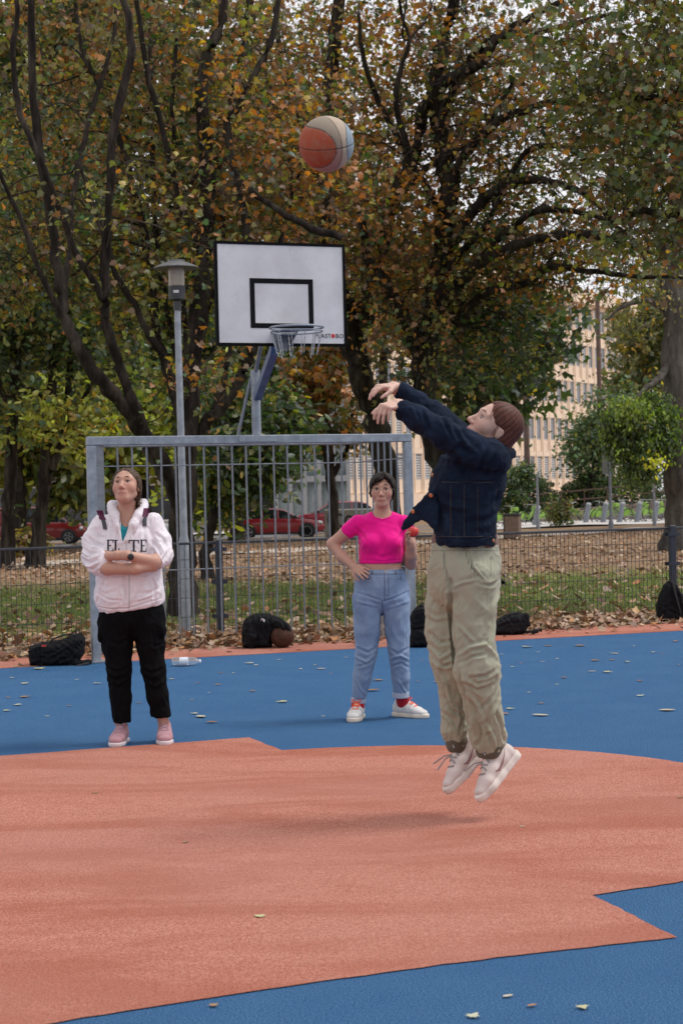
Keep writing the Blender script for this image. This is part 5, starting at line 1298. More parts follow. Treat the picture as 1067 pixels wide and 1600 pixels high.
def shoe(person, base, fdir, udir, mats, sc=1.0, high=.0, flat=True, laces=True, sole_h=.026):
    """base: sole point under the ankle; mats: upper, sole, lace"""
    sd_, f, u = basis(fdir, udir); Lc = lambda a, s_, z: np.asarray(base, float)+sc*(f*a+sd_*s_+u*z)
    pts = [Lc(a, s_, z) for a in (-.09, .21) for s_ in (-.06, .06) for z in (-.01, .16)]
    lo, hi = np.min(pts, 0)-.01, np.max(pts, 0)+.01
    B = np.array((sd_, f, u))
    up = Vol(lo, hi, .0042)
    sh = sole_h
    up.loft([(Lc(-.045, 0, .052), .034*sc, .034*sc), (Lc(.0, 0, .058), .036*sc, .040*sc), (Lc(.055, 0, .052), .041*sc, .036*sc), (Lc(.11, 0, .042), .045*sc, .027*sc), (Lc(.16, 0, .034), .036*sc, .020*sc)], sd_, .02)
    up.cone(Lc(-.012, 0, .06), Lc(-.026, 0, .098+high), .036*sc, .037*sc, .02); up.ell(Lc(-.055, 0, .055), np.array((.028, .022, .045))*sc, B, .02)
    up.cone(Lc(.02, 0, .105+high), Lc(.075, 0, .078), .012*sc, .012*sc, .02)
    up.fn(lambda X, Y, Z: ((X-base[0])*u[0]+(Y-base[1])*u[1]+(Z-base[2])*u[2]-sc*(sh-.004)), lo, hi, 0, 'sub')
    up.cone(Lc(-.022, 0, .10+high), Lc(-.03, 0, .14+high), .029*sc, .036*sc, .006, 'sub')
    person_part = lambda nm, vl, mt, par=None: link(nm, np_mesh(nm, relax(*(lambda VF: (VF[0], VF[1]))(vl_m := vl.mesh()), 1)-person.base, vl_m[1], True), mt, par)
    V, F = up.mesh(); V = relax(V, F, 1); o = link('shoe', np_mesh('shoe', V-person.base, F, True), mats[0], person.root)
    so = Vol(lo, hi, .0042)
    so.loft([(Lc(-.052, 0, sh*.5), .038*sc, .05*sc), (Lc(.0, 0, sh*.5), .036*sc, .05*sc), (Lc(.06, 0, sh*.5), .043*sc, .05*sc), (Lc(.115, 0, sh*.5), .049*sc, .05*sc), (Lc(.158, 0, sh*.5), .038*sc, .05*sc)], sd_, .012)
    so.fn(lambda X, Y, Z: np.abs((X-base[0])*u[0]+(Y-base[1])*u[1]+(Z-base[2])*u[2]-sc*sh*.5)-sc*sh*.5, lo, hi, .006, 'and')
    V, F = so.mesh(); V = relax(V, F, 1); s_o = link('sole', np_mesh('sole', V-person.base, F, True), mats[1], o); KIDS.setdefault(o.name, [])
    if laces:
        m = MB()
        bv = BVHTree.FromPolygons([Vector(v) for v in up.mesh()[0]], [list(map(int, q)) for q in up.mesh()[1]])
        def on(a, s_):
            st = Lc(a, s_, .2); h_ = bv.ray_cast(Vector(st), Vector(-u)); return (np.array(h_[0])+u*.002 if h_[0] is not None else Lc(a, s_, .08))
        for i in range(5):
            a = .03+i*.017
            m.tube([person.local(on(a+(.006 if k else -.006)*((-1)**i)*(.5), x)) for k, x in enumerate((-.022, -.011, 0, .011, .022))], .0042*sc, 5)
        for sg in (-1, 1):
            p0 = on(.026, 0)+u*.006
            m.tube([person.local(q) for q in (p0, p0+sd_*sg*.022+u*.008+f*.008, p0+sd_*sg*.034-u*.004+f*.02, p0+sd_*sg*.018-u*.008+f*.016, p0)], .0035*sc, 5)
        lo_ = m.build('lace', mats[2], o, smooth=60); lo_['kind'] = 'stuff'
    return o, Lc, (sd_, f, u)
# ============================================================ PERSON IN THE WHITE HOODIE
A = Person('person', 'person in a white zip hoodie and black trousers standing with crossed arms', None, 10.42, (224, 1160))
W1 = A.w
SK1 = (.50, .285, .215)
SKA = skinmat('skin_warm', SK1, (.52, .25, .19))
v = A.vol((124, 722), (276, 1166), -.42, .26, .0042)
hc = W1(198, 762, -.03); F1 = (-.16, -.90, .34); U1 = (.02, .34, .94)
L1, B1 = head(v, hc, F1, U1, 1.0, smile=-.001)
v.chain([hc+np.array((0, .03, -.06)), W1(198, 803, .015), W1(199, 822, .02)], [.052, .055, .07], .02)
v.loft([(W1(199, 815, .02), .10, .06), (W1(200, 850, .02), .14, .085), (W1(202, 900, .02), .13, .09), (W1(205, 945, .02), .13, .09)], (1, 0, 0), .03)
for sx, hx, kx, ax in ((183, 184, 187, 190), (230, 231, 239, 253)):
    pass
v.chain([W1(184, 965, .02), W1(187, 1045, .01), W1(190, 1135, .02)], [.075, .05, .034], .03); v.chain([W1(232, 965, .02), W1(240, 1045, .01), W1(256, 1130, .02)], [.075, .05, .034], .03)
v.chain([W1(160, 820, .02), W1(145, 872, -.06), W1(168, 888, -.17), W1(212, 889, -.225), W1(240, 885, -.17), W1(252, 880, -.10)], [.045, .038, .040, .032, .029, .03], .015)     # her right arm, lower
wrR = W1(199, 868, -.255)
v.chain([W1(238, 817, .02), W1(254, 866, -.05), W1(240, 878, -.17), wrR, W1(184, 868, -.23), W1(171, 869, -.18)], [.042, .035, .040, .0285, .027, .027], .015)                                      # her left arm, upper, with watch
hand(v, W1(171, 869, -.175), W1(160, 868, -.03)-W1(171, 869, -.175), (0, .9, .1), curl=(.15, .3, .2), left=-1, thumb=(1.2, .1))
A.part('body', v, SKA, col=facecols(L1, B1, 1.0, SK1, (.50, .20, .18), (.56, .23, .18), hc))
eyes(A, L1, B1, 1.0, (-.10, -.80, .55), IRISB)
# hair pulled back
def hairline(vol, L, B, c, sc, y0, z0, y1, z1, side=-.28):
    """cut hair in front of the line through (y0,z0) on the forehead and (y1,z1) at the temple"""
    dy, dz = y0-y1, z0-z1; ny, nz = dz, -dy; l_ = math.hypot(ny, nz); ny /= l_; nz /= l_; c0 = ny*y0+nz*z0
    def g(X, Y, Z):
        y = ((X-c[0])*B[1][0]+(Y-c[1])*B[1][1]+(Z-c[2])*B[1][2])/sc; z = ((X-c[0])*B[2][0]+(Y-c[1])*B[2][1]+(Z-c[2])*B[2][2])/sc; x = ((X-c[0])*B[0][0]+(Y-c[1])*B[0][1]+(Z-c[2])*B[0][2])/sc
        return -(ny*y+nz*z-c0+side*np.abs(x)+.0035*np.sin(150*x+2*np.sin(57*x))+.0025*np.sin(330*x+90*z))*sc
    return g
hv = Vol(hc-.17, hc+.17, .0036)
M1 = np.array(B1)
hv.ell(L1(0, -.016, .044), (.083, .098, .083), M1, .01); hv.ell(L1(0, -.05, -.004), (.078, .060, .076), M1, .03)
for s_ in (-1, 1): hv.chain([L1(s_*.070, .030, .055), L1(s_*.081, .008, .015), L1(s_*.080, -.020, -.030), L1(s_*.06, -.07, -.05)], [.007, .007, .009, .012], .012)
hv.fn(hairline(hv, L1, B1, hc, 1.0, .066, .090, .0, -.02), hc-.2, hc+.2, .006, 'sub')
for s_ in (-1, 1):
    hv.chain([L1(s_*.013, .0925, .0335), L1(s_*.030, .0880, .0375), L1(s_*.049, .0750, .0310)], [.0032, .0038, .0022], .002)
    hv.chain([L1(s_*.019, .0880, .0135), L1(s_*.032, .0845, .0148), L1(s_*.046, .0775, .0125)], [.0027, .0032, .0026], .001)
hv.ell(L1(0, -.115, .0), (.024, .03, .026), M1, .012); hv.chain([L1(-.004, -.125, -.01), L1(-.045, -.10, -.07), L1(-.066, -.055, -.098)], [.022, .018, .008], .012)
cA, gA = strands(B1, hc, 1.0, 'back', (.040, .022, .014), (.080, .047, .030), (.135, .085, .056), 3)
A.part('hair', hv, hairmat('hair_brown'), col=cA, groove=gA)
def wisps(person, L, mat, starts, seed):
    r = random.Random(seed); m = MB()
    for (x, y, z), (dx, dy, dz) in starts:
        for _ in range(4):
            j = lambda a: r.uniform(-a, a); p0 = (x+j(.012), y+j(.012), z+j(.012)); k = r.uniform(.7, 1.3)
            pts = [L(p0[0]+dx*t*k+j(.004), p0[1]+dy*t*k+j(.004), p0[2]+dz*t*k-.012*t*t+j(.002)) for t in (0, .35, .7, 1)]
            m.tube([person.local(q) for q in pts], [.0013, .0011, .0009, .0005], 4)
    o = m.build('hair_wisps', mat, person.root); o['kind'] = 'stuff'
WISP1 = plain('wisp_brown', (.075, .045, .028), .6)
wisps(A, L1, WISP1, [((.078, .02, .03), (.006, .012, -.05)), ((-.078, .02, .03), (-.006, .012, -.05)), ((-.07, -.05, -.05), (-.012, .02, -.045)), ((.03, .062, .098), (.03, .018, -.03)), ((-.03, .062, .098), (-.03, .018, -.03)), ((0, -.03, .128), (.01, .03, .006))], 2)
# teal top in the V of the hoodie
tv = A.vol((176, 812), (222, 870), -.16, .14, .006)
tv.loft([(W1(197, 826, .005), .075, .085), (W1(199, 850, .0), .11, .105), (W1(200, 868, 0), .11, .10)], (1, 0, 0), .02)
tv.ell(W1(196, 812, -.09), (.05, .06, .055), None, .01, 'sub')
A.part('teal_top', tv, clothmat('teal_cotton', (.012, .22, .27)))
# hoodie
HOOD1 = clothmat('hoodie_fleece', (.74, .69, .735), .05, 8, 500, .95, .35, sheen=.3)
hv = A.vol((122, 776), (278, 966), -.34, .27, .0048)
hv.loft([(W1(198, 812, .03), .10, .07), (W1(199, 822, .025), .165, .095), (W1(200, 850, .01), .19, .130), (W1(202, 895, .0), .192, .145), (W1(203, 930, .0), .206, .150), (W1(205, 951, .005), .188, .135)], (1, 0, 0), .03)
hv.chain([W1(159, 820, .02), W1(146, 845, -.01), W1(144, 870, -.06), W1(152, 882, -.11), W1(167, 889, -.15)], [.066, .063, .060, .058, .046], .018)
hv.chain([W1(239, 817, .02), W1(252, 845, -.01), W1(254, 868, -.07), W1(248, 876, -.115)], [.063, .060, .060, .052], .018)
hv.chain([W1(148, 862, -.06), W1(161, 872, -.12), W1(164, 880, -.15)], [.05, .05, .046], .02)
# hood lying round the neck
for pts in ([(176, 790, .07), (177, 798, .01), (182, 808, -.06), (188, 822, -.105), (193, 842, -.122)], [(224, 787, .07), (222, 796, .01), (216, 808, -.06), (208, 822, -.105), (200, 842, -.122)]):
    hv.chain([W1(*p) for p in pts], [.030, .032, .030, .026, .018], .014)
hv.ell(W1(200, 806, .13), (.115, .075, .075), None, .03); hv.chain([W1(178, 792, .07), W1(200, 786, .10), W1(222, 790, .07)], [.03, .034, .03], .02)
# V opening and hem
vp = A.xz([(187, 780), (213, 780), (205, 815), (197.5, 846), (195, 846), (189, 815)])
hv.slab(vp, A.d0-.16, .155, .006, .006, 'sub')
hv.cone(W1(199, 790, .0), W1(199, 822, .01), .060, .060, .006, 'sub')
hA, hB = W1(150, 962, 0), W1(262, 943, 0); nx, nz = (hA-hB)[2], -(hA-hB)[0]; ln = math.hypot(nx, nz)
cutz = lambda X: hA[2]+(X-hA[0])*(hB[2]-hA[2])/(hB[0]-hA[0])
hv.fn(lambda X, Y, Z: (Z-cutz(X))+0*Y, hv.lo, hv.lo+hv.h*hv.n, .012, 'sub')
# forearm gap so sleeves read as cuffs
hv.chain([W1(166, 889, -.165), W1(185, 889, -.21)], [.036, .036], .004, 'sub'); hv.chain([W1(243, 877, -.14), W1(225, 879, -.21)], [.042, .040], .004, 'sub')
st1 = [([(131, 864), (142, 870), (156, 867), (166, 860)], 1.3, -.008), ([(136, 848), (148, 856), (160, 856)], 1.3, .007), ([(134, 880), (148, 884), (160, 878)], 1.2, .007), ([(252, 838), (260, 850), (266, 866)], 1.3, .006), ([(246, 852), (255, 864), (262, 878)], 1.2, -.007), ([(160, 895), (180, 900), (196, 897)], 1.6, -.006), ([(210, 897), (228, 899), (246, 892)], 1.6, -.006), ([(155, 925), (175, 935), (195, 936)], 1.8, -.006), ([(250, 922), (232, 932), (214, 936)], 1.8, .006), ([(174, 826), (178, 842)], 1.6, .005), ([(216, 822), (214, 840)], 1.6, .005), ([(140, 838), (152, 850), (165, 852)], 2.6, -.012), ([(134, 856), (146, 864), (160, 862)], 2.6, -.014), ([(133, 872), (146, 878), (158, 874)], 2.4, -.014), ([(140, 886), (152, 888), (162, 880)], 2, -.012), ([(150, 826), (158, 838), (167, 840)], 2.4, -.008),
       ([(246, 834), (256, 842), (264, 856)], 2.6, -.008), ([(240, 846), (252, 856), (262, 872)], 2.6, -.009), ([(240, 858), (248, 868), (254, 880)], 2.2, -.008), ([(258, 876), (264, 866), (268, 858)], 2.2, -.010),
       ([(168, 905), (160, 925), (157, 938)], 2.0, -.010), ([(240, 900), (246, 918), (244, 932)], 2.0, -.010), ([(190, 905), (196, 925), (201, 945)], 3, .006), ([(225, 905), (222, 925), (210, 945)], 3, -.007),
       ([(158, 915), (170, 922), (190, 915)], 3, .006), ([(252, 915), (240, 925), (222, 925)], 3, -.006), ([(156, 947), (180, 950), (205, 948), (254, 934)], 1.3, -.006), ([(196, 848), (198, 900), (203, 956)], 1.0, -.006), ([(200, 848), (202, 900), (206, 956)], 1.0, -.004),
       ([(170, 815), (168, 840), (170, 860)], 2.4, -.006), ([(228, 812), (228, 838), (232, 858)], 2.4, -.006), ([(185, 826), (184, 840), (186, 850)], 2, .005)]
hood = A.part('hoodie', hv, HOOD1, strokes=st1, noise=[(.0030, .11, (1, 1, .6), 21), (.0014, .05, (1, 1, .8), 22)], relaxn=0)
hV = np.array([x.co for x in hood.data.vertices])+A.base; hbv = BVHTree.FromPolygons([Vector(q) for q in hV], [tuple(p.vertices) for p in hood.data.polygons])
def drape(person, bv, polys, mat, name, off=.0025, parent=None):
    """flat shapes given in pixels laid on a garment"""
    for poly in polys:
        vs = []; fs = []
        for rect in poly:
            (x0, y0, x1, y1) = rect; nx_, ny_ = max(1, int(abs(x1-x0)/2)), max(1, int(abs(y1-y0)/2)); b0 = len(vs)
            for j in range(ny_+1):
                for i in range(nx_+1):
                    px, py = x0+(x1-x0)*i/nx_, y0+(y1-y0)*j/ny_; d = Vector(ray(px, py)).normalized()
                    h_ = bv.ray_cast(Vector(CAM), d); q = (h_[0]-d*off) if h_[0] is not None else Vector(person.w(px, py, -.14))
                    vs.append(np.array(q)-person.base)
            for j in range(ny_):
                for i in range(nx_): k = b0+j*(nx_+1)+i; fs.append((k, k+1, k+nx_+2, k+nx_+1))
        m = MB(); m.add(vs, fs); m.build(name, mat, parent or person.root, smooth=60)
NAVY = plain('navy_print', (.012, .014, .028), .8)
def Eg(x, y, w_, h_): return [(x, y, x+2.6, y+h_), (x-1.4, y, x+w_, y+1.6), (x-1.4, y+h_-1.6, x+w_, y+h_), (x+2.6, y+h_/2-.8, x+w_*.65, y+h_/2+.8), (x+w_-1.2, y+1.6, x+w_, y+5), (x+w_-1.2, y+h_-5, x+w_, y+h_-1.6)]
drape(A, hbv, [Eg(168, 843, 9.5, 19), [(179.5, 843.5, 182.3, 862), (177.5, 843.5, 184.5, 845), (177.5, 860.5, 187, 862), (185.6, 856, 187, 860.5)],
               [(208, 843.5, 211, 862), (201.5, 843.5, 217.5, 845.2), (205.5, 860.5, 213.5, 862), (201.5, 845.2, 203, 849), (216, 845.2, 217.5, 849)], Eg(220.5, 843, 9.0, 19)], NAVY, 'print_letter')
drape(A, hbv, [[(197.2, 848, 198.6, 862)], [(201.5, 898, 203, 952)]], plain('zip', (.5, .48, .5), .5, .3), 'zip')
drape(A, hbv, [[(187.5, 812, 189, 842)], [(205, 812, 206.4, 840)]], plain('drawcord', (.8, .77, .8), .8), 'drawcord', .006)
# trousers
BLK = clothmat('black_twill', (.0050, .0050, .0058), .3, 12, 700, .95, .2, sheen=.0, spec=.06)
tv = A.vol((144, 930), (272, 1134), -.22, .24, .0055)
tv.loft([(W1(205, 930, .01), .160, .105), (W1(206, 957, .01), .192, .130), (W1(206, 966, .015), .197, .13)], (1, 0, 0), .03)
tv.loft([(W1(181, 975, .01), .108, .118), (W1(184, 1010, .0), .090, .10), (W1(186, 1045, -.01), .074, .085), (W1(189, 1090, .0), .062, .075), (W1(191, 1127, .01), .054, .065)], (1, 0, 0), .02)
tv.loft([(W1(233, 975, .01), .100, .118), (W1(236, 1010, .0), .082, .10), (W1(240, 1045, -.01), .070, .085), (W1(247, 1088, .0), .063, .075), (W1(252, 1119, .01), .059, .065)], (1, 0, 0), .02)
tv.ell(W1(158, 992, -.0), (.022, .06, .045), None, .012); tv.ell(W1(253, 984, -.03), (.028, .06, .05), None, .012)
zl, zr = W1(190, 1129)[2], W1(252, 1120.5)[2]; xm = W1(220, 1100)[0]
tv.fn(lambda X, Y, Z: Z-np.where(X < xm, zl, zr)+0*Y, tv.lo, tv.lo+tv.h*tv.n, .004, 'sub')
st = [([(165, 1040), (185, 1048), (203, 1042)], 3, -.010), ([(168, 1060), (188, 1066), (203, 1058)], 3, .008), ([(222, 1042), (240, 1050), (256, 1044)], 3, -.010), ([(228, 1062), (246, 1070), (258, 1062)], 3, .008), ([(242, 985), (244, 1008), (256, 1004)], 2, -.010), ([(208, 975), (207, 1000)], 3, -.012), ([(175, 1000), (190, 1005), (205, 996)], 3, -.007), ([(212, 998), (226, 1008), (240, 1004)], 3, -.007)]
A.part('trousers', tv, BLK, strokes=st, noise=[(.003, .09, (1, 1, .7), 31)])
PNK = clothmat('pink_knit', (.40, .215, .245), .12, 30, 500); PSOL = plain('pink_sole', (.60, .52, .54), .7); PLACE = clothmat('pink_lace', (.38, .24, .28))
g1 = gnd(190, 1150); g2 = gnd(257, 1145)
shoe(A, (W1(190, 1150)[0], A.d0+.0, .0), (-.10, -1, 0), (0, 0, 1), (PNK, PSOL, PLACE), 1.02)
shoe(A, (W1(257, 1150)[0], A.d0+.03, .0), (.10, -1, 0), (0, 0, 1), (PNK, PSOL, PLACE), 1.02)
# watch
wa = MB(); wp = W1(192.5, 868, -.265); wd = nrm(W1(236, 879, -.19)-wrR); wu = nrm(np.cross(wd, (0, 1., 0))); wf = nrm(np.cross(wu, wd)); wf = wf if wf[1] < 0 else -wf
wc = wrR+nrm(wd)*.012
MB().torus(A.local(wc), .0285, .006, wu, wf, 20, 6).build('watch_strap', plain('watch_strap', (.22, .2, .2), .5), A.root)
wo_ = MB().lathe([(.016, 0), (.0195, .004), (.0195, .010), (.017, .012), (.002, .0125)], A.local(wc+wf*.027), 18, (wd, wu, wf)).build('watch', plain('watch_dark', (.03, .032, .035), .3, .4), A.root)
# backpack on her back, straps over the shoulders
PUR = clothmat('purple_webbing', (.085, .012, .045)); GRYS = clothmat('grey_webbing', (.07, .075, .085))
bpk = empty('backpack', A.base+np.array((0, .25, .9))); tag(bpk, 'backpack with purple and grey straps worn by the person in the white hoodie', 'backpack')
bo_ = np.array(bpk.location)
bv_ = Vol(W1(200, 950, .15)-.25, W1(200, 820, .32)+.25, .012); bv_.loft([(W1(200, 935, .24), .13, .08), (W1(200, 880, .25), .14, .09), (W1(200, 830, .22), .11, .06)], (1, 0, 0), .03)
V, F = bv_.mesh(); link('bag', np_mesh('bag', V-bo_, F, True), PUR, bpk)
class _Q: pass
qb = _Q(); qb.base = bo_; qb.w = W1; qb.root = bpk
def strap(rows, mat, nm, half):
    vs = []; fs = []
    for (px, py) in rows:
        for i in range(5):
            x = px+half*(i-2)/2; d = Vector(ray(x, py)).normalized(); h_ = hbv.ray_cast(Vector(CAM), d)
            q = (h_[0]-d*(.010 if 0 < i < 4 else .004)) if h_[0] is not None else Vector(W1(x, py, .0)); vs.append(np.array(q)-bo_)
    for j in range(len(rows)-1):
        for i in range(4): k = j*5+i; fs.append((k, k+1, k+6, k+5))
    MB().add(vs, fs).build(nm, mat, bpk, smooth=60)
strap([(156, 797.5), (157, 801), (158.5, 805), (160, 809), (161.5, 812)], PUR, 'strap', 5); strap([(161.5, 812), (163, 817), (164, 822), (164.8, 827)], GRYS, 'strap_webbing', 3.2)
strap([(229.5, 794), (229, 798), (228, 803), (227, 807)], PUR, 'strap', 4.6); strap([(227, 807), (226.5, 812), (226.3, 817), (226.3, 822)], GRYS, 'strap_webbing', 3.2)
# ============================================================ PERSON IN THE PINK TOP
P2 = Person('person', 'person in a cropped magenta top and blue jeans with one hand on the hip', None, 11.30, (600, 1122))
W2 = P2.w; SK2 = (.47, .27, .20)
SKB = skinmat('skin_rosy', SK2, (.50, .24, .18))
v = P2.vol((505, 734), (664, 1128), -.36, .24, .0045)
hc2 = W2(597, 768, -.03); L2, B2 = head(v, hc2, (-.10, -.98, .10), (.03, .10, .99), .97, smile=-.002, jaw=.86)
v.chain([hc2+np.array((0, .025, -.06)), W2(597, 803, .015), W2(597, 815, .02)], [.048, .052, .07], .02)
v.loft([(W2(596, 815, .02), .11, .065), (W2(596, 845, .01), .118, .078), (W2(595, 872, .0), .118, .078), (W2(595, 885, .0), .131, .092), (W2(595, 900, .01), .14, .10), (W2(596, 925, .01), .15, .105)], (1, 0, 0), .03)
v.chain([W2(575, 940, .02), W2(572, 1020, .0), W2(560, 1100, .01)], [.07, .045, .030], .03); v.chain([W2(618, 940, .02), W2(623, 1022, .0), W2(629, 1095, .055)], [.07, .045, .028], .03)
v.chain([W2(559, 818, .015), W2(540, 833, .045), W2(519, 850, .07), W2(534, 870, .02), W2(553, 886, -.05)], [.050, .043, .037, .036, .026], .014)
hand(v, W2(553, 886, -.05), W2(566, 893, -.12)-W2(553, 886, -.05), (.35, .55, -.5), curl=(.1, .35, .3), left=1, sc=.95, thumb=(.8, .3))
v.chain([W2(632, 818, .015), W2(640, 850, .02), W2(642, 881, -.01), W2(642, 866, -.12), W2(641, 849, -.20)], [.047, .042, .038, .037, .026], .014)
ap = W2(645.5, 831, -.262)
wh = W2(641, 849, -.20)
hand(v, wh, W2(637, 836, -.225)-wh, ap-W2(637, 838, -.225), curl=(.55, .75, .5), left=1, sc=.95, thumb=(.9, .55), spread=1.2)
P2.part('body', v, SKB, col=facecols(L2, B2, 1.0, SK2, (.40, .14, .13), (.55, .22, .17), hc2))
eyes(P2, L2, B2, 1.0, (-.1, -.95, .2), IRISB)
hv = Vol(hc2-.17, hc2+.17, .0036); M2 = np.array(B2)
hv.ell(L2(0, -.014, .046), (.087, .102, .086), M2, .01); hv.ell(L2(0, -.05, -.01), (.074, .058, .075), M2, .03)
hv.fn(hairline(hv, L2, B2, hc2, 1.0, .068, .088, .0, -.02), hc2-.2, hc2+.2, .006, 'sub')
# swept fringe
for pts, rs in (([(-.018, .062, .108), (.022, .090, .078), (.056, .080, .046), (.077, .046, .012)], [.018, .013, .010, .005]), ([(-.012, .072, .104), (.010, .096, .070), (.030, .096, .046)], [.016, .010, .003]), ([(-.014, .070, .105), (-.004, .097, .074), (.002, .099, .056)], [.014, .008, .002]),
    ([(-.022, .062, .106), (-.050, .078, .076), (-.076, .050, .028)], [.016, .013, .007]), ([(-.018, .066, .105), (.038, .082, .072), (.068, .066, .036)], [.016, .012, .004])):
    hv.chain([L2(*q) for q in pts], rs, .008)
for s_ in (-1, 1):
    hv.chain([L2(s_*.072, .02, .03), L2(s_*.077, .010, -.01), L2(s_*.075, .006, -.04)], [.012, .010, .004], .008)
    hv.chain([L2(s_*.013, .0925, .0335), L2(s_*.030, .0880, .0375), L2(s_*.049, .0750, .0310)], [.0032, .0038, .0022], .002)
    hv.chain([L2(s_*.019, .0880, .0135), L2(s_*.032, .0845, .0148), L2(s_*.046, .0775, .0125)], [.0027, .0032, .0026], .001)
cB, gB = strands(B2, hc2, 1.0, 'back', (.005, .003, .002), (.012, .008, .006), (.030, .020, .015), 4)
P2.part('hair', hv, hairmat('hair_dark'), col=cB, groove=gB)
wisps(P2, L2, plain('wisp_dark', (.016, .011, .008), .6), [((.078, .03, .03), (.004, .012, -.05)), ((-.078, .03, .03), (-.004, .012, -.05)), ((.04, .085, .06), (.012, .004, -.03)), ((0, -.02, .132), (.015, .03, .004))], 4)
# glasses
GLW = plain('spectacle_wire', (.20, .17, .15), .35, .6); gl = MB()
for s_ in (-1, 1):
    gl.torus(P2.local(L2(s_*.033, .098, .0)), .0205, .0010, B2[0], B2[2], 20, 4); gl.tube([P2.local(L2(s_*.053, .096, .004)), P2.local(L2(s_*.079, .06, .010)), P2.local(L2(s_*.084, -.005, .012))], .0012, 4)
gl.tube([P2.local(L2(-.0125, .100, .003)), P2.local(L2(0, .103, .006)), P2.local(L2(.0125, .100, .003))], .0011, 4)
gq = gl.build('glasses', GLW, P2.root); gq['kind'] = 'stuff'
# top
MAG = clothmat('magenta_cotton', (.76, .004, .235), .06, 10, 800, .85, .2, sheen=.1)
tv = P2.vol((528, 796), (652, 886), -.24, .2, .0045)
tv.loft([(W2(596, 811, .02), .075, .06), (W2(594, 818, .02), .155, .085), (W2(596, 840, .012), .145, .108), (W2(596, 862, .0), .142, .106), (W2(595, 882, .0), .143, .104)], (1, 0, 0), .025)
for x in (579, 612): tv.ell(W2(x, 849, -.075), (.064, .058, .060), None, .03)
tv.chain([W2(560, 818, .015), W2(545, 829, .035)], [.058, .052], .02); tv.chain([W2(630, 818, .015), W2(638, 832, .018)], [.056, .052], .02)
tv.ell(W2(597, 801, -.02), (.062, .10, .040), None, .006, 'sub')
zt = W2(595, 880)[2]; tv.fn(lambda X, Y, Z: Z-zt+.012*np.sin((X-W2(595, 880)[0])*9)*0+0*X+0*Y, tv.lo, tv.lo+tv.h*tv.n, .004, 'sub')
st = [([(566, 846), (560, 858), (562, 872)], 2, -.005), ([(626, 846), (630, 858), (628, 872)], 2, -.005), ([(556, 826), (566, 834), (572, 846)], 2.4, -.007), ([(634, 824), (626, 834), (620, 846)], 2.4, -.006), ([(563, 874), (595, 876), (628, 874)], 1.2, -.0022), ([(585, 866), (597, 870), (610, 866)], 3, -.005), ([(582, 807), (597, 812), (611, 807)], 1.0, .0035)]
P2.part('top', tv, MAG, strokes=st, noise=[(.0016, .07, (1, 1, .8), 41)])
# jeans
JEAN = clothmat('light_denim', (.165, .235, .37), .18, 7, 700, .85, .3, fade=(.30, .38, .50), fadescale=5)
tv = P2.vol((544, 884), (646, 1104), -.22, .24, .005)
tv.loft([(W2(595, 889, .0), .146, .105), (W2(595, 905, .0), .160, .115), (W2(596, 922, .01), .174, .128), (W2(596, 930, .015), .176, .13)], (1, 0, 0), .03)
tv.loft([(W2(573, 938, .015), .098, .128), (W2(574, 985, .005), .086, .105), (W2(572, 1022, -.01), .070, .085), (W2(566, 1058, .005), .060, .072), (W2(560, 1094, .02), .045, .055)], (1, 0, 0), .015)
tv.loft([(W2(619, 940, .015), .092, .128), (W2(621, 985, .005), .080, .105), (W2(623, 1024, -.01), .065, .085), (W2(626, 1058, .005), .058, .072), (W2(626, 1086, .02), .051, .055)], (1, 0, 0), .015)
zl, zr = W2(560, 1093)[2], W2(626, 1084)[2]; xm2 = W2(596, 1000)[0]
tv.fn(lambda X, Y, Z: Z-np.where(X < xm2, zl, zr)+0*Y, tv.lo, tv.lo+tv.h*tv.n, .004, 'sub')
zt2 = W2(595, 889.5)[2]; tv.fn(lambda X, Y, Z: zt2-Z+0*X+0*Y, tv.lo, tv.lo+tv.h*tv.n, .004, 'sub')
st = [([(556, 925), (575, 930), (592, 936)], 1.8, -.006), ([(636, 924), (618, 932), (600, 938)], 1.8, -.006), ([(555, 938), (573, 942), (590, 946)], 2, .005), ([(638, 938), (620, 944), (602, 950)], 2, .005), ([(597, 948), (597, 965), (596, 990)], 3, -.012), ([(560, 1012), (575, 1018), (588, 1010)], 2.2, -.009), ([(556, 1026), (572, 1032), (584, 1022)], 2.2, .010), ([(558, 1040), (572, 1036), (582, 1030)], 2, -.008), ([(608, 1012), (620, 1020), (636, 1012)], 2.2, -.009), ([(610, 1028), (624, 1022), (638, 1030)], 2.2, .010), ([(612, 1040), (626, 1034), (637, 1042)], 2, -.008), ([(621, 1060), (628, 1072), (634, 1082)], 2, .007), ([(556, 1060), (562, 1074), (570, 1084)], 2, .006),
      ([(600, 893), (602, 915), (602, 934)], 1.0, .0035), ([(567, 897), (573, 906), (582, 902)], .9, -.004), ([(628, 897), (624, 905), (632, 908)], .9, -.004), ([(559, 896), (595, 899), (630, 896)], .8, -.003), ([(575, 960), (572, 985)], 5, .006), ([(622, 960), (624, 985)], 5, .006)]
jn = P2.part('jeans', tv, JEAN, strokes=st, noise=[(.0022, .08, (1, 1, .7), 51)])
nV = np.array([x.co for x in jn.data.vertices])+P2.base; nbv = BVHTree.FromPolygons([Vector(q) for q in nV], [tuple(p.vertices) for p in jn.data.polygons])
SEAMJ = plain('denim_stitch', (.055, .075, .13), .8); FADEJ = plain('denim_band', (.13, .18, .29), .85)
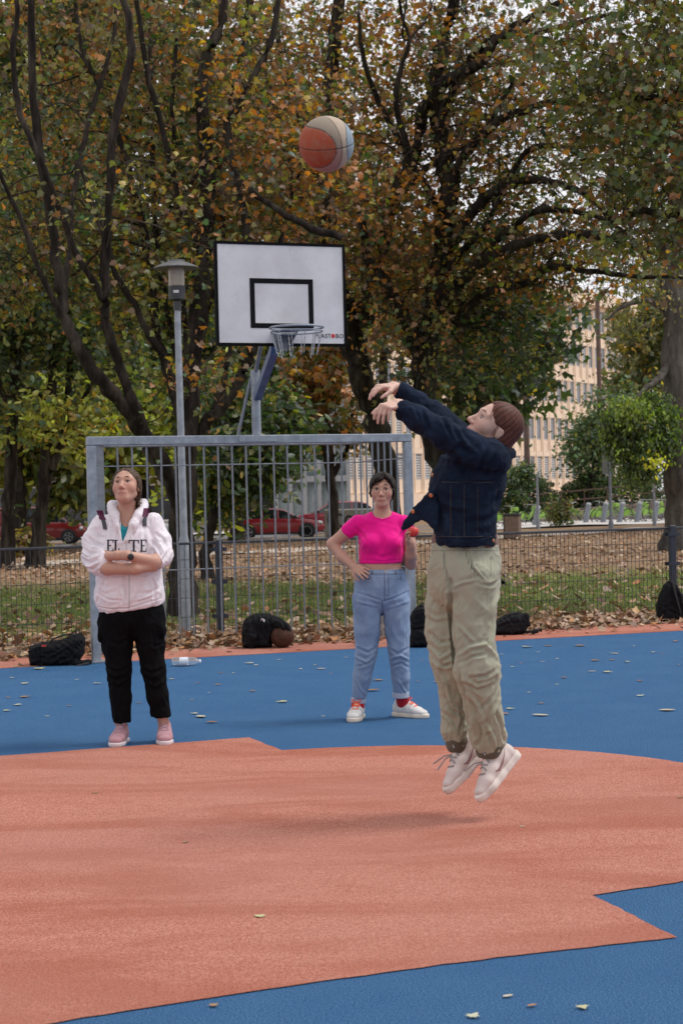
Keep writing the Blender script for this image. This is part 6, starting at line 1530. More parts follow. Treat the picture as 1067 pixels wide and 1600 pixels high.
drape(P2, nbv, [[(560.5, 890, 628.5, 891)], [(560, 896.3, 629, 897.2)], [(600.2, 897, 601.2, 940)], [(606.5, 897, 607.2, 930)], [(602, 930, 606.5, 930.8)], [(562.5, 889.5, 565, 898)], [(580.5, 889.5, 582.5, 898)], [(617, 889.5, 619, 898)], [(567, 898, 568, 904)], [(568, 904, 577, 905)], [(577, 899, 578, 905)], [(626, 898, 627, 904)], [(620, 904, 626.5, 905)], [(596.8, 938, 597.8, 950)]], SEAMJ, 'seam', .0012, jn)
drape(P2, nbv, [[(601, 891.5, 603.5, 894.5)]], plain('jeans_button', (.4, .33, .22), .4, .5), 'button', .003, jn)
CUFF = clothmat('denim_inside', (.36, .40, .50), .1, 9, 700)
for cx, cy, rx in ((560, 1095, .050), (626, 1086.5, .056)):
    cv = Vol(W2(cx, cy, .02)-np.array((.1, .1, .06)), W2(cx, cy, .02)+np.array((.1, .1, .06)), .005)
    cv.loft([(W2(cx, cy-6, .02), rx, rx*1.12), (W2(cx, cy+4, .02), rx*.97, rx*1.1)], (1, 0, 0), .01); za, zb_ = W2(cx, cy+4.5)[2], W2(cx, cy-5.5)[2]
    cv.fn(lambda X, Y, Z: np.maximum(za-Z, Z-zb_)+0*X+0*Y, cv.lo, cv.lo+cv.h*cv.n, .004, 'and'); P2.part('cuff', cv, CUFF)
SOCK = clothmat('red_sock', (.40, .008, .02)); WSH = clothmat('white_leather', (.62, .60, .58), .06, 20, 300, .6, .1); SOLEC = plain('cream_sole', (.62, .55, .46), .7); OLACE = clothmat('orange_lace', (.85, .12, .04), .1, 20, 300)
b1 = np.array((W2(559, 1110)[0], P2.d0-.0, 0)); b2 = np.array((W2(631, 1105)[0], P2.d0+.06, 0))
s1 = shoe(P2, b1, (-.22, -1, 0), (0, 0, 1), (WSH, SOLEC, OLACE), 1.0, sole_h=.03); s2 = shoe(P2, b2, (.80, -.62, 0), (0, 0, 1), (WSH, SOLEC, OLACE), 1.0, sole_h=.03)
for (cx, cy, bb) in ((560, 1098, b1), (628, 1090, b2)):
    t = W2(cx, cy, .02); sv = Vol(np.minimum(t, bb)-.08, np.maximum(t, bb)+.08, .006); sv.cone(bb+np.array((0, .0, .075)), t+np.array((0, .005, .02)), .043, .046, .01); P2.part('sock', sv, SOCK)
# orange tongue panel under the laces, grey stripes
for (o_, Lc, ax3) in (s1, s2):
    m = MB()
    for i in range(4):
        a = .035+i*.019; m.tube([P2.local(Lc(a, -.020, .088-i*.009)), P2.local(Lc(a+.004, 0, .0985-i*.0095)), P2.local(Lc(a, .020, .088-i*.009))], .0115, 6)
    q = m.build('lace_panel', OLACE, o_); q['kind'] = 'stuff'
    for sd in (-1, 1):
        for i in range(3):
            a = .03+i*.022; m = MB(); m.tube([P2.local(Lc(a+.018, sd*.0435, .035)), P2.local(Lc(a+.004, sd*.0405, .062)), P2.local(Lc(a-.002, sd*.033, .076))], .0045, 5); m.build('stripe', plain('grey_stripe', (.42, .43, .46), .6), o_)
# apple held up
aq = empty('apple', ap); tag(aq, 'red apple held by the person in the magenta top', 'apple')
b = NB('apple_skin'); n = b.noise(18, 4); b.set(b.ramp(n, [(.35, (.42, .01, .02)), (.7, (.60, .05, .03))]), .3, 0, .5)
MB().lathe([(.004, -.028), (.014, -.034), (.026, -.026), (.035, -.008), (.0365, .008), (.031, .024), (.018, .032), (.006, .026), (.001, .022)], (0, 0, 0), 20).build('flesh', b.m, aq, smooth=80)
MB().tube([(0, 0, .022), (.003, 0, .042)], .0018, 5).build('stalk', plain('stalk', (.06, .035, .02), .8), aq)
# ============================================================ JUMPING PERSON
P3 = Person('person', 'person in a dark denim jacket and khaki trousers jumping after throwing the ball', None, 7.70, (735, 1282))
W3 = P3.w; SK3 = (.58, .37, .30)
SKC = skinmat('skin_pale', SK3, (.56, .30, .25))
v = P3.vol((556, 586), (816, 1246), -.42, .42, .0042)
hc3 = W3(770, 669, -.02); H3 = 1.04; L3, B3 = head(v, hc3, (-.76, -.28, .60), (.56, -.10, .80), H3, smile=.004, jaw=.92)
v.chain([L3(0, -.03, -.06), W3(765, 706, .0), W3(760, 725, .0)], [.053, .056, .07], .02)
v.loft([(W3(752, 730, .0), .09, .10), (W3(738, 790, .0), .10, .11), (W3(728, 850, .0), .11, .10)], (1, 0, 0), .03)
v.chain([W3(738, 885, -.03), W3(745, 1040, -.06), W3(767, 1175, -.03)], [.055, .040, .028], .03); v.chain([W3(708, 885, .06), W3(699, 1030, .08), W3(718, 1165, .10)], [.055, .040, .028], .03)
# near (left) arm and far (right) arm
wn = W3(621, 633, -.17); wf_ = W3(616, 606, .12)
v.chain([W3(752, 712, -.14), W3(690, 672, -.22), wn], [.05, .040, .0255], .012); v.chain([W3(735, 700, .14), W3(680, 655, .18), wf_], [.05, .040, .0255], .012)
# hands thrown forward, fingers hanging
hand(v, wn, (-.66, -.66, -.10), (-.25, .15, -1), sc=1.0, left=1, thumb=(.9, .5), spread=.7,
     per=((.75, .45, .25), (.95, .40, .25), (1.05, .38, .22), (1.15, .35, .2)))
hand(v, wf_, (-.86, -.50, .06), (-.30, -.05, -1), sc=1.02, left=-1, thumb=(1.0, .7), spread=.6,
     per=((.45, .35, .2), (.55, .45, .25), (.65, .45, .25), (.75, .45, .3)))
P3.part('body', v, SKC, col=facecols(L3, B3, H3, SK3, (.52, .19, .18), (.60, .28, .24), hc3))
eyes(P3, L3, B3, H3, (-.80, -.25, .55), IRISB)
hv = Vol(hc3-.21, hc3+.21, .0038); M3 = np.array(B3)
hv.ell(L3(0, -.016, .045), np.array((.083, .100, .084))*H3, M3, .01); hv.ell(L3(0, -.052, -.02), np.array((.078, .060, .085))*H3, M3, .03); hv.ell(L3(0, -.070, -.075), np.array((.070, .050, .066))*H3, M3, .03); hv.ell(L3(0, -.068, -.108), np.array((.060, .040, .042))*H3, M3, .03)
hv.fn(hairline(hv, L3, B3, hc3, H3, .070, .088, .006, -.01), hc3-.24, hc3+.24, .006, 'sub')
hv.ell(L3(-.085, .004, -.012), np.array((.03, .026, .036))*H3, M3, .008, 'sub'); hv.ell(L3(.085, .004, -.012), np.array((.03, .026, .036))*H3, M3, .008, 'sub')
for s_ in (-1, 1):
    hv.chain([L3(s_*.013, .0925, .0335), L3(s_*.030, .0880, .0375), L3(s_*.049, .0750, .0310)], [.0032, .0038, .0022], .002)
    hv.chain([L3(s_*.019, .0880, .0135), L3(s_*.032, .0845, .0148), L3(s_*.046, .0775, .0125)], [.0027, .0032, .0026], .001)
cC, gC = strands(B3, hc3, H3, 'down', (.050, .017, .012), (.100, .036, .025), (.170, .066, .046), 5)
P3.part('hair', hv, hairmat('hair_auburn'), col=cC, groove=gC, relaxn=2)
wisps(P3, L3, plain('wisp_auburn', (.13, .045, .03), .6), [((-.05, .07, .08), (-.03, -.01, -.04)), ((.05, .07, .08), (.03, -.01, -.04)), ((.0, -.09, .06), (.0, -.02, -.05)), ((-.05, -.09, -.06), (-.01, -.02, -.06)), ((.05, -.09, -.08), (.01, -.025, -.05)), ((-.078, .012, .02), (-.004, .006, -.04))], 3)
# denim jacket
b = NB('dark_denim'); n = b.noise(6, 5, .65); n2 = b.noise(700, 2); n3 = b.noise(16, 4, .6, dist=.8)
c = b.ramp(n, [(.3, (.0045, .0075, .017)), (.7, (.011, .019, .040))]); c = b.mix(b.ramp(n3, [(.56, 0.0), (.75, .5)]), c, (.022, .042, .085))
b.bump(b.noise(320, 3), .3, .003); b.set(c, .85, 0, .10); DEN = b.m
jv = P3.vol((606, 592), (806, 862), -.40, .42, .0048)
jv.slab(P3.xz([(742, 690), (715, 698), (690, 712), (676, 735), (669, 765), (674, 795), (678, 825), (680, 885), (730, 888), (772, 884), (774, 820), (780, 785), (789, 752), (798, 722), (799, 705), (788, 694)]), P3.d0+.0, .165, .10, .02)
jv.chain([W3(760, 716, -.12), W3(722, 697, -.19), W3(688, 674, -.215), W3(655, 655, -.20), W3(630, 641, -.185)], [.092, .072, .062, .054, .044], .02)
jv.chain([W3(748, 712, .12), W3(715, 684, .17), W3(680, 650, .18), W3(650, 630, .15), W3(628, 612, .125)], [.085, .070, .060, .052, .042], .02)
# collar
jv.chain([W3(738, 694, -.10), W3(765, 700, -.115), W3(790, 708, -.06), W3(796, 708, .02)], [.020, .022, .024, .024], .012); jv.chain([W3(738, 692, .08), W3(780, 696, .08), W3(797, 708, .02)], [.018, .022, .024], .012)
jv.ell(W3(763, 690, .0), (.062, .068, .06), None, .008, 'sub')
# cuffs are open
jv.cone(wn+nrm(wn-W3(655, 655, -.20))*.00, W3(600, 628, -.18), .034, .05, .004, 'sub'); jv.cone(wf_, W3(596, 596, .11), .034, .05, .004, 'sub')
# flap of the open front, thin and bent outwards
jv.slab(P3.xz([(671, 762), (660, 778), (645, 793), (634, 808), (624, 825), (628, 833), (640, 822), (656, 812), (668, 818), (680, 832), (684, 790)]), P3.d0-.10, .011, .006, .010, lean=(-.35, 0))
zc = W3(725, 853)[2]; jv.fn(lambda X, Y, Z: Z-zc+.02*(X-W3(725, 853)[0])+0*Y, jv.lo, jv.lo+jv.h*jv.n, .005, 'sub')
st = [([(682, 840), (725, 843), (771, 836)], 1.2, -.005), ([(700, 712), (712, 700), (728, 712)], 4, -.012), ([(690, 708), (705, 716), (722, 735)], 4, -.012), ([(760, 700), (748, 722), (742, 742)], 4, -.012), ([(775, 712), (764, 735), (756, 752)], 4, .010), ([(735, 735), (755, 742), (778, 740)], 4, -.010), ([(790, 738), (775, 765), (770, 790)], 4, -.010), ([(700, 690), (690, 668), (684, 655)], 3, -.010), ([(722, 700), (712, 680), (706, 668)], 3.2, .011), ([(668, 680), (660, 660), (655, 648)], 3, -.009), ([(650, 668), (644, 652), (640, 642)], 2.6, .008),
      ([(700, 770), (702, 810), (704, 838)], 1.6, .004), ([(720, 760), (722, 800), (724, 840)], 1.6, -.004), ([(745, 770), (744, 805), (744, 838)], 1.6, .004), ([(690, 750), (722, 756), (760, 752)], 1.6, -.006), ([(672, 770), (700, 790), (735, 795)], 5, .009), ([(775, 800), (755, 812), (725, 815)], 5, -.008)]
jk = P3.part('jacket', jv, DEN, strokes=st, noise=[(.0035, .09, (1, 1, .9), 61), (.0014, .04, (1, 1, 1), 62)])
jV = np.array([x.co for x in jk.data.vertices])+P3.base; jbv = BVHTree.FromPolygons([Vector(q) for q in jV], [tuple(p.vertices) for p in jk.data.polygons])
COP = plain('copper_button', (.55, .22, .10), .35, .6)
def button(px, py):
    d = Vector(ray(px, py)).normalized(); h_ = jbv.ray_cast(Vector(CAM), d)
    q = np.array(h_[0] if h_[0] is not None else W3(px, py, -.12)); n_ = np.array(h_[1]) if h_[0] is not None else np.array((0, -1., 0))
    a = nrm(np.cross(n_, (0, 0, 1.))); bq = np.cross(n_, a)
    MB().lathe([(.0095, -.002), (.0095, .003), (.006, .005), (.001, .0045)], P3.local(q), 14, (a, bq, n_)).build('button', COP, jk)
for p in ((676, 742), (673, 774), (645, 799), (770, 845)): button(*p)
STI = plain('denim_seam', (.045, .035, .025), .8)
drape(P3, jbv, [[(703.5, 758, 704.3, 836)], [(724.5, 758, 725.3, 838)], [(745.5, 760, 746.2, 836)], [(690, 753, 772, 753.8)], [(683, 838, 768, 838.7)]], STI, 'seam', .0015, jk)
# belt/lining glimpse under the jacket
lv = P3.vol((674, 842), (776, 862), -.2, .2, .006); lv.loft([(W3(726, 838, .0), .146, .12), (W3(726, 847, .0), .150, .124)], (1, 0, 0), .01); P3.part('shirt', lv, clothmat('brown_shirt', (.17, .095, .08)))
# khaki trousers
KH = clothmat('khaki_cotton', (.315, .310, .230), .10, 6, 600, .9, .3, fade=(.37, .365, .285), fadescale=3)
tv = P3.vol((658, 848), (796, 1176), -.30, .34, .0052)
tv.loft([(W3(725, 852, .0), .148, .125), (W3(725, 885, .0), .157, .14), (W3(726, 908, .0), .158, .15)], (1, 0, 0), .03)
tv.loft([(W3(742, 900, -.05), .108, .125), (W3(740, 950, -.06), .098, .115), (W3(738, 990, -.07), .088, .108), (W3(746, 1045, -.09), .099, .112), (W3(754, 1105, -.06), .080, .095), (W3(762, 1150, -.03), .080, .09), (W3(763, 1166, -.03), .060, .072)], (1, 0, 0), .015)
tv.loft([(W3(702, 900, .08), .095, .115), (W3(696, 950, .08), .088, .108), (W3(693, 985, .08), .080, .10), (W3(700, 1030, .06), .078, .10), (W3(708, 1085, .09), .060, .085), (W3(711, 1140, .11), .063, .08), (W3(714, 1158, .11), .048, .064)], (1, 0, 0), .015)
zt3 = W3(725, 847)[2]; tv.fn(lambda X, Y, Z: zt3-Z+0*X+0*Y, tv.lo, tv.lo+tv.h*tv.n, .004, 'sub')
st = [([(729, 860), (733, 885), (748, 902)], 1.6, -.010), ([(733, 880), (745, 896), (752, 903)], 2, .006), ([(700, 905), (702, 940), (706, 990), (711, 1040), (722, 1080), (729, 1130)], 3.2, -.020), ([(691, 868), (694, 890), (699, 910)], 1.8, -.006), ([(702, 916), (720, 908), (745, 902)], 2.4, .007), ([(780, 905), (762, 912), (745, 910)], 2.4, -.008), ([(779, 925), (765, 945), (752, 985)], 3, .010), ([(772, 950), (764, 975), (758, 1005)], 2.6, -.012), ([(715, 975), (728, 990), (738, 1000)], 3, .008),
      ([(712, 1022), (730, 1006), (752, 1002), (770, 1022)], 3.2, .013), ([(714, 1032), (732, 1020), (752, 1016)], 2.6, -.012), ([(770, 1040), (752, 1050), (730, 1052)], 3, -.010), ([(716, 1052), (740, 1066), (766, 1058)], 3, .010), ([(779, 1060), (765, 1080), (748, 1100)], 3, -.012), ([(728, 1078), (742, 1096), (750, 1120)], 3, .012), ([(776, 1090), (764, 1110), (760, 1135)], 3, .011), ([(770, 1105), (778, 1130), (786, 1155)], 2.6, -.011), ([(742, 1120), (748, 1140), (744, 1160)], 2.6, -.012), ([(755, 1125), (766, 1145), (770, 1162)], 2.4, .011), ([(735, 1110), (738, 1135), (740, 1155)], 2.2, .009),
      ([(672, 990), (688, 1004), (702, 1000)], 3, -.011), ([(670, 1012), (688, 1028), (704, 1018)], 3, .012), ([(676, 1030), (692, 1040), (706, 1034)], 2.6, -.012), ([(684, 1050), (698, 1070), (704, 1095)], 2.6, .010), ([(694, 1090), (706, 1110), (720, 1118)], 2.6, -.011), ([(692, 1120), (704, 1130), (716, 1150)], 2.4, .011), ([(718, 1100), (722, 1125), (718, 1150)], 2.2, -.010), ([(668, 960), (682, 968), (700, 962)], 3.4, .006)]
kt = P3.part('trousers', tv, KH, strokes=st, noise=[(.0038, .10, (1, 1, .8), 71), (.0016, .045, (1, 1, 1), 72)])
kV = np.array([x.co for x in kt.data.vertices])+P3.base; kbv = BVHTree.FromPolygons([Vector(q) for q in kV], [tuple(p.vertices) for p in kt.data.polygons])
SEAMK = plain('khaki_stitch', (.16, .145, .105), .85)
drape(P3, kbv, [[(674, 860, 776, 860.7)], [(728, 861, 729, 872)], [(731, 872, 732, 882)], [(735, 882, 736, 891)], [(740, 891, 741, 899)], [(766, 870, 766.7, 900)], [(693, 861, 693.7, 890)], [(697, 890, 697.7, 908)]], SEAMK, 'seam', .0012, kt)
CORD = clothmat('dark_cord', (.10, .085, .06))
for cx, cy, dd, rx, ry in ((764, 1167, -.03, .067, .078), (714, 1159, .11, .056, .070)):
    cv = Vol(W3(cx, cy, dd)-np.array((.1, .11, .05)), W3(cx, cy, dd)+np.array((.1, .11, .05)), .005); cv.loft([(W3(cx, cy-1, dd), rx, ry), (W3(cx, cy+3, dd), rx*.93, ry*.93)], (1, 0, 0), .01)
    P3.part('hem_cord', cv, CORD)
# shoes, toes hanging
SHW = clothmat('cream_leather', (.60, .52, .49), .06, 15, 300, .6, .12); SHS = plain('cream_rubber', (.66, .59, .55), .7); SHL = clothmat('grey_lace', (.30, .27, .27)); SW = plain('mauve_logo', (.26, .135, .13), .6)
def hang(ank, toe, heel_off, sc, swoosh):
    f = nrm(toe-ank); u = nrm(np.array((-.72, -.22, .62)))
    sd_, f, u = basis(f, u); base_ = ank-u*.075*sc-f*.0
    o_, Lc, ax3 = shoe(P3, base_, f, u, (SHW, SHS, SHL), sc, high=.012, sole_h=.034)
    # logo on both sides: a tick that widens and curves up to a tail
    V = np.array([x.co for x in o_.data.vertices])+P3.base; bv = BVHTree.FromPolygons([Vector(q) for q in V], [tuple(p.vertices) for p in o_.data.polygons])
    lowr = [(.070, .062), (.062, .050), (.048, .040), (.030, .042), (.010, .052), (-.015, .068), (-.045, .086)]; uppr = [(.070, .062), (.066, .057), (.052, .053), (.034, .054), (.012, .060), (-.015, .072), (-.045, .087)]
    for s_ in (-1, 1):
        vs = []
        for (a, z) in lowr+uppr:
            st_ = Lc(a, s_*.12, z); h_ = bv.ray_cast(Vector(st_), Vector(-ax3[0]*s_)); q = np.array(h_[0])+ax3[0]*s_*.002 if h_[0] is not None else Lc(a, s_*.04, z); vs.append(P3.local(q))
        n = len(lowr); m = MB(); m.add(vs, [(i, i+1, n+i+1, n+i) for i in range(n-1)]); m.build('logo_tick', SW, o_, smooth=60)
    m = MB(); p0 = Lc(.045, 0, .098)
    for e in ((-.10, .01, -.045), (-.085, -.02, -.07)):
        m.tube([P3.local(p0), P3.local(p0+np.array(e)*.4+np.array((-.012, 0, .008))), P3.local(p0+np.array(e))], .0035, 5)
    q = m.build('lace_end', SHL, o_); q['kind'] = 'stuff'
    return o_
hang(W3(775, 1183, -.04), W3(735, 1232, -.12), 0, 1.06, True)
hang(W3(727, 1172, .10), W3(688, 1216, .03), 0, 1.06, True)
# wristband drawing on the near wrist
INKG = plain('wrist_ink', (.16, .42, .36), .7); wdv = nrm(W3(655, 655, -.20)-wn)
a_ = nrm(np.cross(wdv, (0, 1., 0))); b__ = np.cross(wdv, a_)
mw = MB(); cw_ = wn+wdv*.012; mw.lathe([(.0268, -.008), (.0275, .0), (.0285, .010)], P3.local(cw_), 18, (a_, b__, wdv)); mw.build('wristband', INKG, P3.root)
# ============================================================ BALL, BAGS, BOTTLE, LEAVES
# --- ball in the air
BC = at(510, 225, 7.70); BRr = .1225
bl = empty('basketball', BC); tag(bl, 'worn basketball with red, tan, cream and pale blue panels flying through the air', 'ball')
pol = nrm((-.83, -.50, -.26)); nA = np.array((-.15, -.477, .88)); nA = nrm(nA-pol*(nA@pol)); aA = np.cross(nA, pol)
nu, nv_ = 220, 130
th = np.linspace(0, 2*np.pi, nu, endpoint=False); ph = np.linspace(.004, np.pi-.004, nv_)
TH, PH = np.meshgrid(th, ph, indexing='ij'); Q = np.stack([np.sin(PH)*np.cos(TH), np.sin(PH)*np.sin(TH), np.cos(PH)], -1).reshape(-1, 3)
def ballreg(q):
    cp = q@pol; an = np.degrees(np.arccos(np.clip(np.abs(cp), -1, 1))); ca = (q@aA)**2/np.maximum(1e-6, 1-cp**2)
    th0 = 47+30*ca; d1 = np.abs(an-th0)*np.pi/180*np.clip(np.sin(np.radians(an)), .3, 1); seam = np.minimum(np.minimum(np.abs(cp), np.abs(q@nA)), d1)
    reg = np.where(an < th0, np.where(cp > 0, 0, 3), np.where(cp > 0, 1, 2)); return seam, reg
seam, _ = ballreg(Q)
V = Q*BRr*(1-.022*np.exp(-(seam/.016)**2))[:, None]
ix = np.arange(nu*nv_).reshape(nu, nv_); fq = np.stack([ix, np.roll(ix, -1, 0)], -1)
fq = np.stack([ix[:, :-1], ix[:, 1:], np.roll(ix, -1, 0)[:, 1:], np.roll(ix, -1, 0)[:, :-1]], -1).reshape(-1, 4)[:, ::-1]
cen = nrm(1)*0 if False else None
fc = V[fq].mean(1); fc /= np.linalg.norm(fc, axis=1, keepdims=True); sm, rg = ballreg(fc)
cc = np.array([(.34, .068, .030), (.27, .225, .175), (.44, .35, .27), (.24, .32, .39)])
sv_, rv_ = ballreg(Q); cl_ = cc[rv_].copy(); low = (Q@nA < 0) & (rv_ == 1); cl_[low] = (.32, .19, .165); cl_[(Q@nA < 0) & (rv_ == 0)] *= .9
cl_[sv_ < .016] = (.035, .028, .025)
b = NB('ball_rubber'); a = b.n('ShaderNodeAttribute', attribute_name='col'); n = b.noise(24, 5, .65)
c = b.mix(b.ramp(n, [(.42, 0.0), (.72, .45)]), a.outputs['Color'], (.26, .19, .14)); vo = b.n('ShaderNodeTexVoronoi'); vo.inputs['Scale'].default_value = 330; b.l(b.tc.outputs['Object'], vo.inputs['Vector'])
b.bump(vo.outputs['Distance'], .25, .002); b.set(c, .75, 0, .3)
link('ball_skin', np_mesh('ball_skin', V, fq, True, cl_), b.m, bl)

# --- bags along the fence
NYL = clothmat('black_nylon', (.008, .008, .0095), .35, 14, 500, .75, .25, sheen=.0, spec=.12); NYL2 = clothmat('charcoal_nylon', (.015, .015, .017), .3, 14, 500, .75, .25, sheen=0, spec=.12)
STRAPM = plain('strap_black', (.014, .014, .016), .7); TAGW = plain('white_tag', (.7, .7, .7), .6)
class Bag:
    def __init__(s, name, label, px, py, cat='bag'):
        s.g = gnd(px, py); s.d0 = s.g[1]; s.base = s.g; s.root = empty(name, s.g); tag(s.root, label, cat, 'bags along the fence')
    w = Person.w; xz = Person.xz; m = Person.m; part = Person.part; local = Person.local; vol = Person.vol
    def tube(s, name, pts, r, mat=None, flat=None): return MB().tube([s.local(s.w(*p)) for p in pts], r, 6).build(name, mat or STRAPM, s.root)
g = Bag('backpack', 'black backpack lying on its side left of the goal post', 85, 1041, 'backpack')
v = g.vol((36, 984), (148, 1046), -.05, .45, .006)
v.slab(g.xz([(43, 1012), (41, 1028), (44, 1042), (70, 1044), (100, 1043), (118, 1038), (127, 1024), (129, 1000), (122, 991), (108, 996), (88, 1003), (62, 1006)]), g.d0+.16, .15, .06, .02)
v.chain([g.w(112, 1034, .05), g.w(126, 1036, .03), g.w(140, 1034, .05)], [.025, .03, .022], .02); v.chain([g.w(46, 1018, .04), g.w(62, 1012, .01), g.w(64, 1040, .02)], [.012, .014, .012], .01)
g.part('bag', v, NYL, strokes=[([(62, 1010), (64, 1028), (62, 1042)], 1.6, -.012), ([(70, 1030), (90, 1020), (112, 1006)], 2.0, .010), ([(84, 1040), (96, 1030), (110, 1028)], 2, -.012), ([(100, 1010), (112, 1020), (116, 1036)], 2, -.010)], noise=[(.005, .07, (1, 1, 1), 91)])
g.tube('handle', [(76, 1006, .1), (84, 998, .09), (98, 993, .09), (112, 990, .1), (120, 993, .11)], .009); g.tube('loop', [(119, 992, .12), (119, 982, .12), (124, 982, .12), (125, 992, .12)], .006)
g.tube('strap', [(110, 1040, .02), (116, 1044, -.03), (122, 1040, -.02), (132, 1038, .0), (140, 1036, .02)], .012)
MB().box((-.02, -.004, -.008), (.02, .004, .008), lambda p: g.local(g.w(69, 1009, .01))+np.array(p)).build('red_tag', REDP, g.root)
g = Bag('jacket_heap', 'heap of black jacket and bag behind the goal bars', 405, 1014, 'bag')
v = g.vol((372, 956), (460, 1018), -.08, .4, .006)
v.slab(g.xz([(378, 1013), (377, 990), (380, 972), (390, 964), (405, 960), (420, 961), (436, 967), (447, 975), (454, 986), (448, 997), (436, 995), (428, 990), (424, 1002), (424, 1014)]), g.d0+.14, .14, .05, .02)
v.chain([g.w(430, 972, .02), g.w(444, 980, .0), g.w(452, 990, .02)], [.05, .045, .03], .02); v.chain([g.w(390, 975, .02), g.w(394, 995, -.01), g.w(392, 1010, .02)], [.03, .035, .03], .02)
g.part('cloth', v, NYL, strokes=[([(392, 966), (396, 985), (394, 1010)], 2, -.014), ([(410, 966), (412, 985), (420, 1002)], 2, .012), ([(420, 968), (426, 980), (440, 984)], 2, -.012), ([(384, 980), (386, 1000)], 2, .010)], noise=[(.007, .08, (1, 1, 1), 92)])
MB().box((-.02, -.003, -.012), (.02, .003, .012), lambda p: g.local(g.w(411, 969, -.005))+np.array((p[0]*.9+p[2]*.3, p[1], p[2]-p[0]*.4))).build('white_tag', TAGW, g.root)
MB().box((-.015, -.003, -.03), (.015, .003, .03), lambda p: g.local(g.w(393, 1006, .0))+np.array(p)).build('reflective_strip', plain('grey_strip', (.25, .26, .25), .5), g.root)
# brown ball beside it
bq = gnd(441, 1014); bb_ = empty('brown_ball', bq+np.array((0, .12, .117))); tag(bb_, 'dark brown basketball tucked under the black jacket by the fence', 'ball')
b = NB('brown_rubber'); n = b.noise(20, 4); b.set(b.ramp(n, [(.3, (.035, .014, .008)), (.7, (.085, .032, .018))]), .7, 0, .3)
me = np_mesh('ball_skin', Q*.117*(1-.022*np.exp(-(seam/.016)**2))[:, None], fq, True); link('ball_skin', me, b.m, bb_)
g = Bag('backpack', 'black backpack standing upright beside the right goal post', 656, 1012, 'backpack')
v = g.vol((630, 940), (690, 1016), -.05, .4, .006)
v.slab(g.xz([(640, 1012), (638, 985), (641, 965), (648, 952), (660, 946), (674, 950), (680, 965), (682, 990), (680, 1012)]), g.d0+.12, .12, .05, .02); v.slab(g.xz([(644, 1010), (643, 990), (650, 984), (670, 984), (676, 992), (675, 1010)]), g.d0+.02, .05, .03, .012)
g.part('bag', v, NYL, strokes=[([(642, 985), (660, 981), (678, 985)], 1.4, -.010), ([(648, 958), (660, 954), (672, 958)], 1.4, -.007)], noise=[(.004, .08, (1, 1, 1), 93)])
g.tube('strap', [(650, 950, .1), (660, 942, .1), (670, 950, .1)], .008)
g = Bag('shoulder_bag', 'slumped black bag lying flat behind the jumping person', 800, 993, 'bag')
v = g.vol((760, 950), (850, 998), -.05, .4, .006)
v.slab(g.xz([(766, 991), (768, 982), (780, 968), (798, 959), (814, 957), (824, 966), (827, 978), (822, 990), (800, 994)]), g.d0+.13, .13, .05, .02); v.chain([g.w(806, 962, .05), g.w(822, 962, .03), g.w(826, 976, .02)], [.02, .022, .018], .015); v.chain([g.w(822, 988, .02), g.w(834, 987, .0), g.w(845, 985, .02)], [.012, .022, .014], .012)
g.part('bag', v, NYL2, strokes=[([(774, 982), (792, 974), (815, 972)], 2, -.012), ([(790, 966), (800, 978), (798, 992)], 2, .012), ([(812, 962), (818, 975), (815, 990)], 2, -.012)], noise=[(.006, .07, (1, 1, 1), 94)])
g.tube('strap', [(776, 974, .05), (790, 962, .03), (806, 957, .04), (820, 960, .06)], .008)
g = Bag('backpack', 'black backpack leaning against the fence post at the right edge', 1052, 973, 'backpack')
v = g.vol((1018, 896), (1090, 978), -.05, .4, .006)
v.slab(g.xz([(1028, 966), (1027, 950), (1032, 930), (1040, 914), (1048, 907), (1058, 912), (1070, 932), (1078, 955), (1078, 970), (1050, 974), (1034, 972)]), g.d0+.10, .11, .05, .02)
g.part('bag', v, NYL, strokes=[([(1046, 912), (1050, 935), (1054, 968)], 1.4, -.012), ([(1054, 914), (1062, 938), (1066, 968)], 1.4, -.010), ([(1032, 955), (1045, 950), (1060, 956)], 2, .008)], noise=[(.004, .08, (1, 1, 1), 95)])
g.tube('strap', [(1050, 910, .0), (1055, 930, -.03), (1062, 955, -.02), (1064, 968, .02)], .010); g.tube('loop', [(1046, 908, .08), (1047, 897, .09), (1052, 897, .09), (1053, 909, .08)], .006)

# --- water bottle lying on the court
wb = gnd(291, 1041.5); bt = empty('water_bottle', wb); tag(bt, 'clear plastic water bottle lying on the blue court behind the hoodie person', 'bottle')
b = NB('clear_plastic'); b.set((.93, .95, .97), .12, 0, .5); b.b.inputs['Transmission Weight'].default_value = .85; b.b.inputs['IOR'].default_value = 1.12; PET = b.m
ax_b = (UZ, np.array((0, 1., 0)), np.array((1., 0, 0)))
s_ = wb[1]/FPX; r_ = .04
prof = [(.004, -.125), (.030, -.125), (.038, -.115)]
for k in range(9): prof += [(.0395, -.105+k*.018), (.0365, -.096+k*.018)]
prof += [(.038, .06), (.032, .085), (.016, .108), (.0135, .112), (.0135, .125)]
MB().lathe(prof, (0, .04, .041), 20, ax_b).build('bottle_body', PET, bt, smooth=50)
MB().lathe([(.0155, .112), (.0155, .128), (.013, .130)], (0, .04, .041), 16, ax_b).build('cap', plain('cap_white', (.75, .76, .78), .5), bt)
MB().lathe([(.0402, -.06), (.0402, .015)], (0, .04, .041), 20, ax_b).build('paper_label', plain('label_pale', (.62, .66, .72), .5), bt)

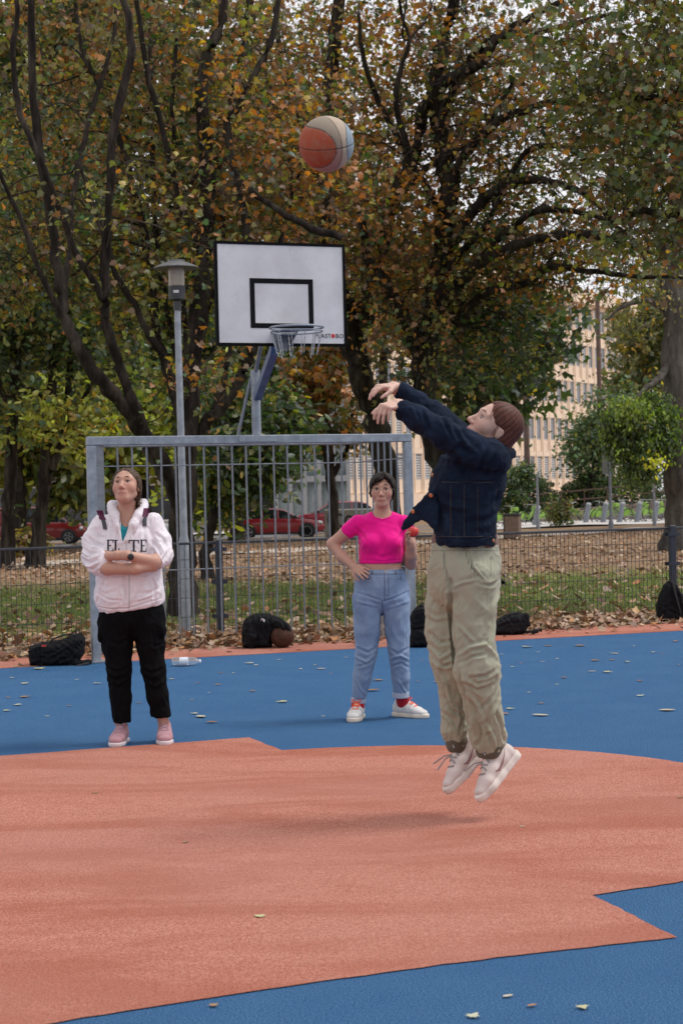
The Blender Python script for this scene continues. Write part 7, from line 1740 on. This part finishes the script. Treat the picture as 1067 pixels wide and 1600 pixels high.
# --- fallen leaves
DRY = [((.27, .155, .085), 3), ((.40, .26, .155), 2.2), ((.16, .09, .05), 2), ((.50, .37, .26), 1.2), ((.42, .20, .08), .8)]
LIT = leafmat('dry_leaf', .1)
def litter(name, pos, size, kind, label=None, stand=.18):
    N = len(pos); tv, tf = LT[kind]; th = rng.uniform(0, 2*np.pi, N)
    x = np.stack([np.cos(th), np.sin(th), rng.normal(0, stand, N)], 1); x /= np.linalg.norm(x, axis=1, keepdims=True); up = rng.normal(0, stand*1.2, (N, 3)); up[:, 2] = 1
    y = np.cross(up, x); y /= np.linalg.norm(y, axis=1, keepdims=True); z = np.cross(x, y); fo = rng.uniform(-1.5, 1.2, N)
    Vv = pos[:, None]+size[:, None, None]*(tv[None, :, 0, None]*x[:, None]+tv[None, :, 1, None]*y[:, None]+(tv[None, :, 2, None]*fo[:, None, None])*z[:, None])
    K = len(tv); Fx = (tf[None]+(np.arange(N)*K)[:, None, None]).reshape(-1, 3); cols = np.repeat(pick(DRY, N), K, axis=0)
    o = link(name, np_mesh(name, Vv.reshape(-1, 3), Fx, False, cols), LIT)
    tag(o, label, 'leaves', kind='stuff'); return o
def zpos(P, dz): return np.column_stack([P[:, 0], P[:, 1], np.maximum(terr(P[:, 0], P[:, 1]), -.05)+dz])
# drift along the fence
N = 9500; u = rng.uniform(-9, 10, N); n_c = np.clip(rng.normal(1.55, .38, N), .72, 2.7); pile = .5+.5*np.sin(u*1.9+1)*np.sin(u*.7); P = ORG+u[:, None]*UX+n_c[:, None]*UN
hgt = rng.uniform(0, 1, N)*(.03+.10*pile*np.exp(-((n_c-1.6)/.45)**2))
P[:, 2] = .008+hgt
litter('leaf_drift', P, rng.uniform(.05, .115, N), 'maple', 'drift of dry brown leaves piled along the foot of the fence', .45)
# scattered over the lawn
N = 18000; yy = 18+ (rng.uniform(0, 1, N)**1.6)*52; xx = rng.uniform(-.26, .26, N)*yy+rng.normal(0, .5, N)
nn_c = (xx-ORG[0])*UN[0]+(yy-ORG[1])*UN[1]; green = np.exp(-((yy-26.0+.2*xx)/5.0)**4); kp_ = (nn_c > 2.2) & (rng.uniform(0, 1, N) > green*.55)
P = zpos(np.column_stack([xx, yy])[kp_], .02); litter('leaf_litter', P, rng.uniform(.09, .17, len(P)), 'oval', 'dry leaves scattered over the lawn behind the fence', .35)
N = 420; u = rng.uniform(-9, 10, N); n_c = rng.uniform(.05, .9, N)**1.0; P = ORG+u[:, None]*UX+n_c[:, None]*UN; P[:, 2] = .012
k_ = rng.uniform(0, 1, N) < n_c*1.1; litter('leaf_crumbs', P[k_], rng.uniform(.04, .12, int(k_.sum())), 'maple', 'dry leaves strewn on the orange border strip', .25)
# grass tufts in the green strip
N = 42000; yy = rng.uniform(19.3, 34, N); xx = rng.uniform(-.25, .25, N)*yy; gm_ = np.exp(-((yy-26.0+.2*xx)/5.5)**4) > rng.uniform(0, 1, N); nn_c = (xx-ORG[0])*UN[0]+(yy-ORG[1])*UN[1]; gm_ &= nn_c > 2.3
xx, yy = xx[gm_], yy[gm_]; N = len(xx); P = zpos(np.column_stack([xx, yy]), 0); hh = rng.uniform(.03, .085, N); dr = rng.uniform(0, 6.28, N); ln_ = rng.normal(0, .025, (N, 2)); wd_ = .010
V = np.stack([P+np.column_stack([np.cos(dr)*wd_, np.sin(dr)*wd_, 0*dr]), P-np.column_stack([np.cos(dr)*wd_, np.sin(dr)*wd_, 0*dr]), P+np.column_stack([ln_, hh])], 1).reshape(-1, 3)
gc = np.repeat(pick([((.085, .13, .022), 2), ((.15, .20, .042), 2), ((.25, .25, .08), 1.2)], N), 3, axis=0)
o = link('grass', np_mesh('grass', V, np.arange(3*N).reshape(-1, 3), False, gc), LEAF); tag(o, 'short green grass growing behind the fence', 'grass', kind='stuff')
# single leaves on the court
spots = [(60, 1046), (152, 1069), (108, 1104), (540, 1028), (517, 1053), (684, 1067), (800, 1043), (930, 1033), (1040, 1111), (310, 1068), (269, 1062), (822, 1012), (856, 1010), (784, 1023), (652, 1066), (20, 1060), (400, 1040), (345, 1052), (470, 1046), (880, 1060), (990, 1010), (1020, 1020), (905, 1010), (960, 1022), (1055, 1003), (700, 1040), (826, 1083), (845, 1100), (870, 1030), (1000, 1065),
         (492, 1040), (436, 1032), (590, 1064), (605, 1110), (505, 1120), (300, 1095), (235, 1075), (120, 1063), (40, 1090), (75, 1120), (330, 1130), (440, 1098), (760, 1030), (740, 1055), (925, 1050), (1060, 1040), (980, 1035), (840, 1020), (335, 1573), (792, 1559), (830, 1574), (910, 1577), (740, 1590), (1062, 1248), (815, 1293), (290, 1318), (405, 1434), (560, 1480), (725, 1175), (150, 1240)]
r3 = random.Random(5)
spots += [(r3.uniform(10, 1060), r3.uniform(1020, 1125)) for _ in range(36)]
spots = [q for q in spots if not (160 < q[0] < 285 and q[1] > 1100) and not (535 < q[0] < 665 and q[1] > 1085)]
base_leaf = []
for k in range(5):
    tv, tf = LT['maple' if k < 3 else 'oval']; q = tv.copy(); q[:, 0] -= .45; r2 = np.random.default_rng(k); q[:, 2] = .04+.12*np.abs(q[:, 1])*r2.uniform(.2, 1.4)+.16*np.maximum(q[:, 0], 0)**2*r2.uniform(.2, 1.5)
    q2 = q.copy(); q2[:, 2] -= .02; n = len(q); f2 = np.vstack([tf, tf[:, ::-1]+n])
    col = np.tile(pick(DRY[:2]+DRY[3:], 1)*1.35, (2*n, 1)); base_leaf.append(np_mesh('fallen_leaf', np.vstack([q, q2]), f2, False, np.clip(col, 0, .5)))
for i, (px, py) in enumerate(spots):
    p = gnd(px, py); o = link('fallen_leaf', base_leaf[i % 5], LIT); o.location = (p[0], p[1], .005); sz = random.choice((.04, .05, .06, .075, .09, .12)) if py < 1200 else random.uniform(.03, .045); o.scale = (sz, sz, sz); o.rotation_euler = (0, 0, random.uniform(0, 6.28))
    if py < 1130:
        where = 'left of the hoodie person' if px < 170 else 'between the hoodie person and the magenta top person' if px < 540 else 'beside the magenta top person' if px < 700 else 'right of the jumping person'
        tag(o, 'dry leaf on the blue court '+where, 'leaf', 'dry leaves on the blue court '+where)
    elif px > 300 and py > 1500: tag(o, 'small dry leaf scrap on the blue corner nearest the camera', 'leaf', 'leaf scraps on the near blue corner')
    else: tag(o, 'tiny dry leaf scrap lying on the orange court figure', 'leaf', 'leaf scraps on the orange figure')
